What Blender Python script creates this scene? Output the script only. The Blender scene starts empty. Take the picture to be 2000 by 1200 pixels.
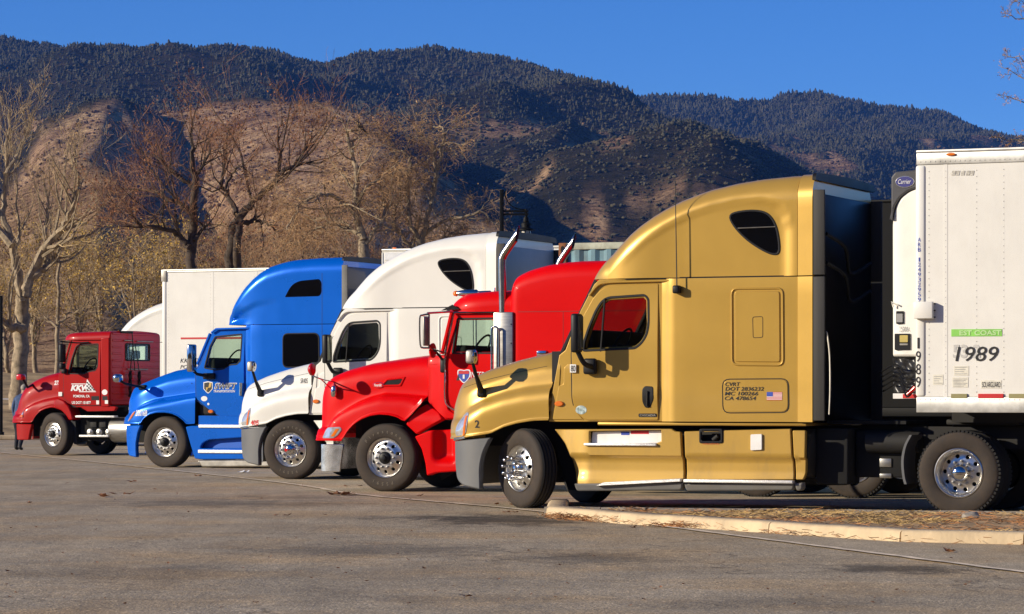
import bpy, bmesh, math, random
import numpy as np
from mathutils import Vector, Matrix, noise
from mathutils.geometry import delaunay_2d_cdt
from mathutils.bvhtree import BVHTree

random.seed(7)
rng = np.random.default_rng(7)
SC = bpy.context.scene
COL = SC.collection
R = math.radians

# ------------------------------------------------------------------ camera
F, CX, HZ, HC = 6000.0, 1000.0, 771.0, 1.44      # focal length, centre column and horizon row of the photograph; eye height
cam_d = bpy.data.cameras.new('camera')
cam_d.sensor_width = 36.0
cam_d.lens = F / 2000.0 * 36.0
cam_d.shift_y = (HZ - 600.0) / 2000.0
cam_d.clip_start, cam_d.clip_end = 0.5, 30000
cam = bpy.data.objects.new('camera', cam_d)
COL.objects.link(cam)
cam.location = (0, 0, HC)
cam.rotation_euler = (R(90), 0, 0)
SC.camera = cam

# ------------------------------------------------------------------ sky, sun, exposure
SUN_L = Vector((.67, .19, -.245)).normalized()     # the way the sunlight travels
sun_elev = math.asin(-SUN_L.z)
sun_az = math.atan2(-SUN_L.x, -SUN_L.y)
world = bpy.data.worlds.new('World')
SC.world = world
world.use_nodes = True
wn = world.node_tree.nodes
wl = world.node_tree.links
bg = wn['Background']
sky = wn.new('ShaderNodeTexSky')
sky.sky_type = 'NISHITA'
sky.sun_disc = False
sky.sun_elevation = sun_elev
sky.sun_rotation = sun_az
sky.altitude = 2600
sky.air_density = 0.75
sky.dust_density = 0.0
sky.ozone_density = 5.0
hsv = wn.new('ShaderNodeHueSaturation')
hsv.inputs['Hue'].default_value = .508
hsv.inputs['Saturation'].default_value = 1.16
wl.new(sky.outputs[0], hsv.inputs['Color'])
wl.new(hsv.outputs[0], bg.inputs['Color'])
bg.inputs['Strength'].default_value = 0.10
sun_d = bpy.data.lights.new('sun', 'SUN')
sun_d.energy = 3.9
sun_d.angle = R(0.5)
sun_d.color = (1.0, 0.88, 0.69)
sun = bpy.data.objects.new('sun', sun_d)
COL.objects.link(sun)
sun.location = (-60, -20, 40)
sun.rotation_euler = SUN_L.to_track_quat('-Z', 'Y').to_euler()
SC.view_settings.view_transform = 'Standard'
SC.view_settings.look = 'None'
SC.view_settings.gamma = 1
SC.view_settings.use_curve_mapping = False
SC.view_settings.exposure = 0.55
SC.render.engine = 'CYCLES'
SC.cycles.max_bounces = 8
SC.cycles.transparent_max_bounces = 16
SC.cycles.use_denoising = True

# ------------------------------------------------------------------ materials
MATS = {}
def newmat(name):
    m = bpy.data.materials.new(name)
    m.use_nodes = True
    m.node_tree.nodes.clear()
    return m, m.node_tree.nodes, m.node_tree.links

def M(name, col, rough=.5, metal=0., coat=0., var=.08, vscale=3., bump=0., bscale=40., spec=.5, dirt=0., emit=0., coat_rough=.03, stretch=None):
    """procedural principled material: base colour with noise variation, uneven gloss, optional fine bump and dust"""
    if name in MATS: return MATS[name]
    m, n, l = newmat(name)
    out = n.new('ShaderNodeOutputMaterial'); b = n.new('ShaderNodeBsdfPrincipled')
    l.new(b.outputs[0], out.inputs[0])
    tc = n.new('ShaderNodeTexCoord')
    src = tc.outputs['Object']
    if stretch:
        mp = n.new('ShaderNodeMapping'); mp.inputs['Scale'].default_value = stretch
        l.new(src, mp.inputs[0]); src = mp.outputs[0]
    nz = n.new('ShaderNodeTexNoise'); nz.inputs['Scale'].default_value = vscale; nz.inputs['Detail'].default_value = 6
    nz.inputs['Roughness'].default_value = .6
    l.new(src, nz.inputs['Vector'])
    mix = n.new('ShaderNodeMix'); mix.data_type = 'RGBA'
    c = np.array(col[:3])
    mix.inputs[6].default_value = (*np.clip(c*(1-var), 0, 1), 1)
    mix.inputs[7].default_value = (*np.clip(c*(1+var), 0, 1), 1)
    mr = n.new('ShaderNodeMapRange'); mr.inputs[1].default_value = .35; mr.inputs[2].default_value = .65
    l.new(nz.outputs[0], mr.inputs[0]); l.new(mr.outputs[0], mix.inputs[0])
    colout = mix.outputs[2]
    if dirt > 0:
        n2 = n.new('ShaderNodeTexNoise'); n2.inputs['Scale'].default_value = 2.3; n2.inputs['Detail'].default_value = 9; n2.inputs['Roughness'].default_value = .7
        mp2 = n.new('ShaderNodeMapping'); mp2.inputs['Scale'].default_value = (1.6, 1.6, .5)
        l.new(tc.outputs['Object'], mp2.inputs[0]); l.new(mp2.outputs[0], n2.inputs[0])
        r2 = n.new('ShaderNodeMapRange'); r2.inputs[1].default_value = .5; r2.inputs[2].default_value = .8; r2.inputs[4].default_value = dirt
        l.new(n2.outputs[0], r2.inputs[0])
        m2 = n.new('ShaderNodeMix'); m2.data_type = 'RGBA'; m2.inputs[7].default_value = (.16, .12, .08, 1)
        l.new(r2.outputs[0], m2.inputs[0]); l.new(colout, m2.inputs[6]); colout = m2.outputs[2]
    l.new(colout, b.inputs['Base Color'])
    rr = n.new('ShaderNodeMapRange'); rr.inputs[3].default_value = max(0, rough*.85); rr.inputs[4].default_value = min(1, rough*1.15)
    l.new(nz.outputs[0], rr.inputs[0]); l.new(rr.outputs[0], b.inputs['Roughness'])
    b.inputs['Metallic'].default_value = metal
    b.inputs['Specular IOR Level'].default_value = spec
    b.inputs['Coat Weight'].default_value = coat
    b.inputs['Coat Roughness'].default_value = coat_rough
    if emit:
        b.inputs['Emission Color'].default_value = (*col[:3], 1); b.inputs['Emission Strength'].default_value = emit
    if bump:
        nb = n.new('ShaderNodeTexNoise'); nb.inputs['Scale'].default_value = bscale; nb.inputs['Detail'].default_value = 5
        l.new(src, nb.inputs['Vector'])
        bp = n.new('ShaderNodeBump'); bp.inputs['Strength'].default_value = bump; bp.inputs['Distance'].default_value = .02
        l.new(nb.outputs[0], bp.inputs['Height']); l.new(bp.outputs[0], b.inputs['Normal'])
    MATS[name] = m
    return m

def glass_mat(name, tint, refl=.9):
    if name in MATS: return MATS[name]
    m, n, l = newmat(name)
    out = n.new('ShaderNodeOutputMaterial'); mx = n.new('ShaderNodeMixShader')
    tr = n.new('ShaderNodeBsdfTransparent'); tr.inputs[0].default_value = (*tint, 1)
    gl = n.new('ShaderNodeBsdfGlossy'); gl.inputs['Roughness'].default_value = .01; gl.inputs[0].default_value = (refl, refl, refl, 1)
    fr = n.new('ShaderNodeFresnel'); fr.inputs[0].default_value = 1.5
    tc = n.new('ShaderNodeTexCoord'); nz = n.new('ShaderNodeTexNoise'); nz.inputs['Scale'].default_value = 1.3
    bp = n.new('ShaderNodeBump'); bp.inputs['Strength'].default_value = .04
    l.new(tc.outputs['Object'], nz.inputs[0]); l.new(nz.outputs[0], bp.inputs['Height']); l.new(bp.outputs[0], gl.inputs['Normal'])
    ge = n.new('ShaderNodeNewGeometry'); io = n.new('ShaderNodeMapRange'); io.inputs[3].default_value = 1.5; io.inputs[4].default_value = 1/1.5
    l.new(ge.outputs['Backfacing'], io.inputs[0]); l.new(io.outputs[0], fr.inputs[0])
    l.new(fr.outputs[0], mx.inputs[0]); l.new(tr.outputs[0], mx.inputs[1]); l.new(gl.outputs[0], mx.inputs[2])
    l.new(mx.outputs[0], out.inputs[0])
    MATS[name] = m
    return m

def paint(name, col, metal=0., rough=.35, coat=1., dirt=.0, var=.03, spec=.5):
    return M(name, col, rough, metal, coat, var=var, spec=spec, vscale=1.2, dirt=dirt, coat_rough=.04, bump=.004, bscale=3.0)

m_gold = paint('gold metallic paint', (.53, .322, .060), metal=.34, rough=.34, coat=.5, dirt=.06, spec=.4)
m_goldlow = paint('gold paint low on the skirt', (.50, .305, .056), metal=.26, rough=.44, coat=.3, dirt=.38)
m_red = paint('bright red paint', (.64, .0004, .0008), rough=.42, coat=.10, dirt=.0, spec=.10)
m_white = paint('cream white paint', (.77, .76, .70), rough=.4, coat=.4, dirt=.06)
m_blue = paint('blue metallic paint', (.0, .13, .66), metal=.30, rough=.28, coat=.35, dirt=.015, spec=.3)
m_dred = paint('dark red paint', (.38, .0035, .003), rough=.40, coat=.25, dirt=.015, spec=.15)
m_black = M('black plastic', (.010, .010, .011), .5, spec=.3)
m_rubber = M('grey black rubber', (.035, .033, .03), .7, var=.25, vscale=2, stretch=(6, 6, .4))
m_dark = M('dark chassis metal', (.012, .011, .010), .75, var=.3)
m_void = M('black metal and gap shade', (.006, .006, .006), .9)  # black metal parts; also stands in for shade in gaps and hollows
m_grey = M('grey bumper plastic', (.115, .118, .122), .5, var=.06, dirt=.12)
m_greylow = M('grey lower plastic', (.16, .155, .145), .55, dirt=.3)
m_chrome = M('chrome', (.62, .61, .60), .10, 1., var=.02)
m_dchrome = M('spotted chrome', (.75, .75, .76), .16, 1., var=.25, vscale=7)
m_alu = M('polished aluminium', (.70, .68, .64), .30, 1., var=.06, vscale=8)
m_alu_dull = M('dull aluminium', (.36, .34, .30), .5, .7, var=.2, vscale=6)
m_steel = M('brushed steel', (.33, .32, .30), .38, .85, var=.15, vscale=4, stretch=(1, 1, 8))
m_tread = M('bright step metal', (.80, .79, .76), .4, .35, var=.1, vscale=20, bump=.4, bscale=90)
m_tyre = M('dusty tyre rubber', (.036, .025, .017), .8, var=.3, vscale=7, bump=.05)
m_tyreblk = M('black tyre tread', (.012, .011, .010), .85, var=.3, vscale=9)
m_tyreletter = M('tyre lettering', (.14, .115, .085), .8)
m_amber = M('amber lens', (.75, .17, .01), .15, coat=1.)
m_redlens = M('red lens', (.6, .01, .01), .15, coat=1.)
m_lamp = M('clear lamp lens', (.62, .63, .64), .08, .5, coat=1., var=.2, vscale=14)
m_whitep = M('white sticker', (.82, .81, .78), .5, dirt=.1)
m_blackp = M('black print', (.012, .012, .012), .5)
m_greyp = M('grey print', (.30, .30, .30), .6)
m_whiteprint = M('white print', (.80, .80, .80), .5)
m_redp = M('red print', (.55, .02, .02), .5)
m_bluep = M('blue print', (.03, .07, .40), .5)
m_goldp = M('gold print', (.62, .42, .12), .4, .3)
m_glass = glass_mat('tinted cab glass', (.68, .80, .72))
m_glassdk = glass_mat('dark cab glass', (.52, .55, .52))
m_priv = M('black privacy glass', (.003, .003, .004), .04, coat=.0, spec=.45)
m_seat = M('dark grey seat cloth', (.035, .033, .032), .9)
m_cabin = M('dark grey cab lining', (.022, .021, .020), .85)
m_tan = M('pale cab lining', (.30, .29, .26), .8)
m_trl = M('white trailer panel', (.79, .775, .715), .38, coat=.25, var=.03, vscale=2, dirt=.09)
m_rail = M('silver trailer rail', (.47, .465, .44), .42, .45, var=.16, vscale=6, dirt=.25)

# ------------------------------------------------------------------ object helpers
def link(o, parent=None):
    COL.objects.link(o)
    if parent is not None: o.parent = parent
    return o

def thing(name, label, cat, loc=(0, 0, 0), rz=0., group=None):
    o = bpy.data.objects.new(name, None)
    o.empty_display_size = .3
    COL.objects.link(o)
    o.location = loc; o.rotation_euler = (0, 0, rz)
    o['label'] = label; o['category'] = cat
    if group: o['group'] = group
    return o

def tag(o, label=None, cat=None, group=None, kind=None):
    if label: o['label'] = label
    if cat: o['category'] = cat
    if group: o['group'] = group
    if kind: o['kind'] = kind
    return o

class MB:
    """collects shapes, then links them as ONE mesh object"""
    def __init__(s): s.v = []; s.f = []
    def add(s, vs, fs):
        o = len(s.v); s.v.extend([tuple(p) for p in vs]); s.f.extend([tuple(i+o for i in f) for f in fs]); return s
    def box(s, x0, x1, y0, y1, z0, z1, b=0.):
        if b <= 0:
            vs = [(x, y, z) for z in (z0, z1) for y in (y0, y1) for x in (x0, x1)]
            return s.add(vs, [(0, 2, 3, 1), (4, 5, 7, 6), (0, 1, 5, 4), (2, 6, 7, 3), (0, 4, 6, 2), (1, 3, 7, 5)])
        bm = bmesh.new()
        bmesh.ops.create_cube(bm, size=1)
        for v in bm.verts:
            v.co = Vector(((x0+x1)/2+v.co.x*(x1-x0), (y0+y1)/2+v.co.y*(y1-y0), (z0+z1)/2+v.co.z*(z1-z0)))
        bmesh.ops.bevel(bm, geom=bm.edges[:], offset=b, segments=2, profile=.5, affect='EDGES')
        return s.bm(bm)
    def bm(s, bm, mat=None):
        bm.verts.ensure_lookup_table(); bm.verts.index_update()
        vs = [(mat @ v.co if mat else v.co.copy()) for v in bm.verts]
        s.add(vs, [[v.index for v in f.verts] for f in bm.faces]); bm.free(); return s
    def tube(s, pts, r, n=8, cap=True):
        pts = [Vector(p) for p in pts]
        if not hasattr(r, '__len__'): r = [r]*len(pts)
        vs, fs = [], []
        up = None
        for i, p in enumerate(pts):
            d = (pts[min(i+1, len(pts)-1)] - pts[max(i-1, 0)])
            if d.length < 1e-9: d = Vector((0, 0, 1))
            d.normalize()
            if up is None:
                up = Vector((0, 0, 1)) if abs(d.z) < .9 else Vector((1, 0, 0))
            a = (up - d*up.dot(d))
            if a.length < 1e-6: a = d.orthogonal()
            a.normalize(); up = a
            b = d.cross(a)
            for k in range(n):
                t = 2*math.pi*k/n
                vs.append(p + (a*math.cos(t)+b*math.sin(t))*r[i])
        for i in range(len(pts)-1):
            for k in range(n):
                fs.append((i*n+k, i*n+(k+1) % n, (i+1)*n+(k+1) % n, (i+1)*n+k))
        if cap:
            fs.append(tuple(reversed(range(n)))); fs.append(tuple(range((len(pts)-1)*n, len(pts)*n)))
        return s.add(vs, fs)
    def lathe(s, prof, c=(0, 0, 0), axis='y', n=32, close=False):
        """prof = [(radius, along)]; axis y points into the truck"""
        vs, fs = [], []
        for (r, a) in prof:
            for k in range(n):
                t = 2*math.pi*k/n
                if axis == 'y': vs.append((c[0]+r*math.cos(t), c[1]+a, c[2]+r*math.sin(t)))
                elif axis == 'z': vs.append((c[0]+r*math.cos(t), c[1]+r*math.sin(t), c[2]+a))
                else: vs.append((c[0]+a, c[1]+r*math.cos(t), c[2]+r*math.sin(t)))
        m = len(prof)
        for i in range(m-1 if not close else m):
            j = (i+1) % m
            for k in range(n):
                q = (i*n+k, i*n+(k+1) % n, j*n+(k+1) % n, j*n+k)
                fs.append(q if axis != 'y' else q)
        if not close:
            if prof[0][0] > 1e-6: fs.append(tuple(range(n)))
            if prof[-1][0] > 1e-6: fs.append(tuple(range((m-1)*n, m*n)))
        return s.add(vs, fs)
    def mirror(s, W):
        n = len(s.v); vs = [(x, W-y, z) for x, y, z in s.v]
        fs = [tuple(reversed(f)) for f in s.f]
        s.add(vs, fs); return s
    def build(s, name, mat, parent=None, smooth=True, angle=50, merge=0., recalc=False, label=None, kind=None):
        me = bpy.data.meshes.new(name)
        me.from_pydata(s.v, [], s.f)
        if merge or recalc:
            bm = bmesh.new(); bm.from_mesh(me)
            if merge: bmesh.ops.remove_doubles(bm, verts=bm.verts[:], dist=merge)
            if recalc: bmesh.ops.recalc_face_normals(bm, faces=bm.faces[:])
            bm.to_mesh(me); bm.free()
        me.materials.append(mat)
        if smooth:
            me.polygons.foreach_set('use_smooth', [True]*len(me.polygons))
            me.set_sharp_from_angle(angle=R(angle))
        me.update()
        o = bpy.data.objects.new(name, me)
        link(o, parent)
        if label: o['label'] = label
        if kind: o['kind'] = kind
        return o

# ---- 2-D outlines in (u, z)
def area2(p):
    return sum(p[i][0]*p[(i+1) % len(p)][1]-p[(i+1) % len(p)][0]*p[i][1] for i in range(len(p)))
def ccw(p): return list(p) if area2(p) > 0 else list(reversed(p))
def dedupe(p, e=1e-5):
    q = []
    for a in p:
        if not q or math.hypot(a[0]-q[-1][0], a[1]-q[-1][1]) > e: q.append(tuple(a))
    if math.hypot(q[0][0]-q[-1][0], q[0][1]-q[-1][1]) <= e: q.pop()
    return q
def offset(p, d):
    """move each point to the left of its path by d (inside of a CCW ring)"""
    n = len(p); q = []
    for i in range(n):
        a, b, c = Vector(p[i-1]), Vector(p[i]), Vector(p[(i+1) % n])
        e1 = (b-a).normalized(); e2 = (c-b).normalized()
        n1 = Vector((-e1.y, e1.x)); n2 = Vector((-e2.y, e2.x))
        m = n1+n2
        if m.length < 1e-6: m = n1.copy()
        m.normalize()
        k = min(1/max(m.dot(n1), .35), 2.2)
        q.append(tuple(b+m*d*k))
    return q
def densify(p, g, closed=True):
    q = []
    n = len(p)
    for i in range(n if closed else n-1):
        a, b = p[i], p[(i+1) % n]
        k = max(1, int(math.ceil(math.hypot(b[0]-a[0], b[1]-a[1])/g)))
        for j in range(k): q.append((a[0]+(b[0]-a[0])*j/k, a[1]+(b[1]-a[1])*j/k))
    if not closed: q.append(p[-1])
    return q
def fillet(p, r, n=4):
    """round each corner; r a number or one per corner"""
    m = len(p); q = []
    for i in range(m):
        rr = r[i] if hasattr(r, '__len__') else r
        b = Vector(p[i]); a = Vector(p[i-1]); c = Vector(p[(i+1) % m])
        if rr <= 1e-6: q.append(tuple(b)); continue
        da = (a-b); dc = (c-b); la, lc = da.length, dc.length
        if la < 1e-6 or lc < 1e-6: q.append(tuple(b)); continue
        da /= la; dc /= lc
        d = min(rr, la*.48, lc*.48)
        p0 = b+da*d; p2 = b+dc*d
        for k in range(n+1):
            t = k/n
            q.append(tuple(p0*(1-t)**2 + b*2*t*(1-t) + p2*t*t))
    return dedupe(q)
def crom(pts, n=6, closed=False):
    """Catmull-Rom through points of any dimension"""
    P = [np.array(p, float) for p in pts]
    out = []
    m = len(P)
    for i in range(m if closed else m-1):
        p1, p2 = P[i], P[(i+1) % m]
        p0 = P[i-1] if (closed or i > 0) else 2*p1-p2
        p3 = P[(i+2) % m] if (closed or i+2 < m) else 2*p2-p1
        for k in range(n):
            t = k/n
            out.append(.5*((2*p1)+(-p0+p2)*t+(2*p0-5*p1+4*p2-p3)*t*t+(-p0+3*p1-3*p2+p3)*t**3))
    if not closed: out.append(P[-1])
    return [tuple(o) for o in out]
def inside(px, pz, rings):
    c = np.zeros(len(px), bool)
    for r in rings:
        n = len(r)
        for i in range(n):
            x1, y1 = r[i]; x2, y2 = r[(i+1) % n]
            if y1 == y2: continue
            k = (pz > min(y1, y2)) & (pz <= max(y1, y2))
            k &= px < (pz-y1)*(x2-x1)/(y2-y1)+x1
            c ^= k
    return c

def panel(mb, outline, holes=(), wf=0., thick=.03, cham=.006, grid=None, back=False):
    """a plate in (u, z) facing -w with holes, rounded edges and thickness; wf = w of its face (number or function of u, z)"""
    W_ = wf if callable(wf) else (lambda u, z: wf)
    rings = [ccw(dedupe(outline))]
    for h in holes: rings.append(list(reversed(ccw(dedupe(h)))))
    if grid: rings = [densify(r, grid) for r in rings]
    ins = [offset(r, cham) for r in rings]
    pts = [p for r in ins for p in r]
    edges = []; o = 0
    for r in ins:
        edges += [(o+i, o+(i+1) % len(r)) for i in range(len(r))]; o += len(r)
    if grid:
        xs = [p[0] for p in ins[0]]; zs = [p[1] for p in ins[0]]
        gx, gz = np.meshgrid(np.arange(min(xs)+grid*.5, max(xs), grid), np.arange(min(zs)+grid*.5, max(zs), grid))
        gx = gx.ravel(); gz = gz.ravel()
        k = inside(gx, gz, [offset(r, grid*.35) for r in ins])
        pts += list(zip(gx[k].tolist(), gz[k].tolist()))
    res = delaunay_2d_cdt([Vector(p) for p in pts], edges, [], 0, 1e-7)
    V2, T2 = res[0], res[2]
    if not T2: return mb
    cx = np.array([sum(V2[i].x for i in t)/len(t) for t in T2]); cz = np.array([sum(V2[i].y for i in t)/len(t) for t in T2])
    k = inside(cx, cz, ins)
    vs = [(p.x, W_(p.x, p.y), p.y) for p in V2]
    fs = []
    for t, ok in zip(T2, k):
        if not ok: continue
        a, b, c = (V2[i] for i in t[:3])
        fs.append(tuple(t) if (b-a).cross(c-a) > 0 else tuple(reversed(t)))
    mb.add(vs, fs)
    c = cham
    for r0, r1 in zip(rings, ins):
        n = len(r0)
        mid = offset(r0, c*.29)
        L0 = [(p[0], W_(*p), p[1]) for p in r1]
        L1 = [(p[0], W_(*q)+c*.29, p[1]) for p, q in zip(mid, r1)]
        L2 = [(p[0], W_(*q)+c, p[1]) for p, q in zip(r0, r1)]
        L3 = [(p[0], W_(*q)+max(thick, c*1.2), p[1]) for p, q in zip(r0, r1)]
        vs = L0+L1+L2+L3; fs = []
        for a in range(3):
            for i in range(n):
                j = (i+1) % n
                fs.append((a*n+j, a*n+i, (a+1)*n+i, (a+1)*n+j))
        mb.add(vs, fs)
    if back:
        fs = []
        o = len(V2)
        mb.add([(p.x, W_(p.x, p.y)+thick, p.y) for p in V2], [tuple(reversed(t)) if ok and (V2[t[1]]-V2[t[0]]).cross(V2[t[2]]-V2[t[0]]) > 0 else tuple(t) for t, ok in zip(T2, k) if ok])
    return mb

def loft(mb, secs, cap0=True, cap1=True, flip=False):
    n = len(secs[0]); vs = [p for s_ in secs for p in s_]; fs = []
    for i in range(len(secs)-1):
        for k in range(n-1):
            q = (i*n+k, (i+1)*n+k, (i+1)*n+k+1, i*n+k+1)
            fs.append(q if not flip else tuple(reversed(q)))
    if cap0: fs.append(tuple(range(n)) if not flip else tuple(reversed(range(n))))
    if cap1: fs.append(tuple(range((len(secs)-1)*n, len(secs)*n)) if flip else tuple(reversed(range((len(secs)-1)*n, len(secs)*n))))
    return mb.add(vs, fs)

def rect(x0, x1, z0, z1): return [(x0, z0), (x1, z0), (x1, z1), (x0, z1)]
def ellipse(cx, cz, rx, rz, n=24): return [(cx+rx*math.cos(2*math.pi*k/n), cz+rz*math.sin(2*math.pi*k/n)) for k in range(n)]
def sstep(a, b, x):
    t = min(1, max(0, (x-a)/(b-a))); return t*t*(3-2*t)

_tc = {}
def text_mesh(body, shear=0., bold=0., spacing=1., res=3):
    """lettering as a flat mesh: (points 2-D normalised to its own box, faces, aspect)"""
    key = (body, shear, bold, spacing)
    if key in _tc: return _tc[key]
    cu = bpy.data.curves.new('lettering', 'FONT'); cu.body = body; cu.size = 1; cu.shear = shear; cu.offset = bold
    cu.space_character = spacing; cu.resolution_u = res
    ob = bpy.data.objects.new('lettering', cu)
    me = ob.to_mesh()
    vs = [(v.co.x, v.co.y) for v in me.vertices]; fs = [tuple(p.vertices) for p in me.polygons]
    ob.to_mesh_clear(); bpy.data.objects.remove(ob); bpy.data.curves.remove(cu)
    _tc[key] = (vs, fs)
    return vs, fs

def letters(mb, body, u0, u1, z0, z1, wf, shear=0., bold=0., spacing=1., proud=.004, rot=0.):
    """fit the lettering into the box u0..u1, z0..z1, lying on the surface wf"""
    vs, fs = text_mesh(body, shear, bold, spacing)
    a = np.array(vs)
    mn, mx = a.min(0), a.max(0)
    W_ = wf if callable(wf) else (lambda u, z: wf)
    out = []
    for x, y in vs:
        u = u0+(x-mn[0])/(mx[0]-mn[0])*(u1-u0); z = z0+(y-mn[1])/max(1e-6, mx[1]-mn[1])*(z1-z0)
        if rot:
            cu_, cz_ = (u0+u1)/2, (z0+z1)/2
            u, z = cu_+(u-cu_)*math.cos(rot)-(z-cz_)*math.sin(rot), cz_+(u-cu_)*math.sin(rot)+(z-cz_)*math.cos(rot)
        out.append((u, W_(u, z)-proud, z))
    mb.add(out, fs)
    return mb
# ------------------------------------------------------------------ truck frames: u runs rearwards, w inwards from the near side, z up
YAW = R(-23.0)
class Frame:
    def __init__(s, px, scale, yaw=YAW, w=0.):
        s.Y0 = F/scale; s.X0 = (px-CX)/F*s.Y0
        s.r = (math.cos(yaw), math.sin(yaw)); s.n = (-math.sin(yaw), math.cos(yaw)); s.yaw = yaw
    def L(s, px, py, w=0.):
        dx = (px-CX)/F; dz = (HZ-py)/F
        t = (s.n[0]*s.X0+s.n[1]*s.Y0+w)/(s.n[0]*dx+s.n[1])
        X, Y = dx*t-s.X0, t-s.Y0
        return (X*s.r[0]+Y*s.r[1], HC+dz*t)
    def P(s, pts, w=0.): return [s.L(x, y, w) for x, y in pts]
    def u(s, px, w=0.): return s.L(px, HZ, w)[0]
    def z(s, px, py, w=0.): return s.L(px, py, w)[1]

def interp(curve):
    c = sorted(curve); xs = [p[0] for p in c]; ys = [p[1] for p in c]
    return lambda u: float(np.interp(u, xs, ys))

def bvh_w(o):
    """function (u, z) -> w of the first surface of object o met from the near side"""
    me = o.data
    bv = BVHTree.FromPolygons([v.co[:] for v in me.vertices], [tuple(p.vertices) for p in me.polygons])
    def f(u, z, miss=.02):
        h = bv.ray_cast(Vector((u, -5, z)), Vector((0, 1, 0)))
        return h[0].y if h[0] is not None else miss
    return f

def body_sec(u, zb, zt, wi, Rr, W, crown=.02, ns=8, disp=None, tumble=0.):
    """one cross-section: near side up, shoulder, roof, and the mirror of it"""
    half = []
    Rr = max(.004, min(Rr, (zt-zb)*.9))
    for k in range(ns):
        z = zb+(zt-Rr-zb)*k/ns
        half.append((u, wi+tumble*(z-zb)+(disp(u, z) if disp else 0.), z))
    wt = wi+tumble*(zt-Rr-zb)
    for k in range(9):
        a = math.pi/2*k/8
        z = zt-Rr+Rr*math.sin(a)
        half.append((u, wt+Rr*(1-math.cos(a))+(disp(u, z)*math.cos(a) if disp else 0.), z))
    for k in range(1, 5):
        t = k/5
        half.append((u, wt+Rr+(W/2-wt-Rr)*t, zt+crown*(1-(1-t)**2)))
    far = [(p[0], W-p[1], p[2]) for p in reversed(half)]
    return half+[(u, W/2, zt+crown)]+far

def hood_secs(us, ztop, zlip, zcr, ctrl, inset, W, nsub=4):
    secs = []
    for u in us:
        zt, zb, zc = ztop(u), zlip(u), zcr(u)
        zc = min(max(zc, zb+.06), zt-.06); ins = inset(u)
        cp = []
        for (w, ref, dz) in ctrl:
            z = {'b': zb, 'c': zc, 't': zt, 'm': (zc+zt)/2}[ref]+dz
            if ref == 'c' and dz < 0: z = max(z, zb+.02+(dz+.3)*.05)
            if ref == 't' and dz < 0: z = max(z, zc+.02)
            k = max(0., 1-w/(W/2))
            cp.append((w+ins*k, z))
        cp.append((W/2, zt+.02))
        cr = crom(cp, nsub)
        half = [(u, p[0], p[1]) for p in cr]
        secs.append(half+[(p[0], W-p[1], p[2]) for p in reversed(half[:-1])])
    return secs

def mirrored(mb, W):
    m = MB(); m.v = [(x, W-y, z) for x, y, z in mb.v]; m.f = [tuple(reversed(f)) for f in mb.f]; return m
def pair(mb, name, mat, parent, W, **kw):
    """a part on the near side and its twin on the far side"""
    a = mb.build(name, mat, parent, **kw); mirrored(mb, W).build(name, mat, parent, **kw); return a

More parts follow.
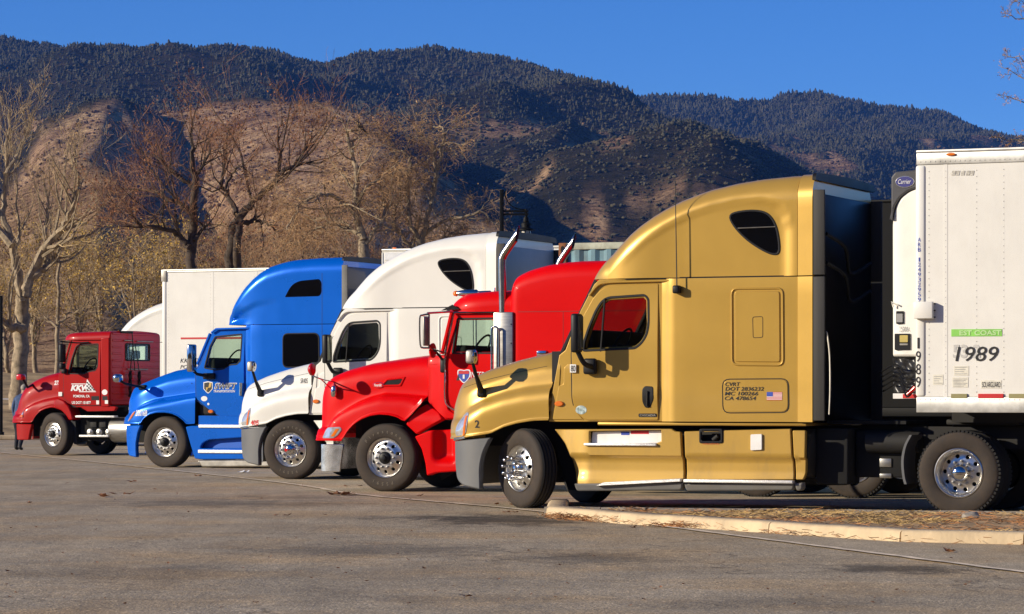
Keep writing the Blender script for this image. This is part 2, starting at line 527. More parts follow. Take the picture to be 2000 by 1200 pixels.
# ------------------------------------------------------------------ wheels
_wm = {}
def wheel(root, u, w0, style='steer', r=.507, steer=0., far=False, W=2.44, width=.275, letter=None, nuts='nut', tmat=None, simple=False, hub=None):
    """tyre (part) > rim, hub, lug nuts (sub-parts); outer face at w0; far = on the other side, facing away"""
    key = (style, r, width, nuts)
    h = width/2
    tm = tmat or m_tyre
    if key not in _wm:
        d = {}
        t = MB(); rr = r
        prof = [(.292, -h+.035), (.300, -h+.018), (.325, -h+.006), (.40, -h-.004), (.455, -h+.004), (.478, -h+.012), (rr-.014, -h+.03), (rr-.004, -h+.045)]
        for q in (-.6, -.2, .2, .6):
            wq = q*h*.9
            prof += [(rr, wq-.020), (rr-.014, wq-.014 if False else wq-.016), (rr-.014, wq+.016 if False else wq-.006), (rr, wq-.002)] if False else [(rr, wq-.012), (rr-.013, wq-.008), (rr-.013, wq+.008), (rr, wq+.012)]
        prof += [(rr-.004, h-.045), (.478, h-.012), (.40, h+.004), (.30, h-.018), (.292, h-.035)]
        t.lathe(prof, n=56, close=False)
        t.f = [f for f in t.f if len(f) == 4]
        if style == 'drive':       # lugs on the shoulder of the tread
            for k in range(64):
                a = 2*math.pi*k/64
                b = MB().box(-.015, .015, -h+.016, -h+.075, rr-.03, rr+.001)
                t.add([(x*math.cos(a)-z*math.sin(a), y, x*math.sin(a)+z*math.cos(a)) for x, y, z in b.v], b.f)
        d['tyre'] = t
        rm = MB()
        holes = [ellipse(.203*math.cos(2*math.pi*(k+.5)/10), .203*math.sin(2*math.pi*(k+.5)/10), .026, .026, 10) for k in range(10)]
        if style == 'steer':
            wf = lambda x, z: -h+.052-.045*sstep(.25, .16, math.hypot(x, z))
            panel(rm, ellipse(0, 0, .258, .258, 48), holes, wf=wf, thick=.02, cham=.003, grid=.035)
            rm.lathe([(.258, -h+.052), (.268, -h+.03), (.278, -h+.012), (.290, -h+.006), (.296, -h+.014), (.296, -h+.05), (.262, -h+.09), (.262, h-.03)], n=48)
            wn_, hubr = -h+.007, .082
        else:
            wf = lambda x, z: -h+.155-.02*sstep(.25, .15, math.hypot(x, z))
            panel(rm, ellipse(0, 0, .240, .240, 48), holes, wf=wf, thick=.02, cham=.003, grid=.035)
            rm.lathe([(.240, -h+.157), (.243, -h+.10), (.252, -h+.04), (.268, -h+.02), (.285, -h+.004), (.296, -h+.012), (.296, -h+.05), (.262, -h+.09), (.262, h-.03)], n=48)
            wn_, hubr = -h+.135, .105
        rm.f = [f for f in rm.f if len(f) < 20]
        d['rim'] = rm
        bk = MB().lathe([(.25, -h+.20), (.24, -h+.21), (.1, -h+.215), (0.0, -h+.215)], n=24)
        d['back'] = bk
        hb = MB()
        if style == 'steer':
            hb.lathe([(hubr+.012, wn_), (hubr+.012, wn_-.012), (hubr, wn_-.02), (hubr, wn_-.045), (hubr-.012, wn_-.058), (hubr*.55, wn_-.062), (hubr*.5, wn_-.085), (hubr*.3, wn_-.09), (0, wn_-.09)], n=28)
        else:
            hb.lathe([(hubr+.01, wn_), (hubr, wn_-.03), (hubr, wn_-.075), (hubr*.93, wn_-.10), (hubr*.78, wn_-.125), (hubr*.5, wn_-.145), (hubr*.2, wn_-.152), (0, wn_-.153)], n=28)
        d['hub'] = hb
        nt = MB()
        if nuts == 'spike':
            nt.lathe([(.020, 0), (.020, -.03), (.017, -.05), (.017, -.135), (.022, -.14), (.022, -.165), (.012, -.172), (0, -.173)], n=10)
        elif nuts == 'cap':
            nt.lathe([(.024, 0), (.024, -.025), (.02, -.05), (.010, -.065), (0, -.068)], n=10)
        else:
            nt.lathe([(.019, 0), (.019, -.028), (.010, -.030), (.010, -.045), (0, -.046)], n=6)
        d['nut'] = nt
        d['nutw'] = wn_
        _wm[key] = (d, {})
    d, me = _wm[key]
    def get(k, nm, mat, parent):
        kk = (k, mat.name)
        if kk not in me:
            o = d[k].build(nm, mat, parent, angle=40, recalc=True); me[kk] = o.data; return o
        o = bpy.data.objects.new(nm, me[kk]); return link(o, parent)
    t = get('tyre', 'tyre', tm, root)
    if len(t.data.materials) == 1:            # dusty walls, black running surface
        t.data.materials.append(m_tyreblk)
        for p in t.data.polygons:
            if math.hypot(p.center.x, p.center.z) > r-.020: p.material_index = 1
    t.location = (u, (w0+h) if not far else W-w0-h, r)
    t.rotation_euler = (0, random.uniform(0, .6) if not letter else 0, steer+(math.pi if far else 0))
    if far and simple:
        get('back', 'brake_drum', m_void, t); return t
    rmx = m_alu
    get('rim', 'rim', rmx, t)
    get('back', 'brake_drum', m_void, t)
    get('hub', 'hub', hub or (m_chrome if style == 'drive' else m_black), t)
    if not far:
        for k in range(10):
            a = 2*math.pi*k/10
            n_ = get('nut', 'lug_nut', (m_chrome if nuts != 'nut' else m_steel), t)
            n_.location = (.1425*math.cos(a), d['nutw'], .1425*math.sin(a))
    if letter:
        lm = MB(); 
        for word, a0, rad in letter:
            n = len(word)
            for i, ch in enumerate(word):
                if ch == ' ': continue
                a = R(a0-(i-(n-1)/2)*11.5)
                vs, fs = text_mesh(ch, 0., .02)
                A = np.array(vs); mn, mx = A.min(0), A.max(0)
                pts = []
                for x, y in vs:
                    x = (x-(mn[0]+mx[0])/2)*.068; y = y*.066-.02
                    pts.append(((rad+y)*math.cos(a)+x*math.sin(a), -h-.0065, (rad+y)*math.sin(a)-x*math.cos(a)))
                lm.add(pts, fs)
        lm.build('tyre_lettering', m_tyreletter, t, smooth=False)
    return t

def chassis(root, u0, u1, W=2.44, z=.78, axles=(), fifth=None):
    c = MB()
    for w in (.78, W-.78-.09): c.box(u0, u1, w, w+.09, z, z+.27)
    u = u0+.2
    while u < u1: c.box(u, u+.08, .8, W-.8, z+.05, z+.22); u += .9
    c.build('frame_rail', m_dark, root, smooth=False)
    e = MB().box(u0+.35, min(u0+2.3, u1), .80, W-.80, .52, 1.22, .05)
    e.build('engine_block', m_void, root)
    for a in axles:
        MB().lathe([(.07, .25), (.07, W-.25)], c=(a, 0, .5), n=10).lathe([(.0, .9), (.2, .95), (.2, W-.95), (0, W-.9)], c=(a, 0, .5), n=14).build('axle', m_dark, root)
    if fifth is not None:
        f = MB().box(fifth-.45, fifth+.45, .72, W-.72, z+.29, z+.36, .02).box(fifth-.2, fifth+.2, .85, W-.85, z+.27, z+.29)
        f.build('fifth_wheel', m_dark, root)

def seats(root, u, W, z, wheelpos=None):
    for w in (.42, W-.42-.5):
        s = MB().box(u-.5, u, w, w+.5, z, z+.16, .04).box(u-.12, u+.05, w+.02, w+.48, z+.14, z+.78, .05).box(u-.06, u+.06, w+.12, w+.38, z+.80, z+1.0, .04).box(u-.4, u-.1, w+.1, w+.4, z-.4, z)
        s.build('seat', m_seat, root)
    if wheelpos:
        (a, b, zz) = wheelpos
        st = MB(); pts = []
        for k in range(25):
            t = 2*math.pi*k/24
            y, x = .23*math.cos(t), .23*math.sin(t)
            pts.append((a+x*.5, b+y, zz+x*.86))
        st.tube(pts, .016, 6, cap=False)
        st.tube([(a, b-.22, zz), (a, b+.22, zz)], .014, 5).tube([(a, b, zz), (a-.35, b, zz-.35)], .03, 6)
        st.build('steering_wheel', m_black, root)

def shield(u, z, r):
    return crom([(u-r, z+.75*r), (u-.5*r, z+.9*r), (u, z+.8*r), (u+.5*r, z+.9*r), (u+r, z+.75*r), (u+.95*r, z-.1*r), (u+.5*r, z-.75*r), (u, z-1.1*r), (u-.5*r, z-.75*r), (u-.95*r, z-.1*r)], 3, closed=True)

# ------------------------------------------------------------------ sleeper tractor with a high rounded roof (gold and cream)
GF = Frame(1020, 155.0)
def rounded_tractor(root, pm, pmlow, gold):
    g = GF; W = 2.44
    L, P, U, Z = g.L, g.P, g.u, g.z
    # --- hood
    top = interp(P([(889, 800), (893, 776), (897, 762), (903, 747), (915, 739), (930, 733), (960, 721), (990, 711), (1020, 702), (1060, 692), (1082, 687)], .50))
    lip = interp(P([(880, 858), (893, 857), (958, 847), (972, 840), (985, 834), (1010, 827), (1040, 822), (1076, 821)]))
    cre = interp(P([(890, 822), (908, 803), (925, 794), (940, 786), (980, 772), (1020, 763), (1075, 757)]))
    u0, u1 = L(889, 800, .5)[0], U(1071)
    ctrl = [(.0, 'b', 0.), (-.004, 'b', .015), (.012, 'b', .03), (.008, 'b', .10), (.0, 'c', -.16), (.02, 'c', -.07), (.06, 'c', -.015), (.115, 'c', .025),
            (.14, 'c', .08), (.165, 'm', 0.), (.22, 't', -.15), (.27, 't', -.10), (.37, 't', -.035), (.55, 't', 0.), (.85, 't', .015)]
    def inset(u):
        t = min(1, max(0, (u0+.62-u)/.62)); return .42*(1-math.sqrt(max(0, 1-t**2.2)))
    us = [u0+.001+(u1-u0)*(k/34)**1.5 for k in range(35)]
    h = MB(); loft(h, hood_secs(us, top, lip, cre, ctrl, inset, W), True, False)
    hood = h.build('hood', pm, root, angle=60)
    hw = bvh_w(hood)
    # hairline seam along the hood shoulder
    sm_ = MB(); pts = densify(P([(903, 758), (960, 741), (1020, 727), (1073, 716)], .26), .05, False)
    for a, b in zip(pts[:-1], pts[1:]):
        sm_.add([(a[0], hw(*a)-.001, a[1]), (b[0], hw(*b)-.001, b[1]), (b[0], hw(b[0], b[1]+.006)-.001, b[1]+.006), (a[0], hw(a[0], a[1]+.006)-.001, a[1]+.006)], [(0, 1, 2, 3)])
    pair(sm_, 'hood_seam', m_dark, root, W, smooth=False)
    # grille on the front face
    gr = MB()
    for k in range(6): gr.box(u0-.012+.004*k, u0+.03+.012*k, .55, W-.55, 1.0+.065*k, 1.03+.065*k)
    gr.build('grille', m_chrome, root, smooth=False)
    # headlight
    hl = MB(); o_ = fillet(P([(884, 853), (887, 832), (896, 815), (907, 805), (915, 806), (917, 818), (910, 850)], .05), .05)
    panel(hl, o_, wf=lambda u, z: hw(u, z, .35)-.008, thick=.03, cham=.006, grid=.04)
    ho = pair(hl, 'headlight', m_lamp, root, W)
    am = MB(); panel(am, P([(903, 851), (909, 812), (914, 812), (908, 850)], .05), wf=lambda u, z: hw(u, z, .3)-.014, thick=.01, cham=.003, grid=.04)
    am.build('turn_signal', m_amber, root)
    ch = MB(); panel(ch, P([(879, 862), (879, 856), (907, 852), (907, 857)], .03), wf=lambda u, z: inset(u)-.005, thick=.06, cham=.005, grid=.05)
    pair(ch, 'headlight_trim', m_chrome, root, W)
    # bumper: near and far corners and the front beam
    bp = MB(); ol = fillet(P([(879, 862), (957, 855), (950, 868), (942, 885), (936, 912), (937, 957), (899, 949), (885, 937), (880, 905)]), [.02, .02, .1, .1, .1, .02, .06, .08, .08])
    panel(bp, ol, wf=lambda u, z: inset(u)+.015-.03*sstep(1.0, .8, z)*0, thick=.10, cham=.018, grid=.06)
    pair(bp, 'bumper_corner', m_grey, root, W)
    bb = MB(); ub = U(880)
    loft(bb, [[(ub+.02+.25*abs(t)**4, W/2+t*(W/2-.42), z) for z in (.28, .45, .86)] for t in np.linspace(-1, 1, 13)], False, False)
    bb.build('bumper', m_grey, root)
    # --- cowl between hood and door
    cw = MB(); ol = P([(1091, 690), (1098, 683), (1112, 672), (1118, 690), (1116, 760), (1119, 790), (1126, 806), (1138, 821), (1075, 821), (1080, 795), (1087, 757)])
    vent = P([(1089, 713), (1105, 711), (1098, 718), (1097, 750), (1086, 754)])
    panel(cw, fillet(ol, .015), [fillet(vent, .02)], wf=lambda u, z: .045+.05*sstep(1.75, 2.0, z), thick=.10, cham=.014, grid=.07)
    pair(cw, 'cowl', pm, root, W)
    vb = MB(); panel(vb, P([(1082, 705), (1112, 705), (1112, 758), (1080, 758)]), wf=.10, thick=.05); pair(vb, 'cowl_vent', m_void, root, W)
    fl = MB().box(u1+.0, U(1108), .12, W-.12, Z(1085, 700, .3)-.3, Z(1090, 687, .3)); fl.build('scuttle', m_black, root)
    mk = MB(); panel(mk, ellipse(*L(1090, 789), .062, .035, 16), wf=.02, thick=.03, cham=.012); pair(mk, 'side_marker', m_amber, root, W)
    # --- cab shell and door, both with the window cut through
    dz0 = 822
    win = fillet(P([(1139, 685), (1141, 668), (1150, 640), (1163, 608), (1174, 590), (1186, 582), (1258, 577), (1265, 584), (1266, 635), (1262, 655), (1252, 671), (1240, 680)], .03), [.03, .03, .03, .05, .06, .05, .06, .06, .1, .05, .05, .03])
    shell = P([(1092, 694), (1104, 684), (1133, 608), (1160, 556), (1170, 546), (1310, 542), (1310, 824), (1072, 824), (1078, 770)], .055)
    cs = MB(); panel(cs, shell, [offset(ccw(win), .03)], wf=.055, thick=.05, cham=.01); pair(cs, 'cab_side', pm, root, W)
    door = fillet(P([(1116, 690), (1121, 668), (1138, 618), (1159, 579), (1176, 563), (1198, 557), (1285, 554), (1285, dz0-1), (1143, dz0-1), (1131, 812), (1122, 800), (1118, 780)], .03), [.02, .02, .03, .06, .06, .05, .02, .02, .05, .06, .06, .06])
    zc = Z(1200, 772)
    dwf = lambda u, z: .028-.012*math.exp(-((z-zc)/.10)**2)+.012*sstep(zc-.05, zc-.3, z)+.02*sstep(2.0, 2.8, z)
    dm = MB(); panel(dm, door, [win], wf=dwf, thick=.03, cham=.008, grid=.07)
    pair(dm, 'door', pm, root, W)
    ds = MB(); panel(ds, offset(ccw(door), -.016), [offset(ccw(door), .02)], wf=lambda u, z: dwf(u, z)+.016, thick=.02, cham=.002); pair(ds, 'door_gap_shade', m_black, root, W)  # black ring drawn for the shade in the door gap
    gk = MB(); panel(gk, offset(ccw(win), -.018), [offset(ccw(win), .012)], wf=lambda u, z: dwf(u, z)-.004, thick=.02, cham=.004); pair(gk, 'window_seal', m_black, root, W)
    gl = MB(); panel(gl, win, wf=lambda u, z: dwf(u, z)+.02, thick=.006, cham=.001, grid=.2); pair(gl, 'door_window', m_glassdk, root, W)
    dv = MB(); dv.tube([(L(1181, 583, .03)[0], .036, L(1181, 583, .03)[1]), (L(1173, 687, .03)[0], .036, L(1173, 687, .03)[1])], .014, 6); pair(dv, 'window_divider', m_black, root, W)
    hd = MB(); panel(hd, fillet(P([(1253, 760), (1258, 754), (1275, 755), (1276, 780), (1268, 798), (1258, 797), (1253, 785)]), .03), wf=lambda u, z: dwf(u, z)-.006, thick=.02, cham=.01, grid=.05); pair(hd, 'door_handle', m_black, root, W)
    hb = MB(); a, b = L(1264, 764), L(1263, 794); hb.tube([(a[0], dwf(*a)-.02, a[1]), (b[0], dwf(*b)-.025, b[1])], .012, 6).build('handle_lever', m_dark, root)
    # drip rail
    dr = MB(); pts = P([(1150, 577), (1164, 560), (1176, 553), (1200, 551), (1312, 548)], .02); dr.tube([(p[0], .03, p[1]) for p in crom(pts, 4)], .016, 6); pair(dr, 'drip_rail', pm, root, W)
    # windscreen
    wsn = MB(); secs = []
    b0, t0 = L(1101, 690, .10), L(1166, 548, .12)
    for k in range(13):
        w = .10+(W-.20)*k/12; q = 1-((w-W/2)/(W/2-.1))**2
        secs.append([(b0[0]+(t0[0]-b0[0])*t-.30*q, w, b0[1]+(t0[1]-b0[1])*t) for t in (0, .25, .5, .75, 1)])
    loft(wsn, secs, False, False, flip=True); wsn.build('windscreen', m_glassdk, root)
    for w in (.09, W-.09):
        MB().tube([(b0[0]-.02, w, b0[1]), (t0[0]-.0, w, t0[1])], .028, 6).build('windscreen_pillar', m_black, root)
    # cab inside
    zf = Z(1200, 815)
    MB().box(U(1110), U(1300), .12, W-.12, zf-.05, zf).build('cab_floor', m_cabin, root)
    MB().box(U(1105), U(1150), .12, W-.12, zf, Z(1120, 644), .05).build('dashboard', m_cabin, root)
    MB().box(U(1310), U(1312), .1, W-.1, zf, Z(1200, 548)).build('cab_bulkhead', m_cabin, root, smooth=False)
    MB().box(U(1170), U(1312), .1, W-.1, Z(1200, 548)-.02, Z(1200, 548)).build('headliner', m_tan, root, smooth=False)
    seats(root, U(1268), W, zf+.32, (U(1178), .62, Z(1190, 672)))
    # --- lower sleeper wall
    zs = Z(1400, 542); zb = Z(1400, 824)
    ue = U(1558)
    stn = [(U(1290), .05), (U(1296), .042), (U(1303), .022), (U(1311), .004), (U(1320), 0.)]+[(U(1320)+(ue-U(1320))*k/10, 0.) for k in range(1, 11)]
    sl = MB(); loft(sl, [body_sec(u, zb, zs-.006, wi, .006, W) for u, wi in stn]); sl.build('sleeper', pm, root, angle=40)
    # --- roof fairing
    topf = interp(P([(1166, 549), (1172, 538), (1178, 528), (1187, 514), (1200, 498), (1216, 481), (1240, 457), (1262, 439), (1285, 423), (1310, 408), (1340, 393), (1370, 381), (1400, 371), (1450, 359), (1500, 351), (1560, 345), (1600, 344)], .36))
    un, ux = L(1166, 549, .36)[0]+.002, U(1557)
    brow = P([(1200, 532), (1262, 470), (1300, 443), (1350, 416), (1400, 398), (1445, 390), (1490, 391), (1520, 402), (1536, 425), (1543, 470), (1544, 541)])
    bx = [p[0] for p in brow]; bz = [p[1] for p in brow]
    def disp(u, z):
        if u < bx[0] or u > bx[-1]+.05: return 0.
        zz = float(np.interp(u, bx, bz)); d = zz-z
        return .032*sstep(-.05, .07, d)*sstep(bx[0], bx[0]+1.0, u)*sstep(bx[-1]+.03, bx[-1]-.10, u)
    secs = []
    for k in range(60):
        u = un+(ux-un)*(k/59)**1.35
        t = min(1, max(0, (un+.9-u)/.9)); wi = .30*(1-math.sqrt(max(0, 1-t**2.4)))
        zt = topf(u)
        secs.append(body_sec(u, zs+.006, max(zt, zs+.02), wi, .30, W, crown=.03, ns=22, disp=disp))
    rf = MB(); loft(rf, secs); roof = rf.build('roof_fairing', pm, root, angle=60)
    rw = bvh_w(roof)
    MB().box(un+.5, ux-.02, .03, W-.03, zs-.01, zs+.012).build('roof_seam', m_void, root, smooth=False)
    # roof window
    rwin = crom(P([(1426, 425), (1435, 417), (1465, 413), (1490, 416), (1505, 428), (1515, 452), (1519, 488), (1510, 495), (1489, 487), (1460, 468), (1437, 445)]), 4, closed=True)
    wd = MB(); panel(wd, rwin, wf=lambda u, z: rw(u, z)-.006, thick=.02, cham=.008, grid=.1); wo = pair(wd, 'roof_window', m_priv, root, W)
    wd = MB(); panel(wd, offset(ccw(rwin), -.022), [offset(ccw(rwin), .004)], wf=lambda u, z: rw(u, z)-.010, thick=.02, cham=.006, grid=.1); pair(wd, 'roof_window_seal', m_black, root, W)
    a, b = L(1440, 446), L(1513, 443); MB().tube([(a[0], rw(*a)-.014, a[1]), (b[0], rw(*b)-.014, b[1])], .006, 4).build('window_bar', m_alu_dull, root)
    # rear edge strip and rubber side extender
    for nm, za, zbm, ww in (('upper', zs+.006, None, 0), ('lower', zb, zs-.006, 0)):
        st = MB(); secs = []
        for k in range(7):
            u = ue+.004+(U(1588)-ue)*k/6
            zt = topf(min(u, ux))+.012 if zbm is None else zbm
            secs.append(body_sec(u, za, zt, -.012-.03*(k/6), .30 if zbm is None else .006, W, ns=8))
        loft(st, secs); st.build('rear_edge_fairing', pm, root, angle=50)
    zr0, zr1 = Z(1600, 822), Z(1600, 371)
    for a_, b_ in ((zr0, zs-.01), (zs+.01, zr1)):
        ex = MB().box(U(1589), U(1612), -.035, .0, a_, b_, .008); pair(ex, 'side_extender', m_rubber, root, W)
    # back wall with panel ribs, and the black cap on the roof's rear edge
    bw = MB().box(U(1586), U(1588)+.02, .03, W-.03, zb, topf(ux)-.22, .01); bw.build('rear_wall', M('glossy black rear wall', (.007, .006, .005), .35, spec=.12) if gold else M('shaded white rear wall', (.38, .38, .38), .5), root)  # cream tractor: white wall toned down to grey for its shade
    cap = MB(); secs = [[(p[0], p[1], p[2]+.008) for p in body_sec(u, topf(ux)-.085, topf(ux)+.006, -.045, .30, W, ns=2)] for u in (U(1588)+.004, U(1588)+.05)]
    loft(cap, secs); cap.build('roof_rear_trim', m_black, root)
    # tubes on the back wall
    if gold:
        tb = MB()
        for k, zz in enumerate((2.9, 2.55)):
            tb.tube(crom([(U(1590)+.06, .3, zz+.5), (U(1590)+.15, .8, zz+.35), (U(1590)+.1, 1.2, zz+.05), (U(1590)+.15, 1.9, zz+.2)], 5), .025, 6)
        tb.build('air_hose', m_void, root)
        MB().tube(crom([(U(1620), -.01, 1.2), (U(1622), -.015, 1.5), (U(1621), -.01, 1.9), (U(1616), 0., 2.15), (U(1612), .03, 2.2)], 4), .01, 5).build('grab_handle', m_alu_dull, root)
    # sleeper hatch: raised outer and inner frames, inset handle
    ht = MB(); o1 = fillet(P([(1427, 562), (1531, 561), (1532, 716), (1428, 715)]), .09); o2 = offset(ccw(o1), .055)
    panel(ht, o1, [offset(ccw(o1), .028)], wf=-.014, thick=.03, cham=.012); panel(ht, offset(ccw(o1), .05), wf=-.012, thick=.03, cham=.010)
    pair(ht, 'sleeper_hatch', pm, root, W)
    hh = MB(); o3 = fillet(P([(1470, 619), (1491, 618), (1491, 660), (1471, 661)]), .03); panel(hh, o3, [offset(ccw(o3), .008)], wf=-.015, thick=.01, cham=.003); pair(hh, 'hatch_handle', m_dark, root, W)
    ip = MB(); o4 = fillet(P([(1410, 740), (1541, 739), (1542, 807), (1411, 808)]), .10); panel(ip, o4, [offset(ccw(o4), .012)], wf=-.004, thick=.02, cham=.002); pair(ip, 'baggage_door_seal', m_dark, root, W)
    ip = MB(); panel(ip, offset(ccw(o4), .016), wf=-.006, thick=.02, cham=.006); pair(ip, 'baggage_door', pm, root, W)
    # sill under cab and sleeper
    MB().box(U(1165), ue+.1, .03, W-.03, Z(1400, 832), zb-.01, .012).build('sill', pm, root)
    # --- skirts
    y0 = lambda x: 838+(x-1076)*.006
    crz = Z(1300, 893)
    swf = lambda u, z: .02+.055*sstep(crz+.012, crz-.03, z)-.03*sstep(.50, .36, z)
    sk = MB(); st_hole = fillet(P([(1150, 843), (1290, 840), (1290, 862), (1278, 867), (1150, 868)]), .01)
    o1 = fillet(P([(1076, 839), (1310, 838), (1318, 843), (1328, 844), (1333, 937), (1290, 940), (1170, 946), (1122, 948), (1118, 925), (1113, 908), (1106, 886), (1097, 867)]), .015)
    panel(sk, o1, [st_hole], wf=lambda u, z: swf(u, z)+.10*sstep(U(1150), U(1085), u), thick=.06, cham=.012, grid=.035); pair(sk, 'front_skirt', pmlow, root, W)
    sk = MB(); dh = fillet(P([(1367, 840), (1409, 840), (1409, 864), (1367, 864)]), .015)
    panel(sk, fillet(P([(1335, 843), (1370, 842), (1543, 838), (1548, 938), (1338, 938)]), .015), [dh], wf=swf, thick=.06, cham=.012, grid=.035); pair(sk, 'middle_skirt', pmlow, root, W)
    sk = MB(); panel(sk, fillet(P([(1546, 841), (1572, 841), (1570, 925), (1566, 938), (1551, 938)]), .02), wf=lambda u, z: swf(u, z)+.01, thick=.06, cham=.012, grid=.035); pair(sk, 'rear_skirt', pmlow, root, W)
    dh2 = MB(); panel(dh2, offset(ccw(dh), -.015), [offset(ccw(dh), .015)], wf=.005, thick=.03, cham=.01); pair(dh2, 'filler_recess', m_black, root, W)
    MB().box(U(1360), U(1415), .16, .2, Z(1380, 870), Z(1380, 838)).tube([(U(1388), .10, Z(1388, 860)), (U(1398), .09, Z(1388, 852))], .03, 8).build('filler_neck', m_dark, root)
    pl = MB(); panel(pl, P([(1152, 844), (1290, 841), (1290, 866), (1150, 867)]), wf=.09, thick=.02, cham=.004); pair(pl, 'step_plate', m_whitep, root, W)
    for x0, x1, y0, y1, mt in ((1213, 1229, 844, 850, m_bluep), (1232, 1267, 842, 848, m_redp)):
        if gold: st2 = MB(); panel(st2, P([(x0, y1), (x1, y1), (x1, y0), (x0, y0)], .085), wf=.086, thick=.003, cham=.0005); st2.build('step_sticker', mt, root)
    stp = MB().box(U(1141), U(1282), -.02, .10, Z(1200, 871), Z(1200, 866), .006); pair(stp, 'upper_step', m_tread, root, W)
    stp = MB(); a, b = L(1166, 946), L(1331, 938); panel(stp, [(a[0], a[1]-.02), (b[0], b[1]-.02), (b[0], b[1]+.02), (a[0]+.1, a[1]+.025)], wf=-.045, thick=.09, cham=.006); pair(stp, 'lower_step', m_tread, root, W)
    stp = MB().box(U(1337), U(1550), -.045, .05, Z(1400, 943), Z(1400, 937), .006); pair(stp, 'lower_step', m_tread, root, W)
    for xa, xb in ((1120, 1332), (1335, 1550), (1551, 1567)):
        lo = MB(); panel(lo, fillet(P([(xa, 945), (xb, 943), (xb-1, 958), (xa+3, 960)]), [.01, .01, .05, .05]), wf=lambda u, z: -.01+.25*max(0, .42-z), thick=.12, cham=.02, grid=.06); pair(lo, 'skirt_base', m_greylow, root, W)
    tk = MB().lathe([(0, -.9), (.28, -.88), (.30, -.86), (.30, .86), (.28, .88), (0, .9)], c=(U(1440), .42, .72), axis='x', n=20); tk.build('fuel_tank', m_dark, root)
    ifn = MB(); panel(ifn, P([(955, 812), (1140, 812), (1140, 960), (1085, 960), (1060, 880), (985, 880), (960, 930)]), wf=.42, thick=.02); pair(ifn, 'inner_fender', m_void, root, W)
    # --- mirrors
    mm = MB(); a, b = L(1127, 613, -.30), L(1127, 689, -.30)
    mm.box(a[0]-.055, a[0]+.045, -.40, -.20, b[1], a[1], .03); pair(mm, 'mirror', m_black, root, W)
    gm = MB().box(a[0]+.046, a[0]+.05, -.385, -.215, b[1]+.03, a[1]-.03); pair(gm, 'mirror_glass', m_chrome, root, W, smooth=False)
    ar = MB(); c0, c1, c2 = L(1128, 690, -.28), L(1142, 710, -.2), L(1158, 717, -.05)
    ar.tube(crom([(c0[0], -.29, c0[1]+.03), (c1[0], -.22, c1[1]), (c2[0], -.06, c2[1])], 4), [.032]*9, 8); pair(ar, 'mirror_arm', m_black, root, W)
    mbs = MB(); c3 = L(1155, 716); mbs.box(c3[0]-.09, c3[0]+.08, -.075, .02, c3[1]-.10, c3[1]+.10, .03); pair(mbs, 'mirror_base', m_black, root, W)
    p0, p1, p2 = L(938, 766, .1), L(929, 735, -.12), L(923, 708, -.20)
    hm = MB().tube([(p0[0], hw(*p0)-.01, p0[1]), (p1[0], -.10, p1[1]), (p2[0], -.20, p2[1])], [.045, .026, .022], 8).box(p0[0]-.06, p0[0]+.06, hw(*p0)-.05, hw(*p0)+.06, p0[1]-.07, p0[1]+.05, .03)
    pair(hm, 'hood_mirror_arm', m_black, root, W)
    q = L(923, 697, -.22)
    hd = MB().box(q[0]-.075, q[0]+.035, -.29, -.15, q[1]-.085, q[1]+.085, .03); pair(hd, 'hood_mirror', m_alu_dull, root, W)
    hg = MB().lathe([(.0, -.03), (.05, -.025), (.085, -.008), (.09, 0)], c=(q[0]+.06, -.22, q[1]), axis='x', n=16)
    hg.v = [(x+.0, -.22+(y+.22)*.9, z) if True else 0 for x, y, z in hg.v]
    hg.v = [(2*(q[0]+.045)-x, y, z) for x, y, z in hg.v]; pair(hg, 'hood_mirror_glass', m_chrome, root, W, recalc=True)
    # --- antenna
    ab = L(1325, 566)
    if gold:
        MB().box(ab[0]-.045, ab[0]+.045, -.11, .0, ab[1]-.05, ab[1]+.05, .02).build('antenna_mount', m_black, root)
        at = L(1319, 355, -.08); MB().tube([(L(1322, 560, -.08)[0], -.08, ab[1]+.04), (at[0], -.085, at[1])], [.008, .005], 5).build('antenna', m_black, root)
    # --- wheels and chassis
    chassis(root, U(900), U(2010), W, axles=(.0, U(1873)), fifth=U(1873)+.1)
    return dict(hw=hw, dwf=dwf, rw=rw, W=W)

# gold tractor
g = GF
gold = thing('semi_truck', 'gold semi tractor with rounded high roof, nearest of the trucks, its front wheel turned', 'semi truck', (GF.X0, GF.Y0, 0), YAW, 'semi trucks parked in a row')
info = rounded_tractor(gold, m_gold, m_goldlow, True)
W_ = info['W']; hw, dwf = info['hw'], info['dwf']
wheel(gold, GF.L(1030, 900, .15)[0], .02, 'steer', steer=R(-33), nuts='spike', hub=m_chrome)
wheel(gold, GF.L(1030, 900, .15)[0], .02, 'steer', steer=R(-33), far=True, nuts='spike', simple=True, tmat=m_tyreblk)
wheel(gold, GF.u(1873, .0), -.03, 'drive', width=.28)
wheel(gold, GF.u(1873, .0), -.03, 'drive', width=.28, far=True, simple=True, tmat=m_tyreblk)
for w in (.30, W_-.58):
    t = wheel(gold, GF.u(1873), w, 'drive', far=True, W=w*2+.28, simple=True, tmat=m_tyreblk)
mf = MB(); pts = crom(GF.P([(1776, 850), (1765, 872), (1760, 900), (1762, 930), (1766, 946)]), 4)
loft(mf, [[(p[0], w, p[1]) for w in (.0, .55)] for p in pts], False, False); loft(mf, [[(p[0]+.02, w, p[1]) for w in (.0, .55)] for p in pts], False, False, flip=True)
loft(mf, [[(p[0], .0, p[1]), (p[0]+.03, .0, p[1])] for p in pts], False, False)
pair(mf, 'mudguard', m_grey, gold, W_)
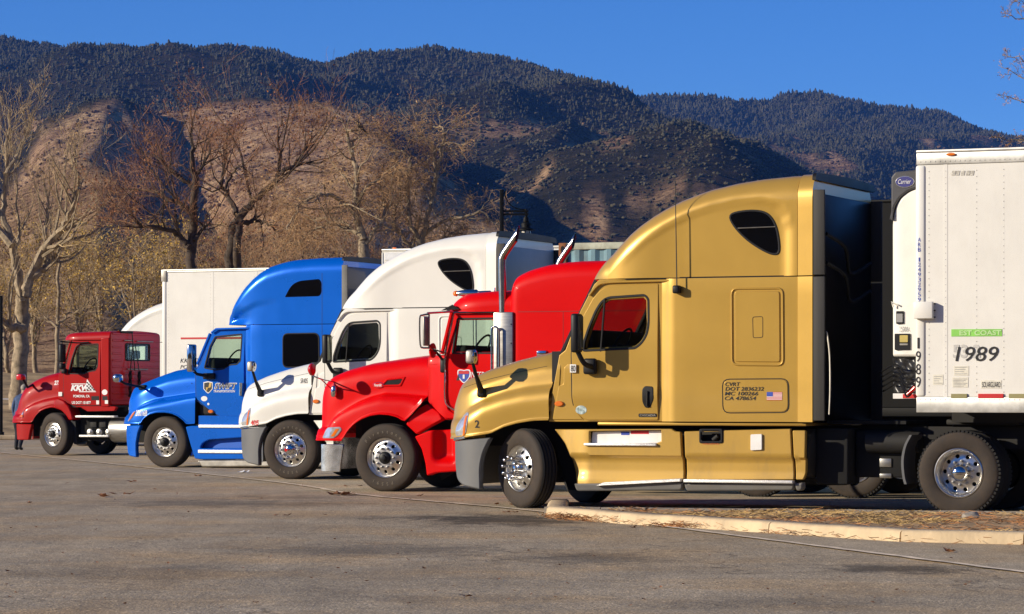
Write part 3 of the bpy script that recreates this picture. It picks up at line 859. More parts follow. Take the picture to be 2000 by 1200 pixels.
# equipment behind the cab, its parts coloured dark for the shade there
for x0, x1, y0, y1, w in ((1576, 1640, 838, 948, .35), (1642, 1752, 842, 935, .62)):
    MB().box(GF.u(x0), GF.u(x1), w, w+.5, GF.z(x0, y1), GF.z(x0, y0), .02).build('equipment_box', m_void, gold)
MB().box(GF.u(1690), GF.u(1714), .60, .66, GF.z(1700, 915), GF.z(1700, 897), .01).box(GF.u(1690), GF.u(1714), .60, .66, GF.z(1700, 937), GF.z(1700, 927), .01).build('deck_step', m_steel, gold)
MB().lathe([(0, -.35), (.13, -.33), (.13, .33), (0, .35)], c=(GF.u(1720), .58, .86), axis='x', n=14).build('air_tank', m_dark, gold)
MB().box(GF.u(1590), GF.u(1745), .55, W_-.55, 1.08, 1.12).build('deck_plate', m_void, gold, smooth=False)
# lettering on the gold tractor
def ptxt(parent, fr, items, mat, wf, name='lettering', **kw):
    m = MB()
    for body, x0, x1, y1, y0 in items:         # pixel box: left, right, top, bottom
        a, b = fr.L(x0, y0), fr.L(x1, y1)
        letters(m, body, a[0], b[0], a[1], b[1], wf, **kw)
    return m.build(name, mat, parent, smooth=False)
ptxt(gold, g, [('CVRT', 1417, 1446, 747, 754.5), ('DOT 2836232', 1417, 1492, 756, 763.5), ('MC 100266', 1416, 1481, 765.2, 772.7), ('CA 478654', 1416, 1477, 774.5, 782)], m_blackp, -.007, shear=.18, bold=.010)
fm = MB(); a, b = g.L(1498, 782), g.L(1528, 766)
panel(fm, rect(a[0], b[0], a[1], b[1]), wf=-.009, thick=.002, cham=.0005); fm.build('flag_sticker', m_whitep, gold)
fm = MB()
hgt = (b[1]-a[1])/13
for k in range(7): fm.add([(a[0], -.0105, a[1]+2*k*hgt), (b[0], -.0105, a[1]+2*k*hgt), (b[0], -.0105, a[1]+(2*k+1)*hgt), (a[0], -.0105, a[1]+(2*k+1)*hgt)], [(0, 1, 2, 3)])
fm.build('flag_stripes', m_redp, gold, smooth=False)
fm = MB(); cx_ = a[0]+(b[0]-a[0])*.4
fm.add([(a[0], -.0115, b[1]-7*hgt), (cx_, -.0115, b[1]-7*hgt), (cx_, -.0115, b[1]), (a[0], -.0115, b[1])], [(0, 1, 2, 3)]); fm.build('flag_canton', m_bluep, gold, smooth=False)
ptxt(gold, g, [('2', 927, 936, 821, 836)], m_blackp, lambda u, z: hw(u, z, 0), bold=.02)
pl = MB(); panel(pl, g.P([(1113, 712), (1125, 712), (1125, 728), (1113, 728)]), wf=.0, thick=.012, cham=.002); pl.build('number_plate', m_whitep, gold)
ptxt(gold, g, [('80', 1115, 1123.5, 714, 726)], m_blackp, -.001)
pl = MB(); panel(pl, fillet(g.P([(1245, 808), (1281, 808), (1281, 815), (1245, 815)]), .02), wf=lambda u, z: dwf(u, z)-.006, thick=.01, cham=.003); pl.build('door_badge', m_black, gold)
ptxt(gold, g, [('CASCADIA', 1248, 1279, 809.5, 813.5)], m_alu_dull, lambda u, z: dwf(u, z)-.0065, bold=.01)
pl = MB(); panel(pl, ellipse(*g.L(1133, 801), .075, .055), wf=lambda u, z: dwf(u, z)-.003, thick=.003, cham=.001); pl.build('round_sticker', M('holographic sticker', (.55, .72, .68), .2, .3, var=.5, vscale=30), gold)
pl = MB(); panel(pl, fillet(g.P([(1466, 849), (1488, 848), (1488, 879), (1466, 880)]), .015), wf=-.005, thick=.03, cham=.003); pl.build('white_sticker', m_whitep, gold)
ptxt(gold, g, [('ULTRA LOW FUEL', 1372, 1404, 866, 868.5)], m_redp, .012)

# cream tractor: same body, wheels straight
WF = Frame(565, 115.5)
white = thing('semi_truck', 'cream white semi tractor with rounded high roof, between the blue and the bright red trucks', 'semi truck', (WF.X0, WF.Y0, 0), YAW, 'semi trucks parked in a row')
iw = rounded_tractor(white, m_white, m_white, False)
wl_ = [('Firestone', 95, .385), ('FS591', 265, .385)]
wheel(white, 0, .02, 'steer', nuts='cap', hub=m_chrome, letter=wl_, steer=R(3))
wheel(white, 0, .02, 'steer', far=True, nuts='cap', simple=True, tmat=m_tyreblk, steer=R(3))
for uu in (4.7, 6.0):
    wheel(white, uu, -.03, 'drive', width=.28); wheel(white, uu, -.03, 'drive', width=.28, far=True, simple=True, tmat=m_tyreblk)
whw = iw['hw']
def wtxt(items, mat, wf, **kw): return ptxt(white, WF, items, mat, wf, **kw)
wtxt([('405', 488, 505, 821, 831)], m_redp, lambda u, z: whw(u, z, .0), bold=.04)
wtxt([('SR405', 579, 593, 739, 749)], m_blackp, lambda u, z: whw(u, z, .05))
rl = MB(); a = WF.L(561, 886); rl.lathe([(.03, -.10), (.03, -.105), (0, -.105)], c=(0, -.02, .507), n=12); rl.build('hub_badge', m_redlens, white, recalc=True)
# ------------------------------------------------------------------ a cab with doors and windows cut through
def cab(root, fr, pm, W, shell, door, win, wsb, wst, y_floor, x_back, y_roof, glass, dw=.02, win_r=.04, bulkhead=True, bulge=.25, sw=None, door_r=.02):
    L, P, U, Z = fr.L, fr.P, fr.u, fr.z
    winp = fillet(P(win, dw), win_r)
    cs = MB(); panel(cs, fillet(P(shell, dw+.03), .02), [offset(ccw(winp), .02)], wf=dw+.03, thick=.05, cham=.012); pair(cs, 'cab_side', pm, root, W)
    zb_, zt_ = Z(door[0][0], max(p[1] for p in door)), Z(door[0][0], min(p[1] for p in door))
    dwf = lambda u, z: dw+.03*sstep(zb_+(zt_-zb_)*.45, zt_, z)+.008*sstep(zb_+.3, zb_, z)
    dm = MB(); panel(dm, fillet(P(door, dw), door_r), [winp], wf=dwf, thick=.03, cham=.008, grid=.08); pair(dm, 'door', pm, root, W)
    dp = fillet(P(door, dw), door_r); ds = MB(); panel(ds, offset(ccw(dp), -.014), [offset(ccw(dp), .02)], wf=lambda u, z: dwf(u, z)+.012, thick=.02, cham=.002); pair(ds, 'door_gap_shade', m_black, root, W)  # black ring standing for the dark depth round the door
    gk = MB(); panel(gk, offset(ccw(winp), -.014), [offset(ccw(winp), .012)], wf=lambda u, z: dwf(u, z)-.004, thick=.02, cham=.004); pair(gk, 'window_seal', m_black, root, W)
    gl = MB(); panel(gl, winp, wf=lambda u, z: dwf(u, z)+.02, thick=.006, cham=.001, grid=.2); pair(gl, 'door_window', glass, root, W)
    b0, t0 = L(*wsb, .1), L(*wst, .1)
    secs = []
    for k in range(13):
        w = .08+(W-.16)*k/12; q = 1-((w-W/2)/(W/2-.08))**2
        secs.append([(b0[0]+(t0[0]-b0[0])*t-bulge*q, w, b0[1]+(t0[1]-b0[1])*t) for t in (0, .5, 1)])
    m = MB(); loft(m, secs, False, False, flip=True); m.build('windscreen', glass, root)
    for w in (.085, W-.085): MB().tube([(b0[0], w, b0[1]), (t0[0], w, t0[1])], .03, 6).build('windscreen_pillar', pm, root)
    ub = U(x_back); zf = Z(x_back, y_floor)
    MB().box(b0[0]+.1, ub, .1, W-.1, zf-.05, zf).build('cab_floor', m_cabin, root, smooth=False)
    MB().box(b0[0]+.02, b0[0]+.38, .12, W-.12, zf, b0[1]+.13, .05).build('dashboard', m_cabin, root)
    if bulkhead: MB().box(ub-.02, ub, .1, W-.1, zf, Z(x_back, y_roof)).build('cab_bulkhead', m_cabin, root, smooth=False)
    seats(root, ub-.25, W, zf+.30, sw)
    return dwf

# ================================================================== bright red conventional with twin stacks
RF = Frame(750, 132.5); g = RF; W = 2.40
red = thing('semi_truck', 'bright red semi tractor with chrome bumper and tall chrome exhaust stacks', 'semi truck', (RF.X0, RF.Y0, 0), YAW, 'semi trucks parked in a row')
L, P, U, Z = g.L, g.P, g.u, g.z
top = interp(P([(632, 775), (633, 760), (636, 750), (641, 742), (655, 733), (680, 723), (720, 712), (780, 703), (826, 697)], .45))
lip = interp(P([(626, 861), (668, 862), (674, 850), (681, 840), (692, 829), (705, 820), (722, 813), (740, 810), (758, 811), (775, 815), (789, 824), (800, 815), (815, 798), (826, 787)]))
cre = interp(P([(630, 838), (645, 815), (664, 802), (687, 789), (712, 779), (740, 772), (782, 774), (826, 778)]))
u0, u1 = L(632, 775, .45)[0], U(823)
ctrl = [(.0, 'b', 0.), (-.006, 'b', .015), (.015, 'b', .035), (.02, 'b', .08), (.035, 'c', -.10), (.09, 'c', -.02), (.20, 'c', .015), (.235, 'c', .06), (.245, 'm', 0.), (.27, 't', -.16), (.33, 't', -.07), (.45, 't', -.01), (.8, 't', .03)]
def inset_r(u):
    t = min(1, max(0, (u0+.45-u)/.45)); return .22*(1-math.sqrt(max(0, 1-t**2.4)))
us = [u0+(u1-u0)*(k/40)**1.2 for k in range(41)]
h = MB(); loft(h, hood_secs(us, top, lip, cre, ctrl, inset_r, W), True, False); hood = h.build('hood', m_red, red, angle=60); rhw = bvh_w(hood)
m = MB()
for k in range(5): m.box(u0-.01, u0+.02, .6, W-.6, .85+.075*k, .90+.075*k)
m.build('grille', m_chrome, red, smooth=False)
m = MB(); panel(m, fillet(P([(627, 857), (631, 841), (637, 835), (664, 834), (667, 840), (660, 850), (651, 857)]), .03), wf=lambda u, z: rhw(u, z, .15)-.012, thick=.04, cham=.012, grid=.05); pair(m, 'headlight', m_lamp, red, W)
m = MB(); panel(m, P([(645, 853), (655, 838), (662, 838), (652, 853)]), wf=lambda u, z: rhw(u, z, .1)-.016, thick=.01, cham=.003, grid=.05); m.build('turn_signal', m_amber, red)
m = MB(); panel(m, P([(624, 868), (670, 868), (663, 922), (624, 922)]), wf=lambda u, z: .01+inset_r(u), thick=.03, cham=.008, grid=.08); pair(m, 'bumper_end', m_dchrome, red, W)
ub = U(624); loft(MB(), [[(0, 0, 0)]*2]*2)
m = MB(); loft(m, [[(ub+.01+.12*abs(t)**3, W/2+t*(W/2-.20), z) for z in (.32, .55, .79)] for t in np.linspace(-1, 1, 11)], False, False); m.build('bumper', m_dchrome, red)
# fender rear pieces
m = MB(); panel(m, fillet(P([(790, 829), (797, 818), (812, 798), (826, 790), (853, 806), (862, 820), (838, 833), (811, 849)]), .02), wf=lambda u, z: .04+.10*sstep(1.05, 1.35, z), thick=.12, cham=.02, grid=.06); pair(m, 'fender_rear', m_red, red, W)
stepw = lambda u, z: .02+.14*sstep(U(842), U(856), u)*sstep(U(889), U(878), u)*sstep(.42, .55, z)
m = MB(); panel(m, fillet(P([(808, 853), (838, 841), (895, 838), (895, 921), (850, 924), (832, 930), (829, 905), (822, 878)]), .03), wf=stepw, thick=.14, cham=.02, grid=.04); pair(m, 'cab_step', m_red, red, W)
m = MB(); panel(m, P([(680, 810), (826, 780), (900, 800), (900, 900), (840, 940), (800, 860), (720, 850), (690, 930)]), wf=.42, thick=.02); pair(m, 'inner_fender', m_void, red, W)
# cowl, cab
m = MB(); panel(m, fillet(P([(828, 697), (868, 694), (868, 760), (872, 800), (900, 818), (866, 818), (829, 786)]), .02), wf=lambda u, z: .13-.08*sstep(U(828), U(866), u)+.06*sstep(1.9, 2.1, z), thick=.08, cham=.012, grid=.07); pair(m, 'cowl', m_red, red, W)
MB().box(u1-.02, U(830), .27, W-.27, 1.1, Z(830, 700, .3)-.02).build('hood_gap', m_void, red, smooth=False)  # black filler standing for the shade in the gap
MB().box(U(829), U(872), .18, W-.18, 1.5, Z(850, 699, .3), .02).build('scuttle', m_red, red)
m = MB()
for k in range(13): m.lathe([(.006, 0), (.005, -.004), (0, -.005)], c=(U(832), .125, 1.35+k*.06), n=6)
for k in range(8): m.lathe([(.006, 0), (.005, -.004), (0, -.005)], c=(U(834+k*4.4), .11-.008*k, Z(834, 712)), n=6)
m.build('rivet', m_red, red, kind='stuff')
door = [(871, 692), (882, 617), (965, 612), (966, 801), (884, 801), (874, 793), (870, 780)]
rd = cab(red, g, m_red, W, [(867, 694), (882, 610), (1009, 608), (1009, 820), (868, 820)], door, [(883, 690), (892, 623), (964, 622), (964, 690)],
         (864, 692), (884, 606), 815, 1009, 610, m_glass, dw=.05, win_r=.02, sw=(U(905), .65, Z(905, 680)))
m = MB(); pts = crom(P([(887, 613), (870, 692), (869, 740), (869, 777), (873, 791), (884, 799), (895, 801)], .03), 4); m.tube([(p[0], .025+.012*math.sin(i), p[1]) if False else (p[0], .028, p[1]) for i, p in enumerate(pts)], .014, 6); pair(m, 'door_trim', m_chrome, red, W)
MB().tube([(*P([(884, 611)])[0][:1], .03, Z(884, 611)), (U(966), .03, Z(966, 610))], .013, 6).build('drip_rail', m_chrome, red)
# roof over the cab
ztop_ = interp(P([(884, 603), (889, 594), (897, 586), (905, 580), (920, 575), (934, 573), (972, 569.5), (1010, 569)], .35)); un = L(884, 603, .35)[0]
secs = []
for k in range(18):
    u = un+(U(1006)-un)*(k/17)**1.3
    t = min(1, max(0, (un+.6-u)/.6)); wi = .06+.25*(1-math.sqrt(max(0, 1-t**2.3)))
    secs.append(body_sec(u, Z(960, 611), ztop_(u), wi, .22, W, .03))
m = MB(); loft(m, secs); m.build('cab_roof', m_red, red, angle=60)
m = MB(); a = L(862, 607, .1); b = L(889, 593, .2); c = L(898, 607, .1)
loft(m, [[(a[0]-.12*(1-((w-W/2)/1.1)**2), w, a[1]), (b[0]-.25*(1-((w-W/2)/1.1)**2), w, b[1]-.02), (c[0]-.1*(1-((w-W/2)/1.1)**2), w, c[1]+.02)] for w in np.linspace(.07, W-.07, 13)], True, True); m.build('sun_visor', m_chrome, red, recalc=True)
for w in (.35, .85, 1.2, 1.55, 2.05):
    a = L(916, 575, .35)
    mm = MB().lathe([(.0, -.20), (.03, -.19), (.05, -.1), (.055, .12), (.02, .16), (0, .16)], c=(a[0], w, a[1]+.015), axis='x', n=10); mm.build('roof_light', m_chrome, red)
    MB().lathe([(0, -.26), (.035, -.24), (.045, -.20), (.03, -.18), (0, -.18)], c=(a[0], w, a[1]+.012), axis='x', n=10).build('roof_light_lens', m_amber, red)
MB().tube([(U(940), .5, Z(940, 575)), (U(940), .5, Z(940, 560))], .012, 5).build('antenna', m_chrome, red)
m = MB().lathe([(.05, 0), (.05, .25), (.07, .3), (.11, .42), (.115, .43)], c=(U(960), .8, Z(960, 566)), axis='x', n=14); m.build('air_horn', m_chrome, red)
# sleeper
zs_ = interp(P([(1009, 556), (1011, 550), (1015, 543), (1022, 538), (1041, 529), (1060, 523), (1080, 518), (1110, 513.5), (1140, 511), (1192, 510), (1260, 510)], .3))
us_ = L(1009, 556, .3)[0]; ue = U(1285); secs = []
for k in range(30):
    u = us_+(ue-us_)*(k/29)**1.6
    t = min(1, max(0, (us_+.14-u)/.14)); wi = .10*(1-math.sqrt(max(0, 1-t**2)))
    secs.append(body_sec(u, Z(1009, 826), zs_(u), wi, .24, W, .03, ns=12))
m = MB(); loft(m, secs); slp = m.build('sleeper', m_red, red, angle=60)
m = MB()
a, b = L(1012, 609.5), L(1280, 601)
m.box(a[0], ue, -.0025, .02, a[1]-.004, a[1]+.004); m.box(U(1100)-.003, U(1100)+.003, -.002, .02, Z(1100, 826), a[1]); pair(m, 'panel_seam', M('dark red seam', (.16, .004, .004), .5), red, W, smooth=False)
m = MB()
for k in range(34):
    for zz in (a[1]+.03, Z(1009, 676)): m.lathe([(.006, .002), (.005, -.003), (0, -.004)], c=(a[0]+.05+k*.058, 0, zz), n=5)
m.build('rivet', m_red, red, kind='stuff')
m = MB().box(U(1049), U(1068), -.03, .01, Z(1050, 697), Z(1050, 685), .012); pair(m, 'sleeper_latch', m_chrome, red, W)
# stacks with heat shield and grab handle
for nm, w in (('n', .10), ('f', W-.10)):
    k = MB(); A = L(982, 607, .1); B_ = L(983, 516, .1); Bc = L(984.5, 503, .1); C_ = L(990, 492, .1); D_ = L(1009, 461, .1)
    path = crom([(A[0], w, A[1]-1.6), (A[0], w, A[1]), (B_[0]-.02, w, B_[1]), (Bc[0]-.02, w, Bc[1]), (C_[0]-.02, w, C_[1]), (D_[0], w, D_[1])], 5)
    k.tube(path, .058, 18, cap=False)
    dd = Vector(path[-1])-Vector(path[-2]); dd.normalize()
    n_ = len(path)*18
    for i in range(18):                      # slanted cut at the tip
        p = Vector(k.v[n_-18+i]); off = (p-Vector(path[-1])); k.v[n_-18+i] = tuple(p-dd*(off.x*2.6-.02))
    so = k.build('exhaust_stack', M('dull chrome stack', (.42, .41, .39), .24, 1., var=.12, vscale=5), red)
    tip = k.v[n_-18:n_]
    cc = sum((Vector(p) for p in tip), Vector())/18-dd*.006
    MB().add([tuple(cc+(Vector(p)-cc)*.93) for p in tip], [tuple(range(18))]).build('stack_mouth', m_void, so, smooth=False)
m = MB().box(U(965, .0), U(1003, .0), -.03, .26, Z(984, 826), Z(984, 610), .012); hs = pair(m, 'heat_shield', m_steel, red, W)
m = MB()
for zz in (Z(984, 634), Z(984, 671), Z(984, 715)): m.lathe([(.012, 0), (.01, -.008), (0, -.01)], c=(U(1000), -.03, zz), n=8)
m.build('bolt', m_dark, red)
m = MB(); a = L(960, 722, -.1); m.tube(crom([(a[0], -.09, a[1]-.3), (a[0], -.09, Z(960, 650)), (a[0]+.02, -.09, Z(960, 641)), (a[0]+.055, -.09, Z(960, 639)), (a[0]+.095, -.09, Z(960, 643)), (a[0]+.11, -.08, Z(960, 655)), (a[0]+.11, -.08, a[1]-.3)], 4), .017, 8); pair(m, 'grab_handle', m_chrome, red, W)
# west-coast mirror frame
for s_ in (0, 1):
    m = MB(); wq = -.36
    q = lambda x, y: L(x, y, wq)
    a, b, c, d = q(820, 616), q(838, 614), q(838, 680), q(821, 680)
    pts = crom([(d[0]+.05, wq, d[1]-.0), (d[0], wq, d[1]+.05), (a[0], wq, a[1]-.05), (a[0]+.05, wq, a[1]), (b[0], wq, b[1])], 4)
    m.tube(pts, .014, 6).tube([(b[0], wq, b[1]), (c[0], wq, c[1])], .014, 6).tube([(c[0], wq, c[1]), (d[0]+.05, wq, d[1])], .014, 6)
    e = L(884, 609, .05); m.tube([(b[0]-.03, wq, b[1]+.015), (e[0], .06, e[1])], .015, 6).tube([(c[0], wq, c[1]), (L(868, 690)[0], .06, L(868, 690)[1])], .012, 6)
    mm = m if not s_ else mirrored(m, W); mm.build('mirror_bracket', m_chrome, red)
    m2 = MB().box(b[0]-.065, b[0]-.02, wq-.10, wq+.08, c[1]+.03, b[1]-.03, .02); (m2 if not s_ else mirrored(m2, W)).build('mirror', m_alu_dull, red)
    e = L(844, 685, -.2); m3 = MB().lathe([(0, -.03), (.06, -.025), (.105, -.005), (.11, .02), (.0, .025)], c=(e[0], -.2, e[1]), axis='x', n=18)
    (m3 if not s_ else mirrored(m3, W)).build('round_mirror', m_red, red, recalc=True)
    m4 = MB().tube(crom([(e[0]+.02, -.2, e[1]), (L(856, 690)[0], -.05, L(856, 690)[1]), (L(862, 705)[0], .05, L(862, 705)[1]), (L(862, 722)[0], .06, L(862, 722)[1])], 4), .02, 6).box(U(857), U(868), .03, .1, Z(862, 728), Z(862, 700), .02)
    (m4 if not s_ else mirrored(m4, W)).build('mirror_arm', m_black, red)
    # hood mirror on wire arms
    e = L(609, 722, -.25); m5 = MB().lathe([(0, -.05), (.05, -.045), (.088, -.015), (.095, .01), (.085, .025), (0, .03)], c=(e[0], -.25, e[1]), axis='x', n=18)
    (m5 if not s_ else mirrored(m5, W)).build('hood_mirror', m_redlens, red, recalc=True)
    f0 = L(643, 745, .2); f1 = L(640, 758, .2); h0 = L(612, 735, -.25)
    m6 = MB().tube(crom([(h0[0], -.25, h0[1]), (L(628, 741, -.1)[0], -.1, L(628, 741, -.1)[1]), (f0[0], rhw(*f0, .25)-.02, f0[1])], 4), .011, 5).tube([(L(626, 740, -.1)[0], -.1, L(626, 740, -.1)[1]), (f1[0], rhw(*f1, .25), f1[1])], .010, 5)
    (m6 if not s_ else mirrored(m6, W)).build('hood_mirror_arm', m_chrome, red)
    k0 = L(648, 765, .12); m7 = MB().lathe([(0, .09), (.03, .085), (.045, .05), (.05, -.05), (.035, -.08), (0, -.085)], c=(k0[0], rhw(*k0, .25)-.06, k0[1]), axis='z', n=14).tube([(k0[0], rhw(*k0, .25)-.06, k0[1]+.07), (L(645, 750, .15)[0], rhw(*L(645, 750, .15), .25)+.01, L(645, 750, .15)[1])], .015, 6)
    (m7 if not s_ else mirrored(m7, W)).build('hood_lamp', m_chrome, red, recalc=True)
# hood air intake and oval emblem
o_ = fillet(P([(742, 756), (756, 740), (793, 736), (784, 755)], .25), .015)
m = MB(); panel(m, o_, [offset(ccw(o_), .028)], wf=lambda u, z: rhw(u, z, .25)-.014, thick=.03, cham=.012, grid=.08); pair(m, 'intake_frame', m_red, red, W)
m = MB(); panel(m, offset(ccw(o_), .024), wf=lambda u, z: rhw(u, z, .25)-.002, thick=.01, cham=.002, grid=.08); pair(m, 'intake_opening', m_void, red, W)
a = L(740, 752.5, .25); m = MB(); panel(m, ellipse(*a, .092, .046, 28), wf=lambda u, z: rhw(u, z, .25)-.016, thick=.02, cham=.006, grid=.08); pair(m, 'emblem', m_chrome, red, W)
m = MB(); panel(m, ellipse(*a, .084, .039, 28), wf=lambda u, z: rhw(u, z, .25)-.019, thick=.005, cham=.002, grid=.08); m.build('emblem_field', m_red, red)
m = MB(); letters(m, 'Peterbilt', a[0]-.062, a[0]+.062, a[1]-.02, a[1]+.02, lambda u, z: rhw(u, z, .25)-.019, shear=.2, bold=.015); m.build('lettering', m_whiteprint, red, smooth=False)
# door sign
a = L(901, 734); r_ = .085
dwr = lambda u, z: rd(u, z)-.001
for i, (k, mt) in enumerate(((1.18, m_whiteprint), (1.0, m_bluep))):
    m = MB(); panel(m, shield(a[0]+.02, a[1], r_*k), wf=lambda u, z, i=i: rd(u, z)-.003-.002*i, thick=.003, cham=.0005); m.build('sign_shield', mt, red)
m = MB(); pts = [(a[0]+.02-r_*.95, a[1]+.3*r_), (a[0]+.02+r_*.95, a[1]+.3*r_), (a[0]+.02+r_*.98, a[1]+.78*r_), (a[0]+.02+.5*r_, a[1]+.86*r_), (a[0]+.02, a[1]+.77*r_), (a[0]+.02-.5*r_, a[1]+.86*r_), (a[0]+.02-r_*.98, a[1]+.78*r_)]
panel(m, pts, wf=lambda u, z: rd(u, z)-.007, thick=.002, cham=.0005); m.build('shield_top', m_redp, red)
m = MB(); letters(m, '1', a[0]+.005, a[0]+.035, a[1]-.045, a[1]+.015, lambda u, z: rd(u, z)-.006, bold=.02); m.build('lettering', m_whiteprint, red, smooth=False)
m = MB(); m.add([(a[0]-.10, rd(*a)-.004, a[1]-.07), (a[0]-.055, rd(*a)-.004, a[1]-.07), (a[0]-.04, rd(*a)-.004, a[1]+.07), (a[0]-.055, rd(*a)-.004, a[1]+.07)], [(0, 1, 2, 3)]); m.build('road_mark', m_blackp, red, smooth=False)
m = MB(); letters(m, 'INTERSTATE', a[0]+.115, a[0]+.60, a[1]-.03, a[1]+.055, lambda u, z: rd(u, z)-.003, shear=.2); m.build('lettering', m_whiteprint, red, smooth=False)
chassis(red, U(650), U(1720), W, axles=(0, U(1478), U(1668)), fifth=U(1573))
wheel(red, 0, .03, 'steer', letter=[('Firestone', 95, .385), ('FS591', 265, .385)])
wheel(red, 0, .03, 'steer', far=True, W=W, simple=True, tmat=m_tyreblk)
for x in (1478, 1668):
    wheel(red, U(x), -.03, 'drive', width=.28, W=W); wheel(red, U(x), -.03, 'drive', width=.28, far=True, W=W, simple=True, tmat=m_tyreblk)
for w in (0, 1):
    m = MB().lathe([(0, -.9), (.29, -.88), (.31, -.86), (.31, .86), (.29, .88), (0, .9)], c=(U(1180), .33 if not w else W-.33, .74), axis='x', n=20); m.build('fuel_tank', m_alu, red)

# ================================================================== blue sleeper tractor
BF = Frame(320, 99.5); g = BF; W = 2.44
blue = thing('semi_truck', 'bright blue semi tractor with stepped skirt and swept roof, next to the cream truck', 'semi truck', (BF.X0, BF.Y0, 0), YAW, 'semi trucks parked in a row')
L, P, U, Z = g.L, g.P, g.u, g.z
top = interp(P([(250, 785), (252, 772), (254, 764), (258, 758), (266, 753.5), (278, 748.5), (297, 741), (320, 732), (340, 725), (360, 721), (380, 718)], .5))
lip = interp(P([(242, 829), (273, 829), (277, 823), (283, 816), (292, 810), (305, 806.5), (320, 806), (335, 808), (348, 814), (358, 822), (364, 829), (384, 828)]))
cre = interp(P([(246, 812), (256, 801), (270, 792), (288, 785), (308, 781), (340, 776), (382, 770)]))
u0, u1 = L(250, 785, .5)[0], U(380)
ctrl = [(.0, 'b', 0.), (-.005, 'b', .015), (.012, 'b', .03), (.01, 'b', .08), (.02, 'c', -.12), (.06, 'c', -.05), (.16, 'c', 0.), (.235, 'c', .035), (.25, 'c', .09), (.27, 'm', 0.03), (.32, 't', -.15), (.39, 't', -.07), (.50, 't', -.01), (.85, 't', .03)]
def inset_b(u):
    t = min(1, max(0, (u0+.65-u)/.65)); return .42*(1-math.sqrt(max(0, 1-t**2.2)))
us = [u0+(u1-u0)*(k/36)**1.3 for k in range(37)]
h = MB(); loft(h, hood_secs(us, top, lip, cre, ctrl, inset_b, W), True, False); hood = h.build('hood', m_blue, blue, angle=60); bhw = bvh_w(hood)
m = MB()
for k in range(4): m.box(u0-.012, u0+.05, .75, W-.75, .90+.08*k, .94+.08*k)
MB().box(u0+.08, u0+.6, .45, W-.45, .5, 1.1).build('dark_gap_filler', m_void, blue, smooth=False)  # black filler box added so the bumper gap stays dark
m.build('grille', m_chrome, blue, smooth=False)
m = MB(); panel(m, fillet(P([(245, 823), (248, 812), (256, 804), (263, 803), (262, 809), (255, 818), (247, 824)]), .02), wf=lambda u, z: bhw(u, z, .3)-.012, thick=.04, cham=.01, grid=.05); pair(m, 'headlight', m_lamp, blue, W)
m = MB(); panel(m, P([(247, 821), (256, 807), (261, 804), (260, 809), (253, 818)]), wf=lambda u, z: bhw(u, z, .3)-.02, thick=.01, cham=.003, grid=.05); m.build('turn_signal', m_amber, blue)
m = MB(); panel(m, fillet(P([(239, 831.5), (274, 830.5), (268, 845), (264, 865), (264, 880), (265, 894), (248, 891), (244, 885), (240, 860)]), .03), wf=lambda u, z: .02+inset_b(u), thick=.10, cham=.02, grid=.06); pair(m, 'bumper_corner', m_blue, blue, W)
m = MB(); ub = U(240); loft(m, [[(ub+.04+.3*abs(t)**4, W/2+t*(W/2-.45), z) for z in (.28, .5, .85)] for t in np.linspace(-1, 1, 11)], False, False); m.build('bumper', m_blue, blue)
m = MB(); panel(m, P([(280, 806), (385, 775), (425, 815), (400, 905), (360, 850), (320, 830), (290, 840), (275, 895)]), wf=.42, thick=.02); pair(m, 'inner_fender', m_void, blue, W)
MB().box(U(379), U(400), .15, W-.15, 1.4, Z(385, 720, .3), .02).build('scuttle', m_blue, blue)
door = [(382, 724), (391, 712), (413, 655), (420, 647), (476, 646), (477, 813), (428, 813), (406, 799), (383, 779)]
bd = cab(blue, g, m_blue, W, [(380, 723), (389, 710), (410, 655), (419, 642), (490, 639), (490, 818), (432, 818), (381, 782)], door,
         [(399, 719), (404, 697), (409, 677), (419, 658), (471, 653), (469, 705), (462, 712), (449, 713), (436, 721), (420, 723)], (386, 712), (411, 652), 812, 487, 641, m_glass, dw=.05, win_r=.025, sw=(U(428), .62, Z(428, 703)), door_r=.03)
m = MB().tube([(U(411), .04, Z(411, 650)), (U(420), .03, Z(420, 643)), (U(488), .03, Z(488, 641))], .02, 6); pair(m, 'drip_rail', m_blue, blue, W)
# sleeper and roof
zb, zs = Z(560, 818), Z(560, 634)
ue = U(668); us0 = U(478)
stn = [(us0, .06), (us0+.05, .05), (us0+.10, .015), (us0+.16, 0.)]+[(us0+.16+(ue-us0-.16)*k/8, 0.) for k in range(1, 9)]
m = MB(); loft(m, [body_sec(u, zb, zs-.006, wi, .006, W) for u, wi in stn]); m.build('sleeper', m_blue, blue, angle=40)
tf = interp(P([(447, 627), (448, 622), (451, 616), (458, 602), (466, 589), (477, 573), (488, 559), (502, 545), (518, 532), (535, 522), (553, 516), (570, 511.5), (587, 508.5), (631, 505), (680, 503.5)], .35))
un = L(447, 627, .35)[0]
crs = interp([L(447, 618), L(466, 607), L(500, 590), L(560, 580), L(628, 574)])
def dispb(u, z):
    t = max(0, min(1, (U(545)-u)/(U(545)-un)))
    return .05*sstep(crs(u)+.02, crs(u)-.10, z)*t+.12*math.exp(-((u-un-.25)/.22)**2-((z-zs-.12)/.13)**2)
secs = []
for k in range(56):
    u = un+(ue-un)*(k/55)**1.3
    t = min(1, max(0, (un+1.0-u)/1.0)); wi = .32*(1-math.sqrt(max(0, 1-t**2.4)))
    secs.append(body_sec(u, zs+.006, max(zs+.06, tf(u)), wi, .26, W, .03, ns=20, disp=dispb))
m = MB(); loft(m, secs); roof = m.build('roof_fairing', m_blue, blue, angle=60); brw = bvh_w(roof)
MB().box(un+.7, ue-.02, .03, W-.03, zs-.01, zs+.012).build('roof_seam', m_void, blue, smooth=False)
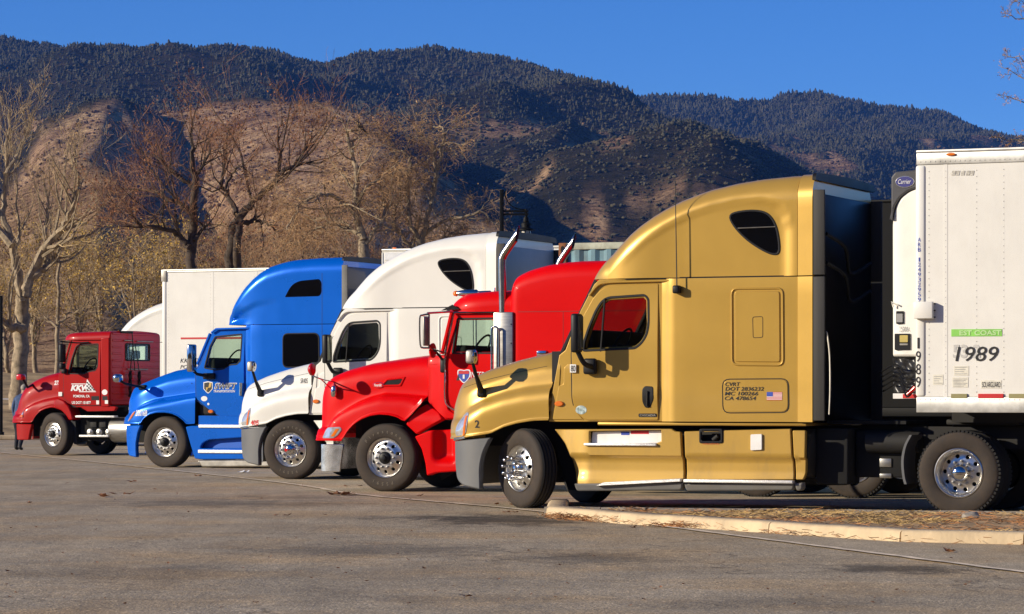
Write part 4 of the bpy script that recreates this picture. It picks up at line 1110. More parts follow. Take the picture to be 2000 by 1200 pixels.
m = MB().box(U(629)-.003, U(629)+.003, -.003, .02, zb, tf(U(629))-.3); pair(m, 'panel_seam', M('dark blue seam', (.002, .02, .10), .5), blue, W, smooth=False)
m = MB(); panel(m, fillet(P([(553.5, 653), (622, 652), (623, 716), (553.5, 717)]), .10), wf=-.006, thick=.02, cham=.01); pair(m, 'sleeper_window', m_priv, blue, W)
wo_ = fillet(P([(553.5, 653), (622, 652), (623, 716), (553.5, 717)]), .10); m = MB(); panel(m, offset(ccw(wo_), -.02), [offset(ccw(wo_), .005)], wf=-.011, thick=.02, cham=.006); pair(m, 'sleeper_window_seal', m_black, blue, W)
m = MB(); panel(m, fillet(P([(556, 581), (568, 558), (583, 549), (624, 545), (628, 552), (628, 572), (624, 579)]), [.02, .15, .1, .05, .05, .05, .05]), wf=lambda u, z: brw(u, z)-.006, thick=.02, cham=.008, grid=.1); pair(m, 'roof_window', m_priv, blue, W)
MB().box(ue, ue+.03, .03, W-.03, zb, tf(ue)-.18, .01).build('rear_wall', M('shaded blue rear wall', (.001, .008, .045), .4, coat=.3), blue)  # blue darkened in the colour for the shaded back
m = MB().box(ue+.002, U(679), -.02, .01, zb, Z(672, 518), .006); pair(m, 'side_extender', M('grey extender rubber', (.15, .145, .13), .7, var=.2), blue, W)
m = MB(); loft(m, [body_sec(u, tf(ue)-.07, tf(ue)+.004, -.004, .26, W, ns=2) for u in (ue+.002, ue+.04)]); m.build('roof_rear_trim', m_black, blue)
# skirt with steps
skw = lambda u, z: .02
o_ = fillet(P([(361, 834), (372, 832), (655, 831), (655, 896), (392, 898), (379, 896), (371, 870)]), .03)
hole = fillet(P([(389, 876), (395, 865), (408, 859), (470, 855), (630, 853), (630, 876)]), .05)
m = MB(); panel(m, o_, [hole], wf=lambda u, z: .02-.03*sstep(.62, .45, z)*0, thick=.08, cham=.018, grid=.08); pair(m, 'skirt', m_blue, blue, W)
m = MB(); panel(m, offset(ccw(hole), -.02), wf=.16, thick=.02); pair(m, 'step_recess', M('blue step recess', (.004, .10, .50), .5), blue, W)
m = MB().box(U(388), U(640), -.01, .12, Z(420, 836), Z(420, 830), .008); pair(m, 'upper_step', m_tread, blue, W)
m = MB().box(U(387), U(640), -.012, .14, Z(420, 885.5), Z(420, 879), .008); pair(m, 'lower_step', m_tread, blue, W)
m = MB(); panel(m, fillet(P([(383, 899), (650, 898), (650, 912), (392, 913)]), .04), wf=.03, thick=.4, cham=.03); pair(m, 'skirt_base', m_alu_dull, blue, W)
m = MB(); panel(m, fillet(P([(384, 812), (655, 816), (655, 830), (384, 830)]), .01), wf=.06, thick=.03); pair(m, 'sill', m_blue, blue, W)
m = MB(); panel(m, ellipse(*L(410, 804), .06, .035, 12), wf=.02, thick=.04, cham=.012); pair(m, 'side_marker', m_amber, blue, W)
m = MB(); a, b = L(470, 748), L(469, 773); m.tube([(a[0], bd(*a)-.02, a[1]), (b[0], bd(*b)-.02, b[1])], .04, 8); pair(m, 'door_handle', m_chrome, blue, W)
# mirrors
q0, q1 = L(375, 673, -.3), L(375, 727, -.3)
m = MB().box(q0[0]-.06, q0[0]+.06, -.42, -.20, q1[1], q0[1], .03); pair(m, 'mirror', m_chrome, blue, W)
m = MB().tube([(q1[0], -.3, q1[1]+.05), (U(392), -.15, Z(392, 731, -.15)), (U(410), .04, Z(410, 736))], [.03, .03, .04], 8).box(U(397), U(419), -.03, .06, Z(410, 741), Z(410, 729), .02); pair(m, 'mirror_arm', m_black, blue, W)
q = L(232, 739, -.22)
m = MB().box(q[0]-.10, q[0]+.06, -.32, -.12, q[1]-.08, q[1]+.08, .05); pair(m, 'hood_mirror', m_chrome, blue, W)
p = L(268, 757, .12); m = MB().tube(crom([(q[0]+.03, -.22, q[1]-.05), (U(248, -.1), -.08, Z(248, 751, -.1)), (p[0], bhw(*p, .25)-.02, p[1])], 4), [.025]*9, 7).box(p[0]-.08, p[0]+.08, bhw(*p, .25)-.06, bhw(*p, .25)+.05, p[1]-.05, p[1]+.05, .02); pair(m, 'hood_mirror_arm', m_black, blue, W)
# door lettering
bw_ = lambda u, z: bd(u, z)
ptxt(blue, g, [('SWIFT', 416, 461, 748, 760.5)], m_whiteprint, lambda u, z: bd(u, z)-.002, shear=.3, bold=.05)
ptxt(blue, g, [('SWIFT', 417.2, 459.4, 749.2, 759.4)], m_blackp, lambda u, z: bd(u, z)-.006, shear=.3, bold=.0)
ptxt(blue, g, [('TRANSPORTATION', 415, 457, 762, 766.8)], m_whiteprint, lambda u, z: bd(u, z)-.002, shear=.2, bold=.02)
ptxt(blue, g, [('THE ROAD AHEAD', 418, 444, 795.5, 797.5)], m_greyp, lambda u, z: bd(u, z)-.002) if False else None
def crest(x0, x1, y0, y1, k):
    cx, cy = (x0+x1)/2, (y0+y1)/2
    f = lambda x, y: L(cx+(x-cx)*k, cy+(y-cy)*k)
    return [f(x0, y0+2), f(cx, y0), f(x1, y0+2), f(x1, cy+3), f(cx+4, y1-3), f(cx, y1), f(cx-4, y1-3), f(x0, cy+3)]
for i, (k, mt) in enumerate(((1.0, m_whiteprint), (.84, m_blackp))):
    m = MB(); panel(m, crest(395, 413, 745, 769, k), wf=lambda u, z, i=i: bd(u, z)-.003-.002*i, thick=.003, cham=.0005); m.build('door_crest', mt, blue)
m = MB(); m.add([(*(lambda p: (p[0], bd(*p)-.008, p[1]))(L(x, y)),) for x, y in ((407, 748), (411, 749), (405, 757), (409, 757), (401, 766), (404, 758), (400, 757))], [(0, 2, 3, 1), (2, 6, 5, 3), (6, 4, 5)]); m.build('crest_bolt', m_goldp, blue, smooth=False)
m = MB(); panel(m, ellipse(*L(396.5, 779), .07, .05), wf=lambda u, z: bd(u, z)-.003, thick=.003, cham=.001); m.build('round_sticker', m_whitep, blue)
m = MB(); panel(m, ellipse(*L(404.5, 789.5), .025, .025), wf=lambda u, z: bd(u, z)-.003, thick=.003, cham=.001); m.build('round_sticker', m_whitep, blue)
ptxt(blue, g, [('200168', 263, 287, 801, 813)], m_whiteprint, lambda u, z: bhw(u, z, 0), bold=.02)
ptxt(blue, g, [('LT', 361, 373, 748, 750)], m_chrome, lambda u, z: bhw(u, z, .25)-.004)
chassis(blue, U(262), U(905), W, axles=(0, U(760), U(890)), fifth=U(825))
wheel(blue, 0, .04, 'steer', steer=R(-2), width=.28); wheel(blue, 0, .04, 'steer', far=True, W=W, simple=True, tmat=m_tyreblk)
for x in (760, 890):
    wheel(blue, U(x), -.02, 'drive', width=.28, W=W); wheel(blue, U(x), -.02, 'drive', width=.28, far=True, W=W, simple=True, tmat=m_tyreblk)

# ================================================================== dark red day cab
VF = Frame(104, 83.0); g = VF; W = 2.40
dred = thing('semi_truck', 'dark red semi tractor with a short day cab, farthest left of the trucks', 'semi truck', (VF.X0, VF.Y0, 0), YAW, 'semi trucks parked in a row')
L, P, U, Z = g.L, g.P, g.u, g.z
top = interp(P([(33, 815), (36, 806), (42, 797), (45, 785), (47, 770), (50, 762), (56, 754), (64, 748), (74, 742), (86, 736.5), (100, 732), (116, 728)], .45))
lip = interp(P([(29, 826), (62, 826), (65, 820), (70, 812), (78, 804), (88, 799), (100, 796), (114, 798)]))
cre = interp(P([(36, 812), (45, 799), (60, 790), (80, 783), (104, 778), (114, 778)]))
u0, u1 = L(33, 815, .45)[0], U(113)
ctrl = [(.0, 'b', 0.), (-.004, 'b', .015), (.01, 'b', .03), (.01, 'b', .08), (.02, 'c', -.10), (.05, 'c', -.02), (.13, 'c', .02), (.15, 'c', .08), (.17, 'm', 0.03), (.23, 't', -.14), (.30, 't', -.06), (.45, 't', -.0), (.85, 't', .03)]
def inset_v(u):
    t = min(1, max(0, (u0+.55-u)/.55)); return .30*(1-math.sqrt(max(0, 1-t**2.2)))
us = [u0+(u1-u0)*(k/30)**1.2 for k in range(31)]
h = MB(); loft(h, hood_secs(us, top, lip, cre, ctrl, inset_v, W), True, False); hood = h.build('hood', m_dred, dred, angle=60); vhw = bvh_w(hood)
m = MB()
for k in range(4): m.box(u0-.012, u0+.05, .7, W-.7, .72+.07*k, .76+.07*k)
MB().box(u0+.08, u0+.5, .40, W-.40, .45, 1.0).build('dark_gap_filler', m_void, dred, smooth=False)  # added black box that keeps the gap over the bumper dark
m.build('grille', m_chrome, dred, smooth=False)
m = MB(); panel(m, fillet(P([(35, 815), (38, 803), (44, 801), (45, 806), (44, 815)]), .02), wf=lambda u, z: vhw(u, z, .25)-.012, thick=.04, cham=.01, grid=.05); pair(m, 'headlight', m_lamp, dred, W)
m = MB(); panel(m, P([(36, 815), (37, 811), (44, 810), (44, 815)]), wf=lambda u, z: vhw(u, z, .2)-.02, thick=.01, cham=.003, grid=.05); m.build('turn_signal', m_amber, dred)
m = MB(); panel(m, fillet(P([(28.5, 828), (61.5, 829), (58, 843), (55, 860), (30.5, 859.5)]), .03), wf=lambda u, z: .02+inset_v(u), thick=.1, cham=.02, grid=.07); pair(m, 'bumper_corner', m_dred, dred, W)
m = MB(); ub = U(29); loft(m, [[(ub+.04+.25*abs(t)**4, W/2+t*(W/2-.35), z) for z in (.38, .55, .76)] for t in np.linspace(-1, 1, 11)], False, False); m.build('bumper', m_dred, dred)
m = MB(); panel(m, fillet(P([(105, 781), (112, 778), (124, 783), (134, 794), (140, 808), (142.5, 821), (134, 821), (128, 811), (119, 802), (105, 797)]), .03), wf=lambda u, z: .0+.03*sstep(1.2, 1.4, z), thick=.4, cham=.03, grid=.08); pair(m, 'fender_rear', m_dred, dred, W)
m = MB(); panel(m, P([(134, 822), (144, 822), (147, 868), (141, 868)]), wf=.08, thick=.4, cham=.01); pair(m, 'mud_flap', m_black, dred, W)
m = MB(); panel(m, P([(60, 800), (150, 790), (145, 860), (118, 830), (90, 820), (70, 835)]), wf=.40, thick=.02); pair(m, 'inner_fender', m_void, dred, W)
MB().box(U(112), U(124), .12, W-.12, 1.2, Z(118, 729, .3), .02).build('scuttle', m_dred, dred)
door = [(124, 732), (128, 722), (143, 670), (195.5, 666), (195.5, 792), (142, 792), (124, 778)]
vd = cab(dred, g, m_dred, W, [(114, 731), (126, 726), (139, 676), (143, 661), (212, 658), (212, 796), (150, 796), (114, 780)], door,
         [(133, 730), (139, 703), (147, 678), (151, 674), (190.5, 672), (190, 716), (186, 724), (174, 726), (163, 731)], (121, 728), (140, 664), 792, 211, 655, m_glass, dw=.03, win_r=.03, bulkhead=False, sw=(U(150), .6, Z(150, 716)))
tf = interp(P([(131, 662), (133, 658), (138, 654), (144, 652), (153, 650.5), (175, 649.5), (213, 648)], .3)); un = L(131, 662, .3)[0]; ue = U(212.5)
secs = []
for k in range(20):
    u = un+(ue-un)*(k/19)**1.3; t = min(1, max(0, (un+.5-u)/.5)); wi = .02+.25*(1-math.sqrt(max(0, 1-t**2.3)))
    secs.append(body_sec(u, Z(200, 664), max(Z(200, 664)+.03, tf(u)), wi, .16, W, .03))
m = MB(); loft(m, secs); m.build('cab_roof', m_dred, dred, angle=60)
m = MB(); panel(m, P([(197, 661), (212.5, 660), (212.5, 795), (197, 795)]), wf=.0, thick=.08, cham=.015); pair(m, 'rear_pillar', m_dred, dred, W)
# rear wall with ribs and window; it faces rearwards, so it is built in (w, z) and turned
def rear_plate(outline, holes, u, thick=.03, cham=.01):
    mb = MB(); panel(mb, outline, holes, wf=0., thick=thick, cham=cham)
    mb.v = [(u-y, x, z) for x, y, z in mb.v]; return mb
z0, z1 = Z(213, 792), tf(ue)-.01
def back_w(px): return (px-213)/(316-213)*W
rw_ = fillet(rect(back_w(244), back_w(292), Z(213, 702), Z(213, 672)), .04)
rear_plate(fillet(rect(.02, W-.02, z0, z1), .12), [rw_], ue+.03, .04, .03).build('rear_wall', m_dred, dred)
rear_plate(offset(rw_, -.03), [offset(rw_, .005)], ue+.045, .03, .008).build('window_seal', m_black, dred)
rear_plate(rw_, [], ue+.02, .006, .001).build('rear_window', m_glass, dred)
for k in range(11):
    zz = z0+.10+k*.155
    for a, b in (((.10, .55), (1.85, 2.3)) if Z(213, 706) < zz < Z(213, 668) else ((.10, 2.3),)):
        rear_plate(fillet(rect(a, b, zz, zz+.05), .02), [], ue+.040, .014, .010).build('wall_rib', m_dred, dred)
for a, zz in (((.6, 1.0), Z(213, 664.5)), ((1.2, 1.95), Z(213, 665.5)), ((.75, 1.7), Z(213, 721))):
    MB().tube([(ue+.07, a[0], zz), (ue+.07, a[1], zz)], .014, 6).build('grab_rail', m_alu_dull, dred)
m = MB()
for s_ in range(2):
    pts = []
    for k in range(90):
        t = k/89; x = .75+s_*.42; pts.append((ue+.14+.045*math.cos(k*1.5), x+.04*math.sin(k*1.5), Z(213, 725)-t*.62))
    m.tube(pts, .011, 4)
    m.tube([(ue+.1, .95+.1*s_, Z(213, 672)), (ue+.14, .75+s_*.42, Z(213, 725))], .012, 5)
m.build('coiled_air_hose', m_black, dred)
MB().tube([(ue+.1, .9, z1+.03), (ue+.12, 1.0, Z(213, 724))], .012, 5).box(ue-.2, ue+.08, .5, 1.0, z1-.02, z1+.03, .01).build('work_light_bracket', m_black, dred)
# steps, tanks
for yy, x0, x1, w in ((814, 148, 224, .0), (852, 153, 210, .05)):
    m = MB().box(U(x0), U(x1), w-.02, w+.16, Z(180, yy+2), Z(180, yy-2), .008); pair(m, 'cab_step', m_tread, dred, W)
for x in (173, 191, 209):
    m = MB().lathe([(0, -.12), (.08, -.10), (.105, 0), (.08, .1), (0, .12)], c=(U(x), .16, Z(180, 845)), axis='y', n=16); m.build('air_tank', m_steel, dred)
m = MB()
for x in (168, 186, 204): m.box(U(x), U(x+13), .18, .5, Z(180, 836), Z(180, 822), .02)
m.build('battery_box', m_dark, dred)
m = MB().box(U(148), U(222), .22, .6, Z(180, 862), Z(180, 818)); m.build('equipment_frame', m_void, dred, smooth=False)
m = MB().lathe([(0, -.5), (.28, -.48), (.30, -.45), (.30, .7), (0, .72)], c=(U(243), .34, Z(240, 840)), axis='x', n=22); m.build('fuel_tank', m_steel, dred)
m = MB(); panel(m, fillet(P([(158, 797), (170, 804), (222, 803), (226, 796), (222, 794), (158, 794)]), .02), wf=.02, thick=.1, cham=.01); pair(m, 'sill', m_dred, dred, W)
# mirrors
q0, q1 = L(122, 672, -.28), L(122, 708, -.28)
m = MB().box(q0[0]-.06, q0[0]+.05, -.38, -.18, q1[1], q0[1], .04).box(q0[0]-.05, q0[0]+.05, -.37, -.19, q1[1]-.17, q1[1]-.02, .03); pair(m, 'mirror', m_black, dred, W)
m = MB().tube(crom([(q0[0], -.28, q0[1]+.02), (U(128), -.24, Z(128, 667, -.2)), (U(150), .0, Z(150, 670)), (U(172), .03, Z(172, 669))], 4), .018, 6).tube([(q1[0], -.28, q1[1]-.1), (U(126), .03, Z(126, 722))], .018, 6).box(U(121), U(129), -.05, .05, Z(125, 730), Z(125, 720), .02); pair(m, 'mirror_arm', m_black, dred, W)
q = L(41, 737, -.2); m = MB().box(q[0]-.08, q[0]+.08, -.3, -.1, q[1]-.07, q[1]+.07, .03); pair(m, 'hood_mirror', m_redlens, dred, W)
p = L(62, 752, .2); m = MB().tube([(q[0]+.05, -.2, q[1]-.04), (U(54), 0, Z(54, 757)), (p[0], vhw(*p, .25), p[1])], .03, 6); pair(m, 'hood_mirror_arm', m_black, dred, W)
# writing
vw = lambda u, z: vd(u, z)-.002
ptxt(dred, g, [('KKW', 137, 176, 752, 764)], m_whiteprint, vw, shear=.25, bold=.06)
ptxt(dred, g, [('POMONA, CA', 142, 174, 771.5, 777.5), ('US DOT 151877', 139, 176, 784, 789.5)], m_whiteprint, vw, bold=.03)
ptxt(dred, g, [('273', 98.5, 110.5, 743.5, 752.5)], m_whiteprint, lambda u, z: vhw(u, z, .2), bold=.04)
m = MB(); pts = P([(164, 760), (169, 741), (185, 764), (176, 764)]); panel(m, pts, wf=lambda u, z: vd(u, z)-.0015, thick=.002, cham=.0004); m.build('logo_triangle', m_whiteprint, dred)
m = MB()
for r_ in range(5):
    for c_ in range(r_+1):
        if (r_+c_) % 2: continue
        x = 167.5+c_*3.2; y = 746+r_*3.4
        p_ = P([(x, y), (x+3, y+.4), (x+3.6, y+3.6), (x+.6, y+3.2)]); m.add([(u, vd(u, z)-.006, z) for u, z in p_], [(0, 3, 2, 1)])
m.build('logo_checker', m_blackp, dred, smooth=False)
m = MB(); 
for a in ([(138, 749.5), (166, 749.5), (166, 751), (138, 751)], [(153, 764.6), (186, 764.6), (186, 766.2), (153, 766.2)]): panel(m, P(a), wf=vw, thick=.003, cham=.0004)
m.build('logo_bars', m_whiteprint, dred)
m = MB(); panel(m, ellipse(*L(204.5, 766.5), .075, .065), wf=-.004, thick=.003, cham=.001); m.build('round_sticker', m_whitep, dred)
for x0, x1, y0, y1, mt in ((177, 192, 774, 782, m_black), (200, 210, 774, 782, m_black), (186.5, 192, 782.5, 790, m_whitep), (205, 211, 782, 789, m_whitep), (113, 120, 766, 774, m_whitep)):
    m = MB(); panel(m, P([(x0, y0), (x1, y0), (x1, y1), (x0, y1)]), wf=(lambda u, z: vd(u, z)-.004) if x0 < 197 else -.004, thick=.003, cham=.0005); m.build('sticker', mt, dred)
chassis(dred, U(45), U(420), W, axles=(0, U(330), U(420)), fifth=U(375))
wheel(dred, 0, .03, 'steer', steer=R(-17)); wheel(dred, 0, .03, 'steer', far=True, W=W, steer=R(-17), simple=True, tmat=m_tyreblk)
for x in (330, 420):
    wheel(dred, U(x), -.02, 'drive', width=.28, W=W); wheel(dred, U(x), -.02, 'drive', width=.28, far=True, W=W, simple=True, tmat=m_tyreblk)

# ================================================================== another white tractor mostly hidden behind the dark red cab
def copy_tree(src, parent=None):
    c = src.copy(); COL.objects.link(c); c.parent = parent
    for ch in src.children: copy_tree(ch, c)
    return c
HF = Frame(158, 70.0)
hid = thing('semi_truck', 'white semi tractor hidden behind the dark red cab, only its roof dome showing', 'semi truck', (HF.X0, HF.Y0, 0), YAW, 'semi trucks parked in a row')
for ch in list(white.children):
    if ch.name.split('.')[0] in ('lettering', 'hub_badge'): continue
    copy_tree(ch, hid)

# ================================================================== trailers
def box_trailer(root, u0, u1, W, zb, zt, w0=0., pm=None, rails=(.14, .18), rivets=(), axle=True, fr=None, thick_post=.16, seams=()):
    pm = pm or m_trl
    rb, rt = rails
    MB().box(u0+.02, u1, w0+.004, w0+W-.004, zb+rb, zt-rt, .01).build('trailer_body', pm, root, smooth=False)
    MB().box(u0+.03, u1-.02, w0+.03, w0+W-.03, zt-rt, zt-.012).build('trailer_roof', m_trl, root, smooth=False)
    for s_ in (0, 1):
        m = MB().box(u0, u1, w0-.008, w0+.05, zt-rt, zt-.035, .006).box(u0, u1, w0-.022, w0+.05, zt-.034, zt, .008); (m if not s_ else MB().add([(x, 2*w0+W-y, z) for x, y, z in m.v], [tuple(reversed(f)) for f in m.f])).build('top_rail', m_rail, root)
        m = MB().box(u0, u1, w0-.010, w0+.05, zb, zb+rb, .006); (m if not s_ else MB().add([(x, 2*w0+W-y, z) for x, y, z in m.v], [tuple(reversed(f)) for f in m.f])).build('bottom_rail', m_rail, root)
        m = MB().box(u0-.012, u0+thick_post, w0-.012, w0+.06, zb+rb+.003, zt-rt-.003, .03); (m if not s_ else MB().add([(x, 2*w0+W-y, z) for x, y, z in m.v], [tuple(reversed(f)) for f in m.f])).build('corner_post', pm, root)
    if rivets:
        m = MB(); prof = [(.0075, .002), (.006, -.004), (0, -.0055)]
        for uu in rivets:
            z = zb+rb+.06
            while z < zt-rt-.03: m.lathe(prof, c=(uu, w0+.003, z), n=5); z += .075
        uu = u0+.05
        while uu < min(u1, u0+4.):
            m.lathe(prof, c=(uu, w0-.009, zt-rt+.035), n=5); m.lathe(prof, c=(uu, w0-.010, zb+rb-.03), n=5); uu += .06
        m.build('rivet', m_rail if rails[0] > .1 else pm, root, kind='stuff')
    for uu in seams:
        MB().box(uu-.022, uu+.022, w0+.001, w0+.02, zb+rb, zt-rt).build('panel_joint', pm, root, smooth=False)
    MB().box(u0+.3, u1-.2, w0+.5, w0+W-.5, zb-.12, zb-.004).build('floor_frame', m_dark, root, smooth=False)
    m = MB()
    for w in (w0+.55, w0+W-.65): m.box(u0+2.6, u0+2.72, w, w+.10, .12, zb-.125).box(u0+2.5, u0+2.82, w-.1, w+.2, .08, .12)
    m.build('landing_leg', m_dark, root, smooth=False)
    if axle:
        for du in (1.3, 2.6):
            wheel(root, u1-du, w0+.0, 'drive', width=.28, W=W+2*w0); wheel(root, u1-du, w0, 'drive', width=.28, far=True, W=W+2*w0, simple=True, tmat=m_tyreblk)
    MB().box(u1+.002, u1+.06, w0+.02, w0+W-.02, zb+.05, zt-.02).build('rear_doors', pm, root, smooth=False)

# refrigerated trailer on the gold tractor
g = GF; L, P, U, Z = g.L, g.P, g.u, g.z; TW = 2.6; w0 = -.08
reefer = thing('semi_trailer', 'tall white refrigerated trailer numbered 1989 coupled to the gold tractor', 'trailer', (GF.X0, GF.Y0, 0), YAW, 'trailers in the truck row')
u0 = L(1790, 500, w0)[0]; zt, zb = L(1790, 294, w0)[1], L(1790, 806, w0)[1]
uw = lambda x: L(x, 500, w0)[0]; zw = lambda x, y: L(x, y, w0)[1]
box_trailer(reefer, u0, u0+15.2, TW, zb, zt, w0, rails=(zw(1900, 776)-zb, zt-zw(1810, 322)), rivets=[uw(1814), uw(1847), uw(1907), uw(1960)]+[uw(1960)+.33*k for k in range(1, 6)], thick_post=uw(1808)-u0, seams=[uw(1847)-.0, uw(1960)+.33*2])
wt = w0-.012
m = MB().box(uw(1788), uw(1825), w0-.09, w0-.012, zw(1800, 623), zw(1800, 590), .008); m.build('gladhand_box', m_trl, reefer)
m = MB()
for y in (594, 607, 620): m.tube([(uw(1825)-.005, w0-.03, zw(1825, y)), (uw(1825)+.02, w0-.02, zw(1825, y))], .008, 5)
m.build('box_bolt', m_dark, reefer)
m = MB(); panel(m, ellipse(uw(1858), zw(1858, 302), .06, .018, 14), wf=w0-.03, thick=.03, cham=.008); m.build('marker_light', m_amber, reefer)
for x0, x1, mt in ((1858, 1889, M('olive reflector', (.30, .27, .12), .5)), (1911, 1960, m_redp), (1971, 2020, MATS['olive reflector'])):
    m = MB(); panel(m, [(uw(x0), zw(x0, 778)), (uw(x1), zw(x1, 778)), (uw(x1), zw(x1, 769.5)), (uw(x0), zw(x0, 769.5))], wf=w0-.016, thick=.02, cham=.001); m.build('reflector', mt, reefer)
def rtxt(items, mat, wf, name='lettering', rot=0., **kw):
    m = MB()
    for body, x0, x1, y1, y0 in items:
        a, b = L(x0, y0, w0), L(x1, y1, w0); letters(m, body, a[0], b[0], a[1], b[1], wf, rot=rot, **kw)
    return m.build(name, mat, reefer, smooth=False)
sw_ = w0+.002
rtxt([('1989', 1866, 1950, 677, 706)], m_blackp, sw_-.003, shear=.18, bold=.0)
rtxt([('53 2', 1861, 1915, 673, 700)], M('faded grey print', (.52, .51, .48), .6), sw_+.001, bold=.03)
m = MB(); panel(m, [(uw(1858), zw(1858, 657.5)), (uw(1957), zw(1957, 657)), (uw(1957), zw(1957, 643)), (uw(1858), zw(1858, 643.5))], wf=sw_-.003, thick=.004, cham=.0005); m.build('green_sticker', M('green sticker', (.24, .60, .10), .5, dirt=.3, var=.15), reefer)
rtxt([('EST COAST', 1874, 1956, 645, 655.5)], M('pale green print', (.50, .74, .34), .5), sw_-.0035, bold=.03)
for x0, x1, y0, y1 in ((1863, 1892, 715, 734), (1860, 1891, 737, 757), (1822, 1842, 732, 752), (1916, 1956, 743, 759)):
    m = MB(); panel(m, [(uw(x0), zw(x0, y1)), (uw(x1), zw(x1, y1)), (uw(x1), zw(x1, y0)), (uw(x0), zw(x0, y0))], wf=sw_-.002, thick=.003, cham=.0005); m.build('paper_sticker', M('faded paper sticker', (.74, .71, .60), .6, var=.1, vscale=20), reefer)
m = MB()
for x0, x1, y0, y1, n in ((1865, 1889, 718, 731, 4), (1862, 1889, 741, 755, 6), (1824, 1840, 736, 749, 4)):
    for k in range(n):
        z = zw(x0, y0+(y1-y0)*k/(n-1)); m.add([(uw(x0), sw_-.005, z), (uw(x1)-.02*(k % 3), sw_-.005, z), (uw(x1)-.02*(k % 3), sw_-.005, z+.005), (uw(x0), sw_-.005, z+.005)], [(0, 1, 2, 3)])
m.build('sticker_lines', m_greyp, reefer, smooth=False)
rtxt([('SOLARGUARD', 1918, 1954, 746, 757)], m_blackp, sw_-.002)
m = MB()
for x in (1858, 1866, 1876, 1886, 1894): m.add([(uw(x), sw_-.003, zw(x, 343)), (uw(x+7), sw_-.003, zw(x, 343)), (uw(x+9), sw_-.003, zw(x, 334)), (uw(x+2), sw_-.003, zw(x, 334))], [(0, 1, 2, 3)])
m.build('worn_logo', M('worn silver print', (.50, .48, .42), .5, var=.3, vscale=40), reefer, smooth=False)
m = MB()
def col_txt(s, x0, x1, ys, h, mat, wf, **kw):
    m = MB()
    for ch, y in zip(s, ys):
        if ch == ' ': continue
        a, b = L(x0 if ch not in '1I' else x0+(x1-x0)*.3, y+h, w0), L(x1 if ch not in '1I' else x1-(x1-x0)*.25, y, w0); letters(m, ch, a[0], b[0], a[1], b[1], wf, **kw)
    m.build('lettering', mat, reefer, smooth=False)
col_txt('ARB 124932959', 1793, 1799, [464.5+9.75*k for k in range(13)], 8, m_bluep, wt-.001)
col_txt('1989', 1789.5, 1799, [660, 686, 711, 736], 21, m_blackp, wt-.001)
# cooling unit on the trailer's front wall
un0 = L(1741, 500, .25)[0]
prof = [L(x, y, .25) for x, y in [(1741, 425), (1741, 697), (1790, 697), (1790, 340), (1766, 372), (1752, 390), (1744, 408)]]
unit = MB(); n_ = 9
body = P([(1741.5, 440), (1743, 425), (1750, 400), (1760, 386), (1772, 376), (1792, 367), (1800, 367), (1800, 697), (1742, 697)], .22)
mb = MB(); panel(mb, fillet(body, .03), wf=lambda u, z: .22+.03*sstep(un0+.14, un0, u), thick=TW-.6, cham=.03, grid=.08); ru = mb.build('cooling_unit', m_trl, reefer)
mb = MB(); panel(mb, fillet(P([(1740, 432), (1740, 346), (1748, 336), (1800, 331), (1800, 364), (1774, 373), (1757, 386), (1746, 405)], .2), .02), wf=.20, thick=TW-.56, cham=.02); mb.build('unit_top_cover', M('dark grey unit cover', (.07, .07, .075), .45), reefer)
a = L(1767.5, 355.5, .2)
mb = MB(); panel(mb, ellipse(*a, .118, .072, 30), wf=.190, thick=.02, cham=.004); mb.build('unit_emblem', m_alu, reefer)
mb = MB(); panel(mb, ellipse(*a, .108, .062, 30), wf=.186, thick=.01, cham=.002); mb.build('emblem_field', M('indigo emblem', (.04, .04, .20), .5), reefer)
mb = MB(); letters(mb, 'Carrier', a[0]-.08, a[0]+.08, a[1]-.025, a[1]+.03, .184, shear=.25); mb.build('lettering', m_whiteprint, reefer, smooth=False)
for x0, x1, y0, y1, mt in ((1750, 1765, 608, 633, m_black), (1747, 1778, 652, 684, m_black), (1757, 1773, 655, 669, M('amber display', (.50, .40, .12), .4)), (1757, 1773, 671, 675, m_alu_dull), (1751, 1763, 613, 630, m_greyp)):
    mb = MB(); q = .205 if mt is m_black else .198; panel(mb, fillet(P([(x0, y1), (x1, y1), (x1, y0), (x0, y0)], q), .01), wf=q, thick=.04, cham=.004); mb.build('unit_control', mt, reefer)
mb = MB(); a, b = L(1756, 648, .2), L(1775, 638, .2); letters(mb, '2500A', a[0], b[0], a[1], b[1], .212); mb.build('lettering', m_greyp, reefer, smooth=False)
mb = MB(); a = L(1745, 600, .2); mb.tube([(a[0], .2, a[1]), (a[0]-.02, .18, a[1]+.06), (a[0]+.06, .2, a[1]+.02)], .012, 5); mb.build('unit_latch', m_trl, reefer)
# lower front with cables
mb = MB(); panel(mb, P([(1744, 700), (1800, 700), (1800, 768), (1744, 768)], .3), wf=lambda u, z: .30+.03*math.sin(u*40+z*9)*math.sin(z*31), thick=TW-.8, cham=.01, grid=.03); mb.build('unit_tarp', M('black tarpaulin', (.03, .03, .032), .35), reefer)
mb = MB(); panel(mb, P([(1744, 769), (1800, 769), (1800, 779), (1744, 779)], .2), wf=.2, thick=.1, cham=.003); mb.build('front_tape', m_whitep, reefer)
mb = MB(); panel(mb, P([(1763, 770), (1790, 770), (1790, 778), (1763, 778)], .19), wf=.193, thick=.01, cham=.001); mb.build('front_tape_red', m_redp, reefer)
for k in range(5):
    mb = MB(); a, b = L(1746+k*2, 712+k*9, .1), L(1789, 728+k*8, .1)
    mb.tube(crom([(a[0]-.3, .5, a[1]-.1), (a[0], .16, a[1]), ((a[0]+b[0])/2, .1, (a[1]+b[1])/2-.05-.02*k), (b[0], .05, b[1])], 5), .012, 5); mb.build('electric_cable', m_black, reefer)
